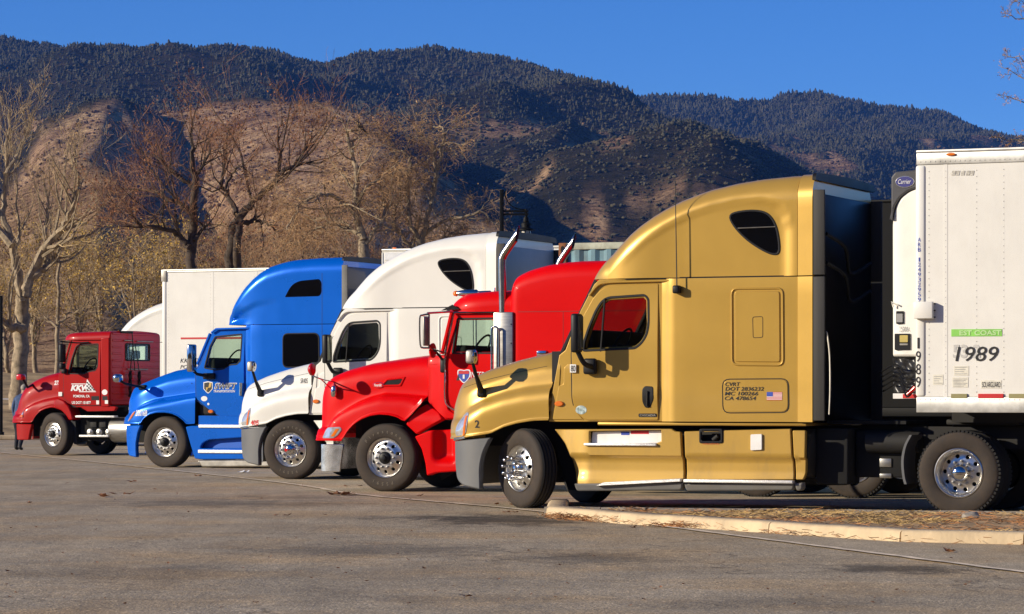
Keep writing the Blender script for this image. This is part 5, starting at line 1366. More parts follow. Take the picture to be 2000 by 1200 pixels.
mb = MB(); a, b = L(1772, 771, .05), L(1788, 757, .05); mb.tube([(a[0], .05, a[1]), (b[0], .05, b[1])], [.018, .03], 8); mb.build('cable_plug', m_redlens, reefer)

# white dry van of the dark red tractor
g = VF; L, P, U, Z = g.L, g.P, g.u, g.z; w0 = -.06
van = thing('semi_trailer', 'plain white box trailer with red stripe behind the dark red tractor', 'trailer', (VF.X0, VF.Y0, 0), YAW, 'trailers in the truck row')
uw = lambda x: L(x, 600, w0)[0]; zw = lambda x, y: L(x, y, w0)[1]
u0 = uw(317.5); zt, zb = zw(318, 527), 1.14
box_trailer(van, u0, u0+14.6, 2.6, zb, zt, w0, rails=(.15, .07), rivets=[uw(329), uw(411), uw(419), uw(497), uw(505)], thick_post=uw(325)-u0, seams=(uw(415), uw(501)))
MB().box(u0-.03, uw(326), w0-.02, w0+.08, zt-.28, zt+.0, .01).build('corner_cap', m_alu_dull, van)
m = MB(); panel(m, [(uw(353), zw(353, 663)), (uw(700), zw(353, 663)), (uw(700), zw(353, 659.5)), (uw(353), zw(353, 659.5))], wf=w0-.004, thick=.005, cham=.0005); m.build('red_stripe', m_redp, van)
m = MB()
for body, x0, x1, y1, y0 in (('KKW TRUCKING INC.', 352, 466, 700, 709), ('POMONA, CA', 352, 420, 713, 722)):
    a, b = L(x0, y0, w0), L(x1, y1, w0); letters(m, body, a[0], b[0], a[1], b[1], w0+.003, shear=.25)
m.build('lettering', m_blackp, van, smooth=False)

# white trailer of the blue tractor: pale panels joined in courses
g = BF; L, P, U, Z = g.L, g.P, g.u, g.z
btr = thing('semi_trailer', 'white trailer with panelled upper side rising behind the blue tractor roof', 'trailer', (BF.X0, BF.Y0, 0), YAW, 'trailers in the truck row')
uw = lambda x: L(x, 500, w0)[0]; zw = lambda x, y: L(x, y, w0)[1]
u0 = uw(746); zt = zw(746, 487)
box_trailer(btr, u0, u0+14., 2.6, 1.14, zt, w0, rails=(.15, .05), thick_post=.03)
m_pan = M('pale grey trailer skin', (.66, .67, .68), .4, .15, var=.08, vscale=6)
for r_ in range(5):
    for k in range(9):
        ua = u0+.06+k*.52+(.26 if r_ % 2 else 0); za = zt-.07-r_*.15
        MB().box(ua, ua+.505, w0-.008, w0+.02, za-.14, za, .004).build('side_panel', m_pan, btr, smooth=False)
MB().box(uw(767), uw(775), w0-.02, w0+.02, zt-.02, zt+.03, .01).build('marker_light', m_amber, btr)

# rusty shipping container on a chassis behind the cream tractor
g = WF; L, P, U, Z = g.L, g.P, g.u, g.z; w0 = 0.
con = thing('shipping_container', 'weathered blue green corrugated shipping container with rusty corner post behind the red truck', 'container', (WF.X0, WF.Y0, 0), YAW)
uw = lambda x: L(x, 500, w0)[0]; zw = lambda x, y: L(x, y, w0)[1]
u0 = uw(1091); zt = zw(1091, 475.5); zb = zt-2.75
m_cont = M('weathered teal container paint', (.13, .25, .30), .6, var=.35, vscale=1.6, dirt=.5)
m_contr = M('rusty pale container rail', (.34, .36, .28), .7, var=.3, vscale=5, dirt=.8)
m_rust = M('rusty brown steel', (.20, .075, .025), .8, var=.4, vscale=9)
pts = []; x = 0
while x < 11.8:
    pts += [(u0+.15+x, .045), (u0+.15+x+.07, .045), (u0+.15+x+.138, .01), (u0+.15+x+.208, .01)]; x += .276
m = MB(); loft(m, [[(p[0], w0+p[1], zb+.1), (p[0], w0+p[1], zt-.11)] for p in pts], False, False); m.build('corrugated_side', m_cont, con, smooth=False)
m = MB(); loft(m, [[(p[0], w0+2.44-p[1], zt-.11), (p[0], w0+2.44-p[1], zb+.1)] for p in pts], False, False); m.build('corrugated_side', m_cont, con, smooth=False)
for w in (w0, w0+2.34): 
    MB().box(u0+.13, u0+12., w, w+.10, zt-.11, zt, .01).build('top_rail', m_contr, con)
    MB().box(u0+.13, u0+12., w, w+.10, zb, zb+.12, .01).build('bottom_rail', m_contr, con)
    MB().box(u0, u0+.14, w-.01, w+.11, zb, zt+.005, .012).build('corner_post', m_rust, con)
    MB().box(u0+12., u0+12.14, w-.01, w+.11, zb, zt+.005, .012).build('corner_post', m_rust, con)
    o_ = ellipse(u0+.075, zt-.10, .035, .055, 12); m = MB(); panel(m, o_, wf=w-.013, thick=.01, cham=.001); m.build('corner_casting_hole', m_void, con)
MB().box(u0+.05, u0+12., w0+.06, w0+2.38, zt-.05, zt-.03).box(u0+.05, u0+.07, w0+.06, w0+2.38, zb, zt-.05).box(u0+12.02, u0+12.05, w0+.06, w0+2.38, zb, zt-.05).build('container_shell', m_cont, con, smooth=False)
cha = thing('container_chassis', 'dark skeletal chassis carrying the shipping container behind the cream tractor', 'trailer chassis', (WF.X0, WF.Y0, 0), YAW)
MB().box(u0, u0+12.1, .7, .85, zb-.35, zb-.005).box(u0, u0+12.1, 1.6, 1.75, zb-.35, zb-.005).build('chassis_beam', m_dark, cha, smooth=False)
for du in (9.6, 10.9):
    wheel(cha, u0+du, 0, 'drive', width=.28); wheel(cha, u0+du, 0, 'drive', width=.28, far=True, simple=True, tmat=m_tyreblk)

# red tractor's trailer, coloured black for the shade behind the gold cab
g = RF; L, P, U, Z = g.L, g.P, g.u, g.z
rtr = thing('semi_trailer', 'trailer coloured dark for shade, seen through the gap behind the gold cab', 'trailer', (RF.X0, RF.Y0, 0), YAW, 'trailers in the truck row')
u0 = L(1420, 500, -.06)[0]
box_trailer(rtr, u0, u0+13., 2.6, 1.14, L(1700, 391, -.06)[1], -.06, pm=M('shade tone trailer skin', (.005, .005, .005), .6, spec=.2), rails=(.12, .01), thick_post=.05)
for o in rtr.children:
    if o.type == 'MESH' and o.data.materials and o.data.materials[0] in (m_rail, m_trl): o.data.materials[0] = MATS['shade tone trailer skin']
# ------------------------------------------------------------------ ground: asphalt, paved truck apron, dirt, kerbed island
def asphalt(name, col, stains, contrast=.25, bump=.6, coarse=55.):
    m, n, l = newmat(name)
    out = n.new('ShaderNodeOutputMaterial'); b = n.new('ShaderNodeBsdfPrincipled'); l.new(b.outputs[0], out.inputs[0])
    b.inputs['Roughness'].default_value = .85; b.inputs['Specular IOR Level'].default_value = .3
    geo = n.new('ShaderNodeNewGeometry'); pos = geo.outputs['Position']
    def noise_(scale, detail=6, rough=.6, stretch=None):
        q = n.new('ShaderNodeTexNoise'); q.inputs['Scale'].default_value = scale; q.inputs['Detail'].default_value = detail; q.inputs['Roughness'].default_value = rough
        if stretch:
            mp = n.new('ShaderNodeMapping'); mp.inputs['Scale'].default_value = stretch; mp.inputs['Rotation'].default_value = (0, 0, .35); l.new(pos, mp.inputs[0]); l.new(mp.outputs[0], q.inputs[0])
        else: l.new(pos, q.inputs[0])
        return q.outputs[0]
    def rng_(x, a, b_, c=0., d=1.):
        q = n.new('ShaderNodeMapRange'); q.inputs[1].default_value = a; q.inputs[2].default_value = b_; q.inputs[3].default_value = c; q.inputs[4].default_value = d; l.new(x, q.inputs[0]); return q.outputs[0]
    def mul(a, b_):
        q = n.new('ShaderNodeMath'); q.operation = 'MULTIPLY'; l.new(a, q.inputs[0])
        if isinstance(b_, float): q.inputs[1].default_value = b_
        else: l.new(b_, q.inputs[1])
        return q.outputs[0]
    big = rng_(noise_(.35, 7, .65), .3, .7, 1-contrast, 1+contrast)
    mid = rng_(noise_(2.6, 9, .8), .3, .7, .80, 1.20)
    strk = rng_(noise_(1.4, 5, .6, (1.6, .25, 1)), .35, .7, 1.05, .84)
    sp = rng_(noise_(coarse, 3, .7), .36, .64, .55, 1.45)
    vor = n.new('ShaderNodeTexVoronoi'); vor.inputs['Scale'].default_value = coarse*1.2; l.new(pos, vor.inputs[0])
    sep = n.new('ShaderNodeSeparateColor'); l.new(vor.outputs['Color'], sep.inputs[0])
    grit = rng_(sep.outputs[0], .86, .95, 1., 1.9)
    v = mul(mul(mul(mul(big, mid), strk), sp), grit)
    # oil and rubber stains, each with its own place and size
    for (sx, sy, rx, ry, dark) in stains:
        mp = n.new('ShaderNodeVectorMath'); mp.operation = 'SUBTRACT'; l.new(pos, mp.inputs[0]); mp.inputs[1].default_value = (sx, sy, 0)
        m2 = n.new('ShaderNodeVectorMath'); m2.operation = 'DIVIDE'; l.new(mp.outputs[0], m2.inputs[0]); m2.inputs[1].default_value = (rx, ry, 1)
        ln = n.new('ShaderNodeVectorMath'); ln.operation = 'LENGTH'; l.new(m2.outputs[0], ln.inputs[0])
        ad = n.new('ShaderNodeMath'); ad.operation = 'ADD'; l.new(ln.outputs['Value'], ad.inputs[0]); l.new(rng_(noise_(2.2, 9, .8, (1.1, .7, 1)), .3, .7, -.75, .75), ad.inputs[1])
        q = n.new('ShaderNodeMapRange'); q.interpolation_type = 'SMOOTHSTEP'; q.inputs[1].default_value = .25; q.inputs[2].default_value = 1.25; q.inputs[3].default_value = dark; q.inputs[4].default_value = 1.; l.new(ad.outputs[0], q.inputs[0])
        v = mul(v, q.outputs[0])
    # fine cracks
    vc = n.new('ShaderNodeTexVoronoi'); vc.feature = 'DISTANCE_TO_EDGE'; vc.inputs['Scale'].default_value = .42
    wn_ = n.new('ShaderNodeTexNoise'); wn_.inputs['Scale'].default_value = 1.7; wn_.inputs['Detail'].default_value = 5; l.new(pos, wn_.inputs[0])
    vm = n.new('ShaderNodeVectorMath'); vm.operation = 'MULTIPLY_ADD'; l.new(wn_.outputs['Color'], vm.inputs[0]); vm.inputs[1].default_value = (.9, .9, 0); l.new(pos, vm.inputs[2]); l.new(vm.outputs[0], vc.inputs[0])
    ck = rng_(vc.outputs['Distance'], .0, .010, .45, 1.)
    ckm = rng_(noise_(.23, 3, .5), .5, .6, 1., 0.)
    cx = n.new('ShaderNodeMath'); cx.operation = 'MAXIMUM'; l.new(ck, cx.inputs[0]); l.new(ckm, cx.inputs[1])
    v = mul(v, cx.outputs[0])
    hue = n.new('ShaderNodeMix'); hue.data_type = 'RGBA'; hue.inputs[6].default_value = (col[0]*1.02, col[1], col[2]*.95, 1); hue.inputs[7].default_value = (col[0]*1.12, col[1]*.98, col[2]*.78, 1)
    l.new(rng_(noise_(.5, 4), .45, .65), hue.inputs[0])
    cm = n.new('ShaderNodeVectorMath'); cm.operation = 'SCALE'; l.new(hue.outputs[2], cm.inputs[0]); l.new(v, cm.inputs['Scale'])
    l.new(cm.outputs[0], b.inputs['Base Color'])
    h1 = n.new('ShaderNodeMath'); h1.operation = 'MULTIPLY_ADD'; l.new(noise_(coarse*.8, 4, .7), h1.inputs[0]); h1.inputs[1].default_value = .5; l.new(noise_(9., 5, .6), h1.inputs[2])
    bp = n.new('ShaderNodeBump'); bp.inputs['Strength'].default_value = bump; bp.inputs['Distance'].default_value = .02; l.new(h1.outputs[0], bp.inputs['Height']); l.new(bp.outputs[0], b.inputs['Normal'])
    return m

def gpt(px, py): Y = HC*F/(py-HZ); return ((px-CX)/F*Y, Y)
stains_a = [(*gpt(985, 1016), 1.2, 1.9, .22), (*gpt(800, 1012), .9, .7, .6), (*gpt(1140, 1092), .85, 1.1, .48), (*gpt(1760, 1112), .80, .8, .34), (*gpt(700, 1075), 1.4, 1.3, .60), (*gpt(420, 985), 1.8, 1.8, .58), (*gpt(560, 972), .9, 1.0, .7),
            (*gpt(250, 1120), 1.2, 1.3, .72), (*gpt(1500, 1180), 1.1, .8, .75), (*gpt(900, 1170), 1.0, .6, .8)]
m_asph = asphalt('worn asphalt', (.365, .302, .215), stains_a, .20, .9, 60.)
m_apron = asphalt('smooth paved apron', (.37, .31, .225), [(*gpt(640, 935), .8, 1.2, .6), (*gpt(820, 972), .7, .8, .7), (*gpt(1250, 968), 1.0, .6, .7)], .14, .35, 80.)
def sheet(name, pts, z, mat, kind='structure'):
    m = MB().add([(x, y, z) for x, y in pts], [tuple(range(len(pts))) if area2(pts) > 0 else tuple(reversed(range(len(pts))))])
    o = m.build(name, mat, smooth=False); o['kind'] = kind; return o
m_dirt = M('dry dirt', (.25, .18, .11), .95, var=.4, vscale=.8, bump=.5, bscale=6)
sheet('ground', [(-9000, -300), (9000, -300), (9000, 20000), (-9000, 20000)], 0., m_dirt)
sheet('asphalt_road', [(-90, -60), (90, -60), (90, 97), (-90, 97)], .004, m_asph)
jl = [gpt(0, 885), gpt(250, 911), gpt(560, 946), gpt(700, 968), gpt(1050, 1001), gpt(1600, 1070), gpt(2000, 1121)]
jl = [(jl[0][0]-7.2, jl[0][1]+20.9)]+jl+[(6.2, 17.5), (13., -4.)]
jl2 = crom(jl, 5)
sheet('truck_apron', jl2+[(90, -4.), (90, 96.7)], .008, m_apron)
jm = MB(); rr_ = random.Random(3)
offs = []
for p in densify(jl2, .35, False): offs.append((p[0]+rr_.uniform(-.012, .012), p[1]))
jm.add([q for x, y in offs for q in ((x-.03-rr_.random()*.02, y, .018), (x+.035+rr_.random()*.03, y, .018))], [(2*i, 2*i+1, 2*i+3, 2*i+2) for i in range(len(offs)-1)])
jo = jm.build('pavement_joint', M('pale joint filler', (.72, .60, .44), .9, var=.3, vscale=5), smooth=False); jo['kind'] = 'structure'
# faint stall lines on the apron
for k, (fr) in enumerate((GF, RF, WF, BF)):
    m = MB(); a = (fr.X0+fr.n[0]*3.7-fr.r[0]*2.0, fr.Y0+fr.n[1]*3.7-fr.r[1]*2.0)
    e = (a[0]+fr.r[0]*22, a[1]+fr.r[1]*22); nx, ny = fr.n[0]*.05, fr.n[1]*.05
    m.add([(a[0]-nx, a[1]-ny, .0135), (e[0]-nx, e[1]-ny, .0135), (e[0]+nx, e[1]+ny, .0135), (a[0]+nx, a[1]+ny, .0135)], [(0, 1, 2, 3)])
    o = m.build('stall_line', M('worn white road paint', (.42, .40, .35), .8, var=.35, vscale=4), smooth=False); o['kind'] = 'structure'

# ---- island: kerb stones round a strip of dry dirt
def kpt(px, py, z): Y = (HC-z)*F/(py-HZ); return Vector(((px-CX)/F*Y, Y, 0))
front = [kpt(1064, 1010, 0), kpt(1100, 1014, 0), kpt(1210, 1024, 0), kpt(1350, 1033, 0), kpt(1500, 1043, 0), kpt(1757, 1060, 0), kpt(2000, 1066, 0)]
d_ = (front[-1]-front[-2]).normalized(); front.append(front[-1]+d_*3.5); front.append(front[-1]+d_*3.5)
back = [kpt(1068, 989, .12), kpt(1180, 990, .12), kpt(1270, 991, .12), kpt(1510, 993, .12), kpt(1760, 996, .12), kpt(1925, 998, .12), kpt(2100, 1001, .12)]
d_ = (back[-1]-back[-2]).normalized(); back.append(back[-1]+d_*3.); back.append(back[-1]+d_*4.)
kerb = bpy.data.objects.new('kerb', None); COL.objects.link(kerb); kerb['kind'] = 'structure'
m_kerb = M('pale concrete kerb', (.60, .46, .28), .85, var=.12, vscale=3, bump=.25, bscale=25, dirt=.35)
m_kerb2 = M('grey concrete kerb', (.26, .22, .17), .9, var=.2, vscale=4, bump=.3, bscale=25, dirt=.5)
def kerb_stone(a, b, wdt, h, inward, mat):
    d = (b-a).normalized(); nrm = Vector((-d.y, d.x, 0))*inward
    prof = [(0, 0), (.012, h*.80), (.035, h*.96), (.06, h), (wdt-.02, h), (wdt, h-.02), (wdt, 0)]
    m = MB(); n_ = max(2, int((b-a).length/.25)); secs = []
    for k in range(n_+1):
        p = a+(b-a)*(k/n_); secs.append([tuple(p+nrm*(x+(.006+.5*x*.06)*noise.noise(p*3)-.012*max(0, noise.noise(p*6)-.35))+Vector((0, 0, z+(.010*noise.noise(p*2.3) if z > .05 else 0)))) for x, z in prof])
    loft(m, secs); return m.build('kerb_stone', mat, kerb, angle=50, recalc=True)
for i in range(len(front)-1):
    a, b = front[i], front[i+1]; g_ = (b-a).normalized()*(.012 if i in (4, 5) else .003)
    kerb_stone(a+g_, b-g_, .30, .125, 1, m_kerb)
kerb_stone(front[0], kpt(1070, 998, .0)+Vector((.02, .8, 0)), .25, .12, -1, m_kerb)
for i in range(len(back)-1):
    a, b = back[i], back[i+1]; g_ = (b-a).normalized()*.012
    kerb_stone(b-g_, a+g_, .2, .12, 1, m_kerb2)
isl = [(p.x, p.y) for p in front]+[(p.x, p.y) for p in reversed(back)]
gm_ = MB(); pts2 = []
poly = [ccw(isl)]
xs = np.arange(.2, 22, .10); ys = np.arange(16, 37.5, .22)
G_, H_ = np.meshgrid(xs, ys); gx, gz = G_.ravel(), H_.ravel(); ok = inside(gx, gz, [offset(poly[0], .25)])
pp = [Vector((a, b)) for a, b in zip(gx[ok], gz[ok])]; ring = offset(poly[0], .12)
res = delaunay_2d_cdt([Vector(p) for p in ring]+pp, [(i, (i+1) % len(ring)) for i in range(len(ring))], [], 0, 1e-6)
cxs = np.array([sum(res[0][i].x for i in t)/3 for t in res[2]]); cys = np.array([sum(res[0][i].y for i in t)/3 for t in res[2]]); kk = inside(cxs, cys, [ring])
gm_.add([(p.x, p.y, .095+.03*noise.noise(Vector((p.x*1.1, p.y*.8, 3)))+.012*noise.noise(Vector((p.x*5, p.y*5, 1)))) for p in res[0]], [tuple(t) if (res[0][t[1]]-res[0][t[0]]).cross(res[0][t[2]]-res[0][t[0]]) > 0 else tuple(reversed(t)) for t, o in zip(res[2], kk) if o])
io = gm_.build('dirt_verge', M('pale straw dirt', (.33, .215, .11), .95, var=.55, vscale=2.0, bump=.6, bscale=14)); io['kind'] = 'structure'
# straw and pine needles: on the island, and washed up along the kerb
def straw(name, spots, mat, lmin=.05, lmax=.16, wdt=.004, zj=.03):
    m = MB(); vs, fs = [], []
    for (x, y, z) in spots:
        a = rr_.uniform(0, math.tau); L_ = rr_.uniform(lmin, lmax); dx, dy = math.cos(a)*L_/2, math.sin(a)*L_/2; dz = rr_.uniform(-zj, zj)
        o = len(vs); w = wdt*rr_.uniform(.7, 1.5)
        vs += [(x-dx, y-dy, z-dz*.3), (x+dx, y+dy, z+dz), (x+dx, y+dy, z+dz+w), (x-dx, y-dy, z-dz*.3+w)]
        fs += [(o, o+1, o+2, o+3)]
    m.add(vs, fs); o = m.build(name, mat, smooth=False); o['kind'] = 'stuff'; return o
sp_a, sp_b, sp_c = [], [], []
fr_poly = offset(poly[0], .30); ok = 0
while len(sp_a) < 3000:
    t = rr_.random()**.8; x = .6+rr_.random()*9.5; y = 24+rr_.random()*13
    if not inside(np.array([x]), np.array([y]), [fr_poly])[0]: 
        ok += 1
        if ok > 200000: break
        continue
    c = noise.noise(Vector((x*.9, y*.6, 5)))
    if rr_.random() > .25+1.1*max(0, c+.25): continue
    (sp_a if c > .08 else sp_b).append((x, y, .105+.03*noise.noise(Vector((x*1.1, y*.8, 3)))+rr_.random()*.02))
straw('dry_straw', sp_a, M('yellow straw', (.42, .28, .11), .9, var=.5, vscale=3))
for i in range(len(front)-2):
    a, b = front[i], front[i+1]; L_ = (b-a).length; d = (b-a)/L_; nr = Vector((d.y, -d.x, 0))
    for k in range(int(L_*330)):
        t = rr_.random(); p = a+(b-a)*t
        dens = .03+.75*max(0, noise.noise(p*.75+Vector((0, 0, 9)))+.08)
        if i <= 2: dens = min(1., dens+.10)
        if rr_.random() > dens: continue
        q = p+nr*(abs(rr_.gauss(0, .07))-.01); sp_c.append((q.x, q.y, .012+max(0, .06*(1-abs((q-p).dot(nr))/.15))*rr_.random()))
straw('pine_needles', sp_b+sp_c, M('rusty needles', (.33, .15, .055), .9, var=.45, vscale=4))
st = MB(); bm = bmesh.new(); bmesh.ops.create_icosphere(bm, subdivisions=2, radius=1)
for v in bm.verts: v.co *= 1+.3*noise.noise(v.co*1.7)
p = kpt(1897, 1014, .1); st.bm(bm, Matrix.Translation((p.x, p.y, .13)) @ Matrix.Diagonal((.10, .08, .05, 1)))
tag(st.build('stone', M('grey stone', (.28, .25, .21), .9, var=.3, vscale=20), angle=30), 'grey rounded stone lying on the straw island by the rear wheel', 'stone')
# fallen leaves on the asphalt
m_leafb = M('brown dead leaf', (.24, .11, .05), .8, var=.5, vscale=2)
lf = MB()
def leaf(m, x, y, s, z0=.014):
    a = rr_.uniform(0, math.tau); c, s_ = math.cos(a), math.sin(a)
    pr = [(-1, 0, .1), (-.45, .5, .35), (.1, .55, .15), (1, .05, .5), (.15, -.55, .3), (-.4, -.5, .1), (0, 0, .0)]
    v = [(x+(px*c-py*s_)*s, y+(px*s_+py*c)*s, z0+pz*s*rr_.uniform(.5, 1.4)) for px, py, pz in pr]
    m.add(v, [(6, i, (i+1) % 6) for i in range(6)])
for (px, py, s, n_) in ((192, 971, .09, 5), (241, 967, .07, 3), (256, 943, .07, 3), (388, 931, .06, 3), (54, 985, .05, 2), (676, 968, .10, 7), (668, 969, .08, 4), (824, 971, .05, 2), (553, 1009, .05, 2), (360, 1002, .04, 1), (1862, 1080, .06, 2), (910, 1171, .05, 1), (1170, 1018, .08, 6), (1242, 1032, .06, 2),
                        (125, 946, .05, 1), (312, 957, .04, 1), (770, 1084, .03, 1), (440, 1192, .03, 1), (1005, 988, .05, 2), (990, 1003, .06, 3), (628, 1009, .04, 1), (690, 952, .05, 2)):
    x, y = gpt(px, py)
    for k in range(n_): leaf(lf, x+rr_.gauss(0, s*1.1), y+rr_.gauss(0, s*2), s*rr_.uniform(.6, 1.2))
for k in range(240):
    x, y = gpt(rr_.uniform(0, 2000), rr_.uniform(900, 1190)); leaf(lf, x, y, rr_.uniform(.008, .028))
o = lf.build('fallen_leaves', m_leafb, smooth=False); o['kind'] = 'stuff'
x, y = gpt(471, 925); m = MB(); 
for k in range(3): leaf(m, x+.04*k, y+.1*k, .10)
tag(m.build('paper_scrap', m_whitep, smooth=False), 'scrap of white paper lying on the apron before the cream truck', 'litter')
# ---- far edge of the lot on the left
m = MB().box(-60, 2, 97.0, 97.3, 0, .16, .03); o = m.build('far_kerb', m_kerb); o['kind'] = 'structure'
nx_, ny_ = 60, 40; vs = []
for j in range(ny_+1):
    for i in range(nx_+1):
        x = -60+120*i/nx_; y = 97.4+70*j/ny_; vs.append((x, y, .10+2.2*sstep(97.4, 125, y)+.18*noise.noise(Vector((x*.3, y*.3, 0)))*sstep(97.4, 102, y)))
m = MB().add(vs, [(j*(nx_+1)+i, j*(nx_+1)+i+1, (j+1)*(nx_+1)+i+1, (j+1)*(nx_+1)+i) for j in range(ny_) for i in range(nx_)])
o = m.build('grass_bank', M('dry grass bank', (.33, .23, .11), .95, var=.5, vscale=1.2, bump=.8, bscale=8)); o['kind'] = 'structure'
m = MB().box(-26, -17.4, 112, 112.25, .9, 1.30, .03); tag(m.build('low_wall', m_white), 'low pale wall beyond the dirt bank at the left edge', 'wall')
# ------------------------------------------------------------------ mountains: one terrain from the foot of the valley to the ridges
NX, NY = 700, 230
ax = np.linspace(-.42, .42, NX); pxs = CX+ax*F
Ys = 165+ (6400-165)*np.linspace(0, 1, NY)**1.15
def curve(pts):
    xs, ys = zip(*pts); return np.interp(pxs, xs, ys)
clow = curve([(-1600, 640), (-600, 560), (-200, 500), (0, 430), (60, 388), (130, 352), (185, 330), (215, 350), (250, 425), (300, 500), (360, 525), (420, 510), (500, 470), (560, 465), (620, 480), (700, 515), (900, 560), (1100, 610), (2000, 650), (3600, 680)])
cup = curve([(-1600, 480), (-600, 420), (-100, 335), (60, 305), (90, 265), (150, 231), (225, 201), (260, 217), (300, 226), (380, 216), (480, 209), (560, 211), (640, 216), (720, 236), (765, 290), (840, 334), (900, 388), (960, 442), (1010, 478), (1100, 535), (1300, 600), (2600, 650), (3600, 680)])
acr = curve([(-1600, 120), (-600, 70), (0, 82), (100, 95), (200, 120), (330, 112), (440, 99), (520, 110), (560, 124), (640, 138), (700, 132), (760, 121), (850, 114), (940, 120), (1010, 124), (1080, 142), (1140, 162), (1200, 186), (1260, 208), (1300, 228), (1400, 264), (1500, 312), (1600, 362), (1700, 410), (1800, 450), (2000, 510), (2600, 640), (3600, 680)])
bcr = curve([(-1600, 400), (600, 330), (1000, 262), (1200, 206), (1260, 197), (1300, 201), (1350, 205), (1400, 211), (1450, 220), (1500, 226), (1530, 217), (1570, 208), (1620, 207), (1680, 214), (1750, 226), (1830, 241), (1900, 261), (1960, 276), (2000, 284), (2200, 320), (2600, 390), (3600, 500)])
def zz(py, Y): return HC+(HZ-py)/F*Y
def sm(a, k=4):
    w = np.hanning(2*k+3)[1:-1]; w /= w.sum(); return np.convolve(np.pad(a, k, mode='edge'), w, mode='valid')
clow, cup, acr, bcr = sm(clow, 4), sm(cup, 4), sm(acr, 2), sm(bcr, 2)
YC = curve([(-1600, 1250), (350, 1250), (700, 900), (1100, 750), (3600, 700)])
YU = curve([(-1600, 2150), (640, 2150), (760, 1900), (960, 1350), (1100, 1150), (1400, 1050), (3600, 1000)])
YA = curve([(-1600, 3500), (850, 3500), (1000, 3300), (1140, 2950), (1400, 2300), (1650, 1900), (2000, 1700), (3600, 1600)])
YB = 5000.+0*ax
o1 = np.ones(NX)
knots = np.array([165*o1, 420*o1, YC, YC+170, YU, YU+230, (YU+230+YA)/2, YA, YA+450, YB, YB+700, 6700*o1])
zk = np.array([np.full(NX, 2.0), zz(730+0*clow, 420), zz(clow, YC), zz(np.minimum(clow+55, 720), YC+170), zz(cup, YU), zz(np.minimum(cup+32, 690), YU+230),
               (zz(np.minimum(cup+32, 690), YU+230)+zz(acr, YA))/2*.97, zz(acr, YA), zz(acr+75, YA+450), zz(bcr, YB), zz(bcr+90, YB+700), zz(bcr+200, 6700)])
Zt = np.zeros((NY, NX))
for i_ in range(NX):
    kx = knots[:, i_]; kz = zk[:, i_]
    k = np.clip(np.searchsorted(kx, Ys)-1, 0, len(kx)-2); t = np.clip((Ys-kx[k])/(kx[k+1]-kx[k]), 0, 1)
    ts = t*.55+.45*t*t*(3-2*t)
    Zt[:, i_] = kz[k]*(1-ts)+kz[k+1]*ts
# spurs and gullies running down the slopes
def vnoise(x, y, seed):
    xi = np.floor(x).astype(int); yi = np.floor(y).astype(int); xf = x-xi; yf = y-yi
    def h(a, b):
        q = (a*374761393+b*668265263+seed*1442695041) & 0x7fffffff; q = ((q ^ (q >> 13))*1274126177) & 0x7fffffff; return ((q ^ (q >> 16)) & 0xffff)/65535.
    sx = xf*xf*(3-2*xf); sy = yf*yf*(3-2*yf)
    return (h(xi, yi)*(1-sx)+h(xi+1, yi)*sx)*(1-sy)+(h(xi, yi+1)*(1-sx)+h(xi+1, yi+1)*sx)*sy
YY = Ys[:, None]+0*ax[None, :]; XX = YY*ax[None, :]
colw = 2*(.84/(NX-1))**-1*.0038*((vnoise(pxs[None, :]/140+0*YY, YY/230, 51)-.5)*1.3+(vnoise(pxs[None, :]/45+0*YY, YY/90, 52)-.5)*.7)
for j in range(NY): Zt[j] = np.interp(np.clip(np.arange(NX)+colw[j], 0, NX-1), np.arange(NX), Zt[j])
def ridged(x, y, s): return 1-np.abs(2*vnoise(x, y, s)-1)
def between(a, b, c, d): return np.clip((YY-a)/(b-a), 0, 1)*np.clip((d-YY)/(d-c), 0, 1)
warp = 60*vnoise(XX/300, YY/500, 11)
sp = ridged((XX+warp-.28*YY)/270, YY/1000, 3)*.62+ridged((XX+warp-.2*YY)/110, YY/420, 5)*.27+vnoise(XX/45, YY/90, 8)*.11
PX0 = CX+XX/YY*F
crest = np.minimum.reduce([np.abs(YY-k[None, :])/w for k, w in ((YC, 300.), (YU, 420.), (YA, 650.), (YB, 900.))])
amp = (28+100*between(YU+150, YU+600, YA-150, YA+300)+40*between(YC+150, YC+400, YU-60, YU+200)*np.clip((650-PX0)/300+1, .3, 1)+50*between(YA+400, YA+900, 4800, YB+400))*np.clip(.10+crest, 0, 1)
Zt = Zt+(sp-.55)*amp*np.clip((YY-400)/500, 0, 1)+4*(vnoise(XX/22, YY/40, 21)-.5)*np.clip((YY-600)/500, 0, 1)
vs = np.stack([XX, YY, Zt], -1).reshape(-1, 3)
idx = np.arange(NX*NY).reshape(NY, NX)
quads = np.stack([idx[:-1, :-1], idx[:-1, 1:], idx[1:, 1:], idx[1:, :-1]], -1).reshape(-1, 4)
me = bpy.data.meshes.new('hills'); me.from_pydata(vs.tolist(), [], quads.tolist())
me.polygons.foreach_set('use_smooth', np.ones(len(quads), bool))
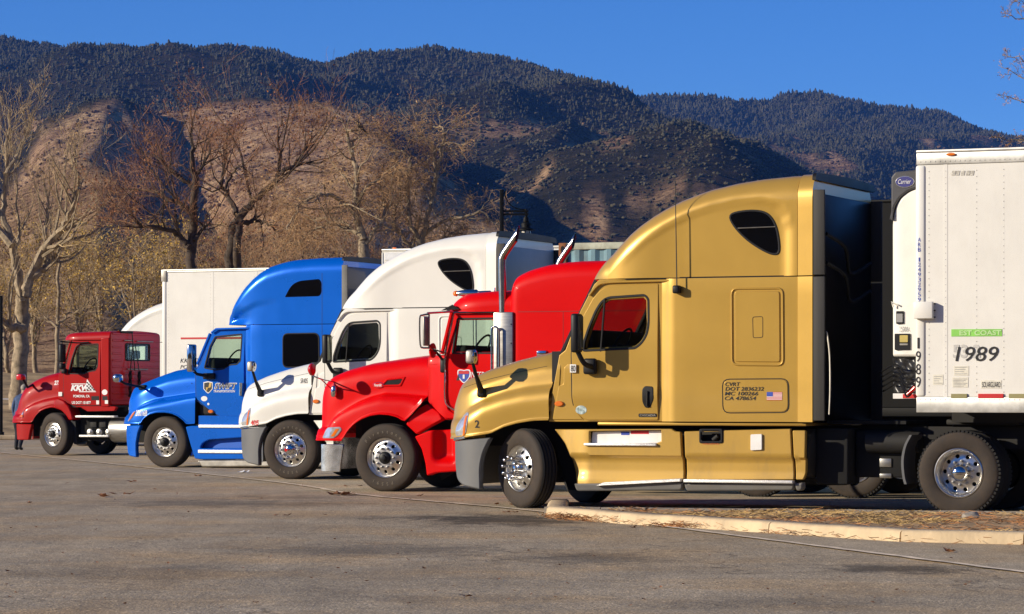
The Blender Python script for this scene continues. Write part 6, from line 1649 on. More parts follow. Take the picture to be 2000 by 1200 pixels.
# where the forest stands and where the slopes are open dry grass
PXg = CX+XX/YY*F; PYg = HZ-(Zt-HC)/YY*F
grass_poly = [(-400, 480), (-60, 455), (40, 345), (82, 262), (150, 224), (225, 194), (262, 222), (300, 216), (380, 206), (480, 199), (600, 202), (730, 214), (742, 262), (800, 318), (880, 350), (940, 420), (1000, 480), (1080, 560), (600, 640), (0, 760), (-400, 760)]
near = YY < YU[None, :]+60
gmask = inside(PXg.ravel(), PYg.ravel(), [grass_poly]).reshape(NY, NX) & near | (YY < 900)
nz1 = vnoise(XX/55, YY/130, 31)*.45+vnoise(XX/20, YY/50, 33)*.35+vnoise(XX/7, YY/24, 34)*.2
low = np.clip((PYg-250)/200, 0, 1)
patch = (nz1 > .62-.20*low) & (YY < YA-150) & (YY > YU+150) & (PYg > 235)
patchB = (nz1 > .66-.08*low) & (YY >= YA+500) & (PXg > 1350) & (PYg > 225)
forest = np.where(gmask, 0., 1.); forest = np.where(patch | patchB, .0, forest)
forest_s = forest.copy()
for _ in range(1): forest_s[1:-1, 1:-1] = (forest_s[1:-1, 1:-1]*2+forest_s[:-2, 1:-1]+forest_s[2:, 1:-1]+forest_s[1:-1, :-2]+forest_s[1:-1, 2:])/6
at = me.attributes.new('forest', 'FLOAT', 'POINT'); at.data.foreach_set('value', forest_s.ravel().astype(np.float32))
hm_, n, l = newmat('hillside')
out = n.new('ShaderNodeOutputMaterial'); b = n.new('ShaderNodeBsdfPrincipled'); l.new(b.outputs[0], out.inputs[0]); b.inputs['Roughness'].default_value = 1; b.inputs['Specular IOR Level'].default_value = .0
geo = n.new('ShaderNodeNewGeometry'); av = n.new('ShaderNodeAttribute'); av.attribute_name = 'forest'
def hn(scale, det=8, rough=.7):
    q = n.new('ShaderNodeTexNoise'); q.inputs['Scale'].default_value = scale; q.inputs['Detail'].default_value = det; q.inputs['Roughness'].default_value = rough; l.new(geo.outputs['Position'], q.inputs[0]); return q.outputs[0]
def ramp(x, stops):
    r_ = n.new('ShaderNodeValToRGB'); l.new(x, r_.inputs[0]); e = r_.color_ramp.elements
    e[0].position, e[0].color = stops[0][0], (*stops[0][1], 1); e[1].position, e[1].color = stops[-1][0], (*stops[-1][1], 1)
    for p_, c_ in stops[1:-1]: q = e.new(p_); q.color = (*c_, 1)
    return r_.outputs[0]
gcol = ramp(hn(.022, 10, .78), [(.36, (.15, .088, .052)), (.45, (.36, .22, .125)), (.54, (.55, .355, .195)), (.66, (.66, .465, .26))])
scol = ramp(hn(.22, 5, .75), [(.40, (.35, .32, .30)), (.52, (1, 1, 1)), (.7, (1.15, 1.1, 1.0))])
gm2 = n.new('ShaderNodeMix'); gm2.data_type = 'RGBA'; gm2.blend_type = 'MULTIPLY'; gm2.inputs[0].default_value = 1.; l.new(gcol, gm2.inputs[6]); l.new(scol, gm2.inputs[7])
fcol = ramp(hn(.06), [(.35, (.022, .022, .014)), (.55, (.045, .038, .022)), (.70, (.11, .075, .04))])
mx = n.new('ShaderNodeMix'); mx.data_type = 'RGBA'; l.new(av.outputs['Fac'], mx.inputs[0]); l.new(gm2.outputs[2], mx.inputs[6]); l.new(fcol, mx.inputs[7]); l.new(mx.outputs[2], b.inputs['Base Color'])
bp = n.new('ShaderNodeBump'); bp.inputs['Strength'].default_value = 1.; bp.inputs['Distance'].default_value = 5.; l.new(hn(.12, 8, .7), bp.inputs['Height']); l.new(bp.outputs[0], b.inputs['Normal'])
me.materials.append(hm_)
hills = bpy.data.objects.new('hills', me); COL.objects.link(hills); hills['kind'] = 'structure'

# ---- forest on the slopes: instanced trees, far too many to count
def blob(seed, kind):
    r_ = random.Random(seed); m = MB()
    if kind == 'pine':
        n_ = 9; layers = 5
        for k in range(layers):
            z0 = .10+.17*k; z1 = z0+.32; rad = (.22-.036*k)*r_.uniform(.85, 1.15)
            ring = [(rad*r_.uniform(.6, 1.25)*math.cos(math.tau*i/n_), rad*r_.uniform(.6, 1.25)*math.sin(math.tau*i/n_), z0+r_.uniform(-.05, .05)) for i in range(n_)]
            m.add(ring+[(r_.uniform(-.015, .015), r_.uniform(-.015, .015), min(1.0, z1)), (0, 0, z0+.03)], [(i, (i+1) % n_, n_) for i in range(n_)]+[((i+1) % n_, i, n_+1) for i in range(n_)])
        m.tube([(0, 0, -.1), (0, 0, .4)], [.02, .012], 4)
    else:
        for k in range(4 if kind == 'oak' else 3):
            bm = bmesh.new(); bmesh.ops.create_icosphere(bm, subdivisions=2 if kind == 'oak' else 1, radius=1)
            for v in bm.verts: v.co *= 1+.38*noise.noise(v.co*1.9+Vector((seed, k*5, 0)))+r_.uniform(-.14, .14)
            m.bm(bm, Matrix.Translation((r_.uniform(-.28, .28), r_.uniform(-.28, .28), .42+r_.uniform(-.12, .18))) @ Matrix.Diagonal((r_.uniform(.25, .38), r_.uniform(.25, .38), r_.uniform(.24, .38), 1)))
    return m
def leafmat(name, c0, c1):
    m, n, l = newmat(name); out = n.new('ShaderNodeOutputMaterial'); b = n.new('ShaderNodeBsdfPrincipled'); l.new(b.outputs[0], out.inputs[0]); b.inputs['Roughness'].default_value = .9; b.inputs['Specular IOR Level'].default_value = .1
    oi = n.new('ShaderNodeObjectInfo'); geo = n.new('ShaderNodeNewGeometry'); q = n.new('ShaderNodeTexNoise'); q.inputs['Scale'].default_value = .6; q.inputs['Detail'].default_value = 4; l.new(geo.outputs['Position'], q.inputs[0])
    ad = n.new('ShaderNodeMath'); ad.operation = 'MULTIPLY_ADD'; l.new(oi.outputs['Random'], ad.inputs[0]); ad.inputs[1].default_value = .6; l.new(q.outputs[0], ad.inputs[2])
    mr = n.new('ShaderNodeMapRange'); mr.inputs[1].default_value = .3; mr.inputs[2].default_value = 1.2; l.new(ad.outputs[0], mr.inputs[0])
    mx = n.new('ShaderNodeMix'); mx.data_type = 'RGBA'; mx.inputs[6].default_value = (*c0, 1); mx.inputs[7].default_value = (*c1, 1); l.new(mr.outputs[0], mx.inputs[0]); l.new(mx.outputs[2], b.inputs['Base Color'])
    return m
m_pine = leafmat('pine needles dark', (.030, .036, .021), (.110, .098, .056))
m_oak = leafmat('scrub oak leaves', (.032, .035, .019), (.115, .098, .055))
m_shrub = leafmat('grey brown scrub', (.075, .05, .035), (.20, .125, .07))
def scatter(name, pts, scl, protos, mat):
    me = bpy.data.meshes.new(name); me.vertices.add(len(pts)); me.vertices.foreach_set('co', np.asarray(pts, np.float32).ravel())
    a = me.attributes.new('scl', 'FLOAT_VECTOR', 'POINT'); a.data.foreach_set('vector', np.asarray(scl, np.float32).ravel())
    a = me.attributes.new('rot', 'FLOAT_VECTOR', 'POINT'); ro = np.zeros((len(pts), 3), np.float32); ro[:, 2] = rng.uniform(0, 6.28, len(pts)); ro[:, :2] = rng.normal(0, .05, (len(pts), 2)); a.data.foreach_set('vector', ro.ravel())
    a = me.attributes.new('pick', 'INT', 'POINT'); a.data.foreach_set('value', rng.integers(0, len(protos), len(pts)).astype(np.int32))
    ng = bpy.data.node_groups.new(name, 'GeometryNodeTree')
    ng.interface.new_socket('Geometry', in_out='INPUT', socket_type='NodeSocketGeometry'); ng.interface.new_socket('Geometry', in_out='OUTPUT', socket_type='NodeSocketGeometry')
    N = ng.nodes; Lk = ng.links; gi = N.new('NodeGroupInput'); go = N.new('NodeGroupOutput'); ip = N.new('GeometryNodeInstanceOnPoints')
    jn = N.new('GeometryNodeJoinGeometry')
    for pr in reversed(protos):
        oi = N.new('GeometryNodeObjectInfo'); oi.inputs['Object'].default_value = pr; oi.inputs['As Instance'].default_value = True; Lk.new(oi.outputs['Geometry'], jn.inputs[0])
    def att(nm, ty):
        q = N.new('GeometryNodeInputNamedAttribute'); q.data_type = ty; q.inputs['Name'].default_value = nm; return q.outputs[0]
    Lk.new(gi.outputs[0], ip.inputs['Points']); Lk.new(jn.outputs[0], ip.inputs['Instance']); ip.inputs['Pick Instance'].default_value = True
    Lk.new(att('pick', 'INT'), ip.inputs['Instance Index']); Lk.new(att('rot', 'FLOAT_VECTOR'), ip.inputs['Rotation']); Lk.new(att('scl', 'FLOAT_VECTOR'), ip.inputs['Scale'])
    Lk.new(ip.outputs[0], go.inputs[0])
    o = bpy.data.objects.new(name, me); COL.objects.link(o); md = o.modifiers.new('scatter', 'NODES'); md.node_group = ng; o['kind'] = 'stuff'; return o
def protos(kind, mat, n_=4):
    r_ = []
    for k in range(n_):
        b = blob(k*7+3, kind); me = bpy.data.meshes.new(kind); me.from_pydata(b.v, [], b.f); me.materials.append(mat)
        if kind != 'pine': me.polygons.foreach_set('use_smooth', [True]*len(me.polygons))
        r_.append(bpy.data.objects.new(kind, me))
    return r_
def sample(n_):
    """points on the terrain, evenly by ground area, inside and a little beside the view"""
    w = (Ys*np.gradient(Ys)); w = w/w.sum()
    j = rng.choice(NY-1, n_, p=w[:-1]/w[:-1].sum()); i = rng.uniform(NX*.22, NX*.78, n_)
    jf = rng.random(n_); i0 = i.astype(int); fi = i-i0
    def g(A): return (A[j, i0]*(1-fi)+A[j, i0+1]*fi)*(1-jf)+(A[j+1, i0]*(1-fi)+A[j+1, i0+1]*fi)*jf
    return g(XX), g(YY), g(Zt), g(forest_s), g(PXg), g(PYg)
x, y, z, f_, px_, py_ = sample(560000)
YAp, YUp = np.interp(px_, pxs, YA), np.interp(px_, pxs, YU)
vis = (y < YAp+120) | ((y > YAp+500) & (y < 5200) & (px_ > 1050))
u_ = rng.random(len(x))
pine_zone = (py_ < 262+60*(u_-.5)) | (y > YAp+400)
fo = (f_ > .55) & vis & (y > 1150) & ((y > YUp-100) | (px_ < 300))
clump = vnoise(x/35, y/70, 91)*.6+vnoise(x/12, y/22, 92)*.4
kp = fo & pine_zone & (u_ < .25+.75*clump) & (rng.random(len(x)) < .72)
h_ = (2.6+4.8*rng.random(kp.sum())**1.7)*np.clip(y[kp]/3300, .5, 1.5)*(.75+.5*vnoise(x[kp]/40, y[kp]/60, 77))
scatter('pine_forest', np.stack([x, y, z-.4], 1)[kp], np.stack([h_*rng.uniform(1.1, 2.0, kp.sum()), h_*rng.uniform(1.1, 2.0, kp.sum()), h_*rng.uniform(.75, 1.1, kp.sum())], 1), protos('pine', m_pine), m_pine)
koz = fo & pine_zone & ~kp & (u_ < .2+.7*clump)
ko = koz | (fo | ((f_ <= .55) & (y > YUp+150) & (u_ < .30))) & vis & (y > 1000) & ~pine_zone & (u_ < 1.25*clump)
h_ = (1.3+3.0*rng.random(ko.sum())**2)*np.clip(y[ko]/2600, .45, 1.3)
scatter('scrub_oak_woods', np.stack([x, y, z-.3], 1)[ko], np.stack([h_*rng.uniform(1., 1.5, ko.sum()), h_*rng.uniform(1., 1.5, ko.sum()), h_], 1), protos('oak', m_oak), m_oak)
ks = (f_ <= .55) & vis & (y > 500) & (u_ < np.where(y < YUp+60, 1.0, .5)*(clump*1.5-.25))
h_ = (.5+1.8*rng.random(ks.sum())**2.2)*(1+1.0*(rng.random(ks.sum()) > .94))*np.clip(y[ks]/2000, .5, 1.4)
scatter('dry_scrub', np.stack([x, y, z-.2], 1)[ks], np.stack([h_*rng.uniform(1., 1.7, ks.sum()), h_*rng.uniform(1., 1.7, ks.sum()), h_], 1), protos('shrub', m_shrub), m_shrub)

# ---- the other side of the valley, behind the camera: seen only in the paint and the windows
vs, fs = [], []; NA, NR = 90, 26
for j in range(NR+1):
    for i in range(NA+1):
        th = math.pi*(.985+1.03*i/NA); d = 260+1500*(j/NR)**1.3
        sunward = math.exp(-((th-math.atan2(-SUN_L.y, -SUN_L.x)%math.tau)/.30)**2)
        el = (.17-.075*sunward)*(.8+.35*vnoise(np.array([i*.16]), np.array([.5]), 4)[0])
        h = el*1500*sstep(260, 1500, d)+40*(vnoise(np.array([i*.5]), np.array([j*.4]), 6)[0]-.5)*sstep(260, 700, d)
        vs.append((d*math.cos(th), -60+d*math.sin(th), h+1.))
fs = [(j*(NA+1)+i, j*(NA+1)+i+1, (j+1)*(NA+1)+i+1, (j+1)*(NA+1)+i) for j in range(NR) for i in range(NA)]
o = MB().add(vs, fs).build('hills', M('far valley side', (.085, .065, .042), 1., var=.5, vscale=.02, spec=.0)); o['kind'] = 'structure'
# ------------------------------------------------------------------ bare winter trees behind the trucks
m_bark = M('pale grey bark', (.31, .24, .155), .9, var=.4, vscale=6, bump=.6, bscale=20)
m_barkdk = M('dark brown bark', (.075, .052, .036), .9, var=.4, vscale=6, bump=.6, bscale=20)
m_twig = M('pale tan twigs', (.54, .39, .20), .9, var=.3, vscale=2)
m_twigbr = M('brown twigs', (.46, .275, .13), .9, var=.35, vscale=2)
m_twigred = M('reddish twigs', (.38, .19, .09), .9, var=.35, vscale=2)
m_lred = M('dry russet leaves', (.26, .10, .04), .85, var=.5, vscale=3)
m_lyel = M('yellow olive leaves', (.50, .32, .06), .85, var=.5, vscale=2)
m_ltan = M('tan dry leaves', (.30, .19, .09), .85, var=.5, vscale=2)

class Tree:
    def __init__(s, Y, seed, wig=.22, up=.10, droop=0.):
        s.Y = Y; s.r = random.Random(seed); s.T, s.B, s.Tw, s.Lf = MB(), MB(), MB(), MB(); s.wig, s.up, s.droop = wig, up, droop; s.tips = []
    def W(s, px, py, dy=0.):
        Y = s.Y+dy; return Vector(((px-CX)/F*Y, Y, HC+(HZ-py)/F*Y))
    def rv(s): return Vector((s.r.gauss(0, 1), s.r.gauss(0, 1), s.r.gauss(0, 1)))
    def grow(s, p, d, L, r, lvl, cfg):
        n = 5 if lvl < 3 else 4
        pts, d = [p.copy()], d.normalized()
        for k in range(n):
            d = (d+s.rv()*s.wig+Vector((0, 0, s.up-s.droop*(k/n)*(lvl >= 2)))).normalized(); pts.append(pts[-1]+d*L/n)
        rr = r*(.75 if lvl <= 1 else .5); rad = [max(.003, rr*(1-.75*k/n)) for k in range(n+1)]
        (s.B if lvl <= 1 else s.Tw).tube(pts, rad, 5 if lvl <= 1 else 3, cap=False)
        s.sprout(pts, rad, lvl+1, L, cfg)
    def sprout(s, pts, rad, lvl, L, cfg):
        if lvl >= len(cfg): s.tips.append((pts[-1], pts[-2])); s.tips.append((pts[len(pts)//2], pts[-1])); return
        num, ratio, t0 = cfg[lvl]
        for k in range(num):
            t = t0+(1-t0)*(k+s.r.random())/num; q = t*(len(pts)-1); i = min(int(q), len(pts)-2); f = q-i
            p = pts[i].lerp(pts[i+1], f); d = (pts[i+1]-pts[i]).normalized()
            ax = s.rv(); ax = (ax-d*ax.dot(d)); 
            if ax.length < 1e-4: continue
            ax.normalize(); ang = s.r.uniform(.45, 1.05)
            s.grow(p, d*math.cos(ang)+ax*math.sin(ang), L*ratio*s.r.uniform(.6, 1.25)*(1.15-.55*t), max(.005, (rad[i]*(1-f)+rad[i+1]*f)*.6), lvl, cfg)
    def limb(s, px_pts, r0, r1, cfg, depth=0., trunk=False, L=None):
        n = len(px_pts); pts = [s.W(x, y, depth*k/max(1, n-1)+s.r.uniform(-.3, .3)*(k > 0)) for k, (x, y) in enumerate(px_pts)]
        pts = [Vector(p) for p in crom(pts, 4)]
        for p in pts[1:-1]: p += s.rv()*.03
        rad = [r0+(r1-r0)*k/(len(pts)-1) for k in range(len(pts))]
        (s.T if trunk else s.B).tube(pts, rad, 9 if trunk else 7, cap=True)
        if cfg: s.sprout(pts, rad, 1, L or sum((pts[k+1]-pts[k]).length for k in range(len(pts)-1)), cfg)
        return pts
    def leaves(s, n, size, spread=.25):
        for k in range(n):
            a, b = s.tips[s.r.randrange(len(s.tips))]
            p = a.lerp(b, s.r.random()*.6)+s.rv()*spread*.5; u = s.rv().normalized()*size*s.r.uniform(.5, 1.2); v = u.cross(s.rv()).normalized()*size*.7
            s.Lf.add([p-u, p+v*.8, p+u, p-v*.8], [(0, 1, 2, 3)])
    def build(s, name, label, mt, mb, mtw, ml=None, group='bare trees behind the trucks'):
        base = s.T.v[0] if s.T.v else (0, 0, 0)
        e = thing(name, label, 'tree', (base[0], base[1], 0), 0, group)
        o = Vector((base[0], base[1], 0))
        for mb_ in (s.T, s.B, s.Tw, s.Lf): mb_.v = [tuple(Vector(p)-o) for p in mb_.v]
        if s.T.v: s.T.build('trunk', mt, e)
        cr = s.B.build('limbs', mb, e) if s.B.v else None
        if s.Tw.v: s.Tw.build('crown', mtw, e, kind='stuff')
        if s.Lf.v: s.Lf.build('leaves', ml, e, smooth=False, kind='stuff')
        return e

CF = [None, (9, .42, .25), (6, .55, .25), (5, .6, .2)]
CFd = [None, (13, .42, .15), (9, .55, .15), (8, .6, .1)]
# big pale cottonwood on the left
t = Tree(108, 11, .16, .20)
t.limb([(34, 800), (37, 700), (44, 620), (44, 575)], .30, .23, None, trunk=True)
t.limb([(44, 590), (33, 520), (18, 462), (5, 414), (10, 353), (15, 280), (18, 215)], .18, .03, CFd, 1.0, L=9)
t.limb([(50, 580), (58, 545), (79, 500), (105, 466), (122, 445), (140, 409), (155, 368)], .19, .09, [None, (13, .40, .3), (7, .55, .2), (6, .6, .15)], -1.0, L=8.5)
t.limb([(154, 371), (150, 330), (143, 290)], .08, .02, CF, -.5, L=4)
t.limb([(66, 540), (84, 525), (104, 509), (112, 500)], .15, .11, CF, .5, L=5)
t.limb([(92, 482), (90, 440), (96, 400), (84, 360)], .10, .02, CF, 1., L=5)
t.limb([(46, 640), (22, 640), (0, 622), (-30, 600)], .17, .06, CF, -1, L=6)
t.limb([(24, 480), (-20, 430), (-60, 380), (-90, 320)], .16, .03, CF, 0, L=7)
t.limb([(12, 340), (40, 290), (62, 250)], .07, .02, CF, 1, L=4.5)
t.leaves(500, .05)
t.build('cottonwood_tree', 'large pale bare cottonwood with forked trunk at the left edge', m_bark, m_bark, m_twig, m_ltan)
# slim pale trunk right of it
t = Tree(112, 12, .2, .2)
t.limb([(110, 800), (112, 700), (113, 620), (114, 560), (112, 500)], .10, .05, None, trunk=True)
t.limb([(112, 640), (95, 625), (78, 622)], .05, .02, CF, 0, L=2.6)
t.limb([(113, 632), (130, 618), (155, 605)], .05, .02, CF, 0, L=2.6)
t.limb([(112, 502), (118, 470), (112, 440)], .05, .02, CF, 0, L=3)
t.build('slim_tree', 'slim pale straight trunk between the cottonwood and the dark red truck', m_bark, m_bark, m_twig)
# dark tree behind the white box trailer
t = Tree(104, 13, .20, .16)
t.limb([(366, 800), (370, 600), (371, 526), (376, 455), (378, 398), (381, 342)], .20, .12, None, trunk=True)
t.limb([(381, 342), (376, 300), (373, 260), (372, 205)], .10, .015, CF, 0, L=4.5)
t.limb([(370, 483), (353, 463), (319, 446), (280, 443), (242, 442)], .12, .02, CFd, -1, L=6.5)
t.limb([(377, 418), (359, 404), (327, 387), (293, 373), (228, 369)], .11, .02, CFd, 1, L=7)
t.limb([(381, 370), (359, 353), (322, 322), (300, 300)], .09, .02, CF, 0, L=5)
t.limb([(381, 470), (398, 446), (410, 438)], .08, .02, CF, 0, L=4)
t.limb([(380, 345), (395, 325), (412, 290)], .08, .02, CF, 0, L=4.5)
t.leaves(900, .05)
t.build('leafless_tree', 'dark upright tree with russet leaf remnants over the white box trailer', m_barkdk, m_barkdk, m_twigred, m_lred)
t = Tree(106, 14, .20, .14)
t.limb([(445, 800), (447, 600), (449, 523), (455, 449), (466, 427)], .21, .15, None, trunk=True)
t.limb([(466, 800), (460, 560), (464, 480), (468, 430)], .17, .12, None, trunk=True)
t.limb([(466, 427), (497, 393), (540, 350), (562, 328), (597, 320), (636, 316)], .15, .02, CFd, -1, L=9)
t.limb([(461, 418), (446, 384), (432, 359), (438, 322), (435, 285)], .10, .02, CFd, 1, L=5.5)
t.limb([(472, 435), (490, 434), (512, 435), (528, 440), (542, 452)], .09, .02, CFd, 0, L=5)
t.limb([(540, 350), (548, 310), (542, 270), (552, 230)], .07, .015, CF, 0, L=5)
t.limb([(575, 322), (600, 285), (618, 262)], .06, .015, CF, 0, L=4)
t.limb([(440, 372), (455, 340), (470, 325), (490, 340)], .05, .015, CF, 0, L=3.5)
t.leaves(1100, .05)
t.build('leafless_tree', 'dark forked tree leaning right with russet leaf remnants behind the blue roof', m_barkdk, m_barkdk, m_twigred, m_lred)
# tangled tree that the crow sits on
CT = [None, (15, .36, .1), (10, .6, .1), (9, .62, .1)]
t = Tree(100, 15, .34, .02, .28)
t.limb([(722, 800), (716, 560), (710, 469)], .24, .17, None, trunk=True)
t.limb([(710, 469), (699, 432), (694, 390), (696, 347), (687, 302), (679, 268), (684, 256), (700, 255)], .13, .025, [None, (16, .26, .05), (8, .6, .15), (6, .62, .1)], 0, L=7)
t.limb([(700, 430), (673, 396), (636, 379), (597, 393), (575, 420), (560, 450)], .09, .02, CT, -1.5, L=7)
t.limb([(688, 300), (690, 285), (694, 268)], .06, .03, None, 0)
t.limb([(706, 460), (680, 450), (650, 440), (610, 450), (580, 480)], .08, .02, CT, 1, L=6.5)
t.limb([(712, 480), (740, 440), (752, 400), (742, 360)], .08, .02, CT, 1, L=6)
t.leaves(1200, .05)
crow_tree = t.build('gnarled_tree', 'gnarled tangled bare tree with the crow on its tip', m_bark, m_bark, m_twigbr, m_ltan)
t = Tree(101, 16, .34, .02, .25)
t.limb([(815, 800), (818, 560), (823, 466)], .20, .14, None, trunk=True)
t.limb([(823, 466), (837, 418), (849, 362), (860, 305), (868, 262), (862, 247), (846, 249)], .10, .02, [None, (14, .26, .1), (8, .6, .15), (6, .62, .1)], 0, L=7)
t.limb([(848, 380), (852, 345), (849, 291), (835, 268)], .06, .02, CF, 0, L=3)
t.limb([(820, 480), (800, 430), (798, 396), (799, 345), (800, 313), (787, 294), (768, 302)], .08, .02, CT, 0, L=6)
t.limb([(818, 490), (790, 470), (771, 430), (781, 379), (781, 339)], .08, .02, CT, .5, L=6)
t.limb([(828, 460), (870, 430), (905, 425), (940, 415), (955, 432)], .07, .02, CF, -.5, L=5)
t.limb([(822, 500), (860, 470), (890, 455), (920, 465)], .07, .02, CT, .5, L=5)
t.leaves(1000, .05)
t.build('gnarled_tree', 'gnarled bare tree with hooked pale tips right of the crow tree', m_bark, m_bark, m_twigbr, m_ltan)
# the thicket behind: brown twiggy trees, a few still holding yellow leaves
k = 0
for (px, top_, Y, kind) in ((70, 470, 132, 'y'), (150, 500, 128, 'y'), (205, 470, 136, 'y'), (260, 505, 126, 'y'), (300, 470, 138, 'b'), (340, 460, 130, 'y'), (410, 460, 134, 'b'), (480, 470, 128, 'b'), (530, 440, 140, 'b'), (585, 440, 122, 'b'), (640, 440, 132, 'b'), (745, 450, 124, 'b'), (890, 470, 128, 'b'), (20, 560, 126, 'y'), (-60, 420, 130, 'b'), (-150, 380, 128, 'b')):
    t = Tree(Y, 100+k, .24, .12, .05)
    b0 = 800; lean = t.r.uniform(-14, 14)
    t.limb([(px, b0), (px+lean*.3, b0-(b0-top_)*.25), (px+lean*.6, b0-(b0-top_)*.45), (px+lean, top_+(b0-top_)*.35)], .13, .07, [None, (6, .5, .45), (7, .6, .2), (6, .6, .2)], trunk=True, L=5.5)
    for q in range(4):
        a = t.r.uniform(-60, 60); y0 = b0-(b0-top_)*t.r.uniform(.35, .6)
        t.limb([(px+lean*.6, y0), (px+lean*.6+a*.5, y0-(y0-top_)*.5), (px+lean*.6+a, top_+t.r.uniform(0, 60))], .06, .015, [None, (9, .42, .1), (8, .55, .15), (6, .6, .15)], t.r.uniform(-2, 2), L=5.5)
    if kind == 'y': t.leaves(1500, .06, .35)
    else: t.leaves(500, .06, .3)
    where = {70: 'beside the big cottonwood', 150: 'above the dark red hood', 205: 'above the dark red cab roof', 260: 'left of the white roof dome', 300: 'at the corner of the white box trailer', 340: 'behind the white box trailer top', 410: 'between the two dark trees', 480: 'behind the dark forked tree', 530: 'above the far end of the white box trailer', 585: 'above the blue roof nose', 640: 'above the blue roof', 745: 'right of the crow tree', 890: 'right of the hooked pale tree', 20: 'low at the left edge', -60: 'beyond the left edge', -150: 'far beyond the left edge'}[px]
    t.build('yellow_leaved_tree' if kind == 'y' else 'twiggy_tree', ('small tree holding sparse yellow leaves ' if kind == 'y' else 'brown twiggy bare tree ')+where, m_bark, m_bark, m_twigbr if kind == 'b' else m_twig, m_lyel if kind == 'y' else m_lred, group='thicket trees behind the lot')
    k += 1
# tree reaching in at the right edge
t = Tree(62, 40, .22, .06)
t.limb([(2150, 800), (2145, 500), (2140, 300), (2130, 100), (2120, -100)], .22, .08, None, trunk=True)
for (y0, pts) in ((60, [(2132, 60), (2070, 30), (2010, 12), (1990, 2)]), (170, [(2135, 200), (2060, 140), (2000, 118), (1958, 108)]), (250, [(2138, 260), (2070, 200), (2010, 158), (1955, 132)]), (300, [(2140, 330), (2080, 260), (2010, 206), (1952, 187)]), (350, [(2140, 360), (2070, 300), (2000, 278), (1935, 268)]), (30, [(2130, 120), (2060, 60), (2000, 40), (1955, 32)])):
    t.limb(pts, .028, .005, [None, (9, .20, .35), (5, .5, .2), (4, .6, .2)], 0, L=2.2)
for (y0, pts) in ((90, [(2135, 150), (2200, 60), (2260, -20)]), (200, [(2140, 280), (2230, 180), (2300, 130)]), (300, [(2142, 400), (2240, 320), (2330, 260)]), (-60, [(2122, -60), (2160, -160), (2190, -240)]), (-80, [(2121, -80), (2070, -160), (2040, -230)])):
    t.limb(pts, .05, .008, [None, (9, .25, .3), (5, .5, .2), (4, .6, .2)], 0, L=2.6)
t.leaves(260, .022, .1)
t.build('bare_tree', 'bare reddish tree whose branch tips reach in above the reefer trailer at right', m_barkdk, m_bark, m_twigbr, m_lred)

# ------------------------------------------------------------------ crow on the treetop
c0 = Tree(100, 1).W(701, 254)
cr = thing('crow', 'black crow perched on the tip of the gnarled tree', 'bird', tuple(c0), 0)
m = MB(); S = 1.0
def ell(c, r_, rot=0., n=10):
    bm = bmesh.new(); bmesh.ops.create_uvsphere(bm, u_segments=n, v_segments=n-2, radius=1); m.bm(bm, Matrix.Translation(c) @ Matrix.Rotation(rot, 4, 'Y') @ Matrix.Diagonal((*r_, 1)))
ax_ = [(-.12, 0, .27, .012), (-.10, 0, .272, .045), (-.06, 0, .27, .052), (-.035, 0, .235, .05), (0, 0, .18, .078), (.05, 0, .12, .075), (.10, 0, .06, .05), (.15, 0, .01, .03), (.24, 0, -.08, .028), (.27, 0, -.11, .02)]
m.tube([(a, b, c) for a, b, c, r_ in ax_], [r_ for *_, r_ in ax_], 10)
cm_ = M('crow feathers', (.008, .008, .010), .45)
m.build('body', cm_, cr)
MB().tube([(-.105, 0, .272), (-.14, 0, .268), (-.175, 0, .258)], [.022, .016, .003], 6).build('beak', cm_, cr)
for s_ in (-1, 1): MB().tube([(-.01, .06*s_, .2), (.06, .075*s_, .12), (.16, .045*s_, .0), (.22, .02*s_, -.06)], [.03, .045, .03, .008], 6).build('wing', cm_, cr)
for s_ in (-1, 1): MB().tube([(.03, .03*s_, .08), (.02, .03*s_, 0)], .008, 5).build('leg', cm_, cr)

# ------------------------------------------------------------------ lantern lamp post behind the cream truck
Yl = 74.; s_ = F/Yl; lx = (980-CX)/s_
lz = lambda py: HC+(HZ-py)/s_
lp = thing('street_lamp', 'black lantern lamp post rising behind the cream tractor', 'street lamp', (lx, Yl, 0))
m_iron = M('black iron', (.004, .004, .004), .6, spec=.2)
MB().box(-.05, .05, -.05, .05, 0, lz(371), .008).build('pole', m_iron, lp)
ex = lambda px: (px-980)/s_
MB().box(.05, ex(1032), -.04, .04, lz(415), lz(411)).box(.05, ex(1032), -.04, .04, lz(421), lz(417)).build('arm', m_iron, lp, smooth=False)
MB().tube(crom([(ex(986), 0, lz(373)), (ex(988), 0, lz(387)), (ex(996), 0, lz(400)), (ex(1010), 0, lz(408)), (ex(1028), 0, lz(410))], 5), .014, 5).build('brace', m_iron, lp)
cx_ = ex(1027.5)
ln = MB().lathe([(.035, lz(409)), (.035, lz(424)), (.06, lz(425)), (.075, lz(431)), (.07, lz(434)), (.11, lz(436)), (.125, lz(439)), (.11, lz(443)), (.13, lz(446)), (.205, lz(448.5)), (.205, lz(450)), (.11, lz(451))], c=(cx_, 0, 0), axis='z', n=18)
ln.build('lantern_cap', m_iron, lp)
MB().lathe([(.115, lz(451)), (.12, lz(458)), (.10, lz(465)), (.05, lz(470)), (0, lz(471))], c=(cx_, 0, 0), axis='z', n=18).build('lantern_glass', M('frosted lantern glass', (.55, .50, .40), .2, coat=.5), lp)
m = MB()
for k in range(6):
    a = math.tau*(k+.3)/6; m.tube([(cx_+.122*math.cos(a), .122*math.sin(a), lz(450)), (cx_+.127*math.cos(a), .127*math.sin(a), lz(458)), (cx_+.06*math.cos(a), .06*math.sin(a), lz(470))], .011, 4)
m.lathe([(.12, lz(457.5)), (.135, lz(458)), (.135, lz(459.5)), (.12, lz(460))], c=(cx_, 0, 0), axis='z', n=16)
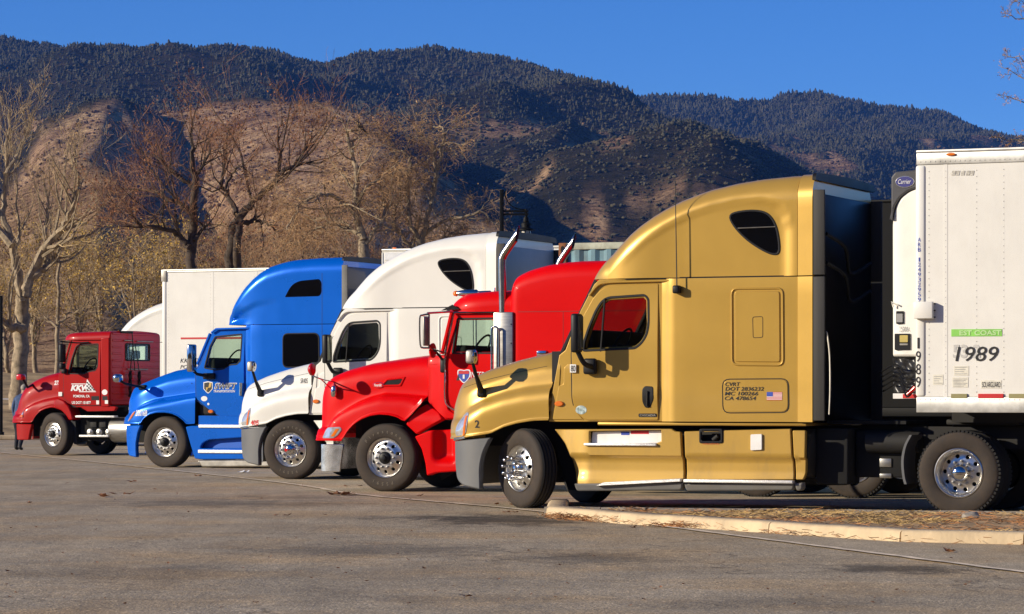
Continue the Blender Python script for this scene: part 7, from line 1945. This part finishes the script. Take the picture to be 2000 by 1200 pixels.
m.build('lantern_cage', m_iron, lp)
p_ = thing('post', 'dark slender post at the left edge before the cottonwood', 'post', ((0-CX)/F*98, 98.2, 0)); MB().box(-.05, .05, -.05, .05, 0, 4.6, .01).build('shaft', m_iron, p_)
MB().box(-.09, .09, -.09, .09, 0, .25, .02).build('foot', m_iron, p_)

# ------------------------------------------------------------------ person walking away behind the dark red truck
Yp = 79.5; sp_ = F/Yp
pr = thing('person', 'person in blue denim jacket and dark trousers walking stooped behind the dark red hood', 'person', ((38-CX)/sp_, Yp, 0), R(70))
def skin_mesh(nodes, edges, sub=2):
    me = bpy.data.meshes.new('body'); me.from_pydata([n[:3] for n in nodes], edges, []); o = bpy.data.objects.new('body', me); COL.objects.link(o)
    md = o.modifiers.new('s', 'SKIN'); md.use_smooth_shade = True
    for i, n in enumerate(nodes):
        r_ = n[3]; me.skin_vertices[0].data[i].radius = (r_, r_*(n[4] if len(n) > 4 else 1.))
    me.skin_vertices[0].data[0].use_root = True
    o.modifiers.new('d', 'SUBSURF').levels = sub
    dg = bpy.context.evaluated_depsgraph_get(); nm = bpy.data.meshes.new_from_object(o.evaluated_get(dg)); bpy.data.objects.remove(o); return nm
# local x is forwards
nodes = [(0, 0, .88, .145, .8), (.02, 0, 1.02, .15, .85), (.08, 0, 1.18, .17, .85), (.15, 0, 1.33, .16, .8), (.20, 0, 1.43, .07), (.24, 0, 1.50, .068), (.27, 0, 1.57, .095), (.285, 0, 1.64, .085),
         (.14, .17, 1.36, .075), (.10, .24, 1.12, .055), (.17, .25, .90, .042), (.19, .25, .82, .035), (.14, -.17, 1.36, .075), (.06, -.25, 1.12, .055), (.04, -.26, .88, .042), (.05, -.26, .80, .035),
         (0, .10, .80, .10), (.10, .11, .47, .07), (.02, .11, .12, .052), (.02, .11, .05, .05), (.14, .12, .035, .04), (-.01, -.10, .80, .10), (.02, -.11, .46, .07), (-.16, -.11, .14, .052), (-.18, -.11, .06, .05), (-.06, -.12, .035, .04)]
edges = [(0, 1), (1, 2), (2, 3), (3, 4), (4, 5), (5, 6), (6, 7), (3, 8), (8, 9), (9, 10), (10, 11), (3, 12), (12, 13), (13, 14), (14, 15), (0, 16), (16, 17), (17, 18), (18, 19), (19, 20), (0, 21), (21, 22), (22, 23), (23, 24), (24, 25)]
bm_ = skin_mesh(nodes, edges)
m_denim = M('blue denim', (.045, .075, .16), .9, var=.35, vscale=14); m_trs = M('dark trousers', (.012, .014, .022), .9, var=.3, vscale=10); m_skin = M('skin', (.42, .24, .16), .6); m_shoe = M('black shoe', (.01, .01, .01), .5); m_hair = M('grey hair', (.30, .27, .23), .9, var=.3, vscale=30)
for q in (m_denim, m_trs, m_skin, m_shoe): bm_.materials.append(q)
for p in bm_.polygons:
    c = p.center; p.use_smooth = True
    p.material_index = 3 if c.z < .09 else (1 if c.z < .86 and abs(c.y) < .2 else (2 if (c.z > 1.46 or (abs(c.y) > .2 and c.z < .85)) else 0))
po = bpy.data.objects.new('body', bm_); link(po, pr)
hr = MB(); bm = bmesh.new(); bmesh.ops.create_uvsphere(bm, u_segments=14, v_segments=10, radius=1)
for v in bm.verts:
    v.co *= 1+.08*noise.noise(v.co*3)
    if v.co.x > .45 and v.co.z < .45: v.co.x *= .6
hr.bm(bm, Matrix.Translation((.262, 0, 1.615)) @ Matrix.Diagonal((.108, .092, .10, 1))); hr.build('hair', m_hair, pr)
for y_, x_, z_ in ((.25, .195, .80), (-.26, .055, .78)):
    h_ = MB()
    for k in range(4): h_.tube([(x_-.03+.022*k, y_, z_), (x_-.03+.024*k, y_-.01, z_-.05), (x_-.02+.022*k, y_-.025, z_-.085+.006*abs(k-1))], [.011, .010, .007], 5)
    h_.tube([(x_+.035, y_, z_+.02), (x_+.06, y_-.015, z_-.02), (x_+.055, y_-.02, z_-.045)], [.012, .011, .008], 5); h_.build('hand_fingers', m_skin, pr)
MB().tube([(.355, 0, 1.585), (.39, 0, 1.57), (.37, 0, 1.555)], [.012, .016, .012], 5).build('nose', m_skin, pr)
for s2 in (-1, 1): MB().lathe([(0, -.01), (.025, -.005), (.028, .005), (0, .01)], c=(.27, s2*.10, 1.59), axis='y', n=10).build('ear', m_skin, pr)

# ------------------------------------------------------------------ mountain air
hz = MB().box(-3600, 3600, -40, 7200, -1.0, 720)
hv, n, l = newmat('mountain haze'); out = n.new('ShaderNodeOutputMaterial'); pv = n.new('ShaderNodeVolumePrincipled')
pv.inputs['Color'].default_value = (.12, .33, 1.0, 1); pv.inputs['Density'].default_value = 5.2e-5; pv.inputs['Anisotropy'].default_value = .0
l.new(pv.outputs[0], out.inputs['Volume'])
ho_ = hz.build('haze', hv, smooth=False); ho_['kind'] = 'stuff'
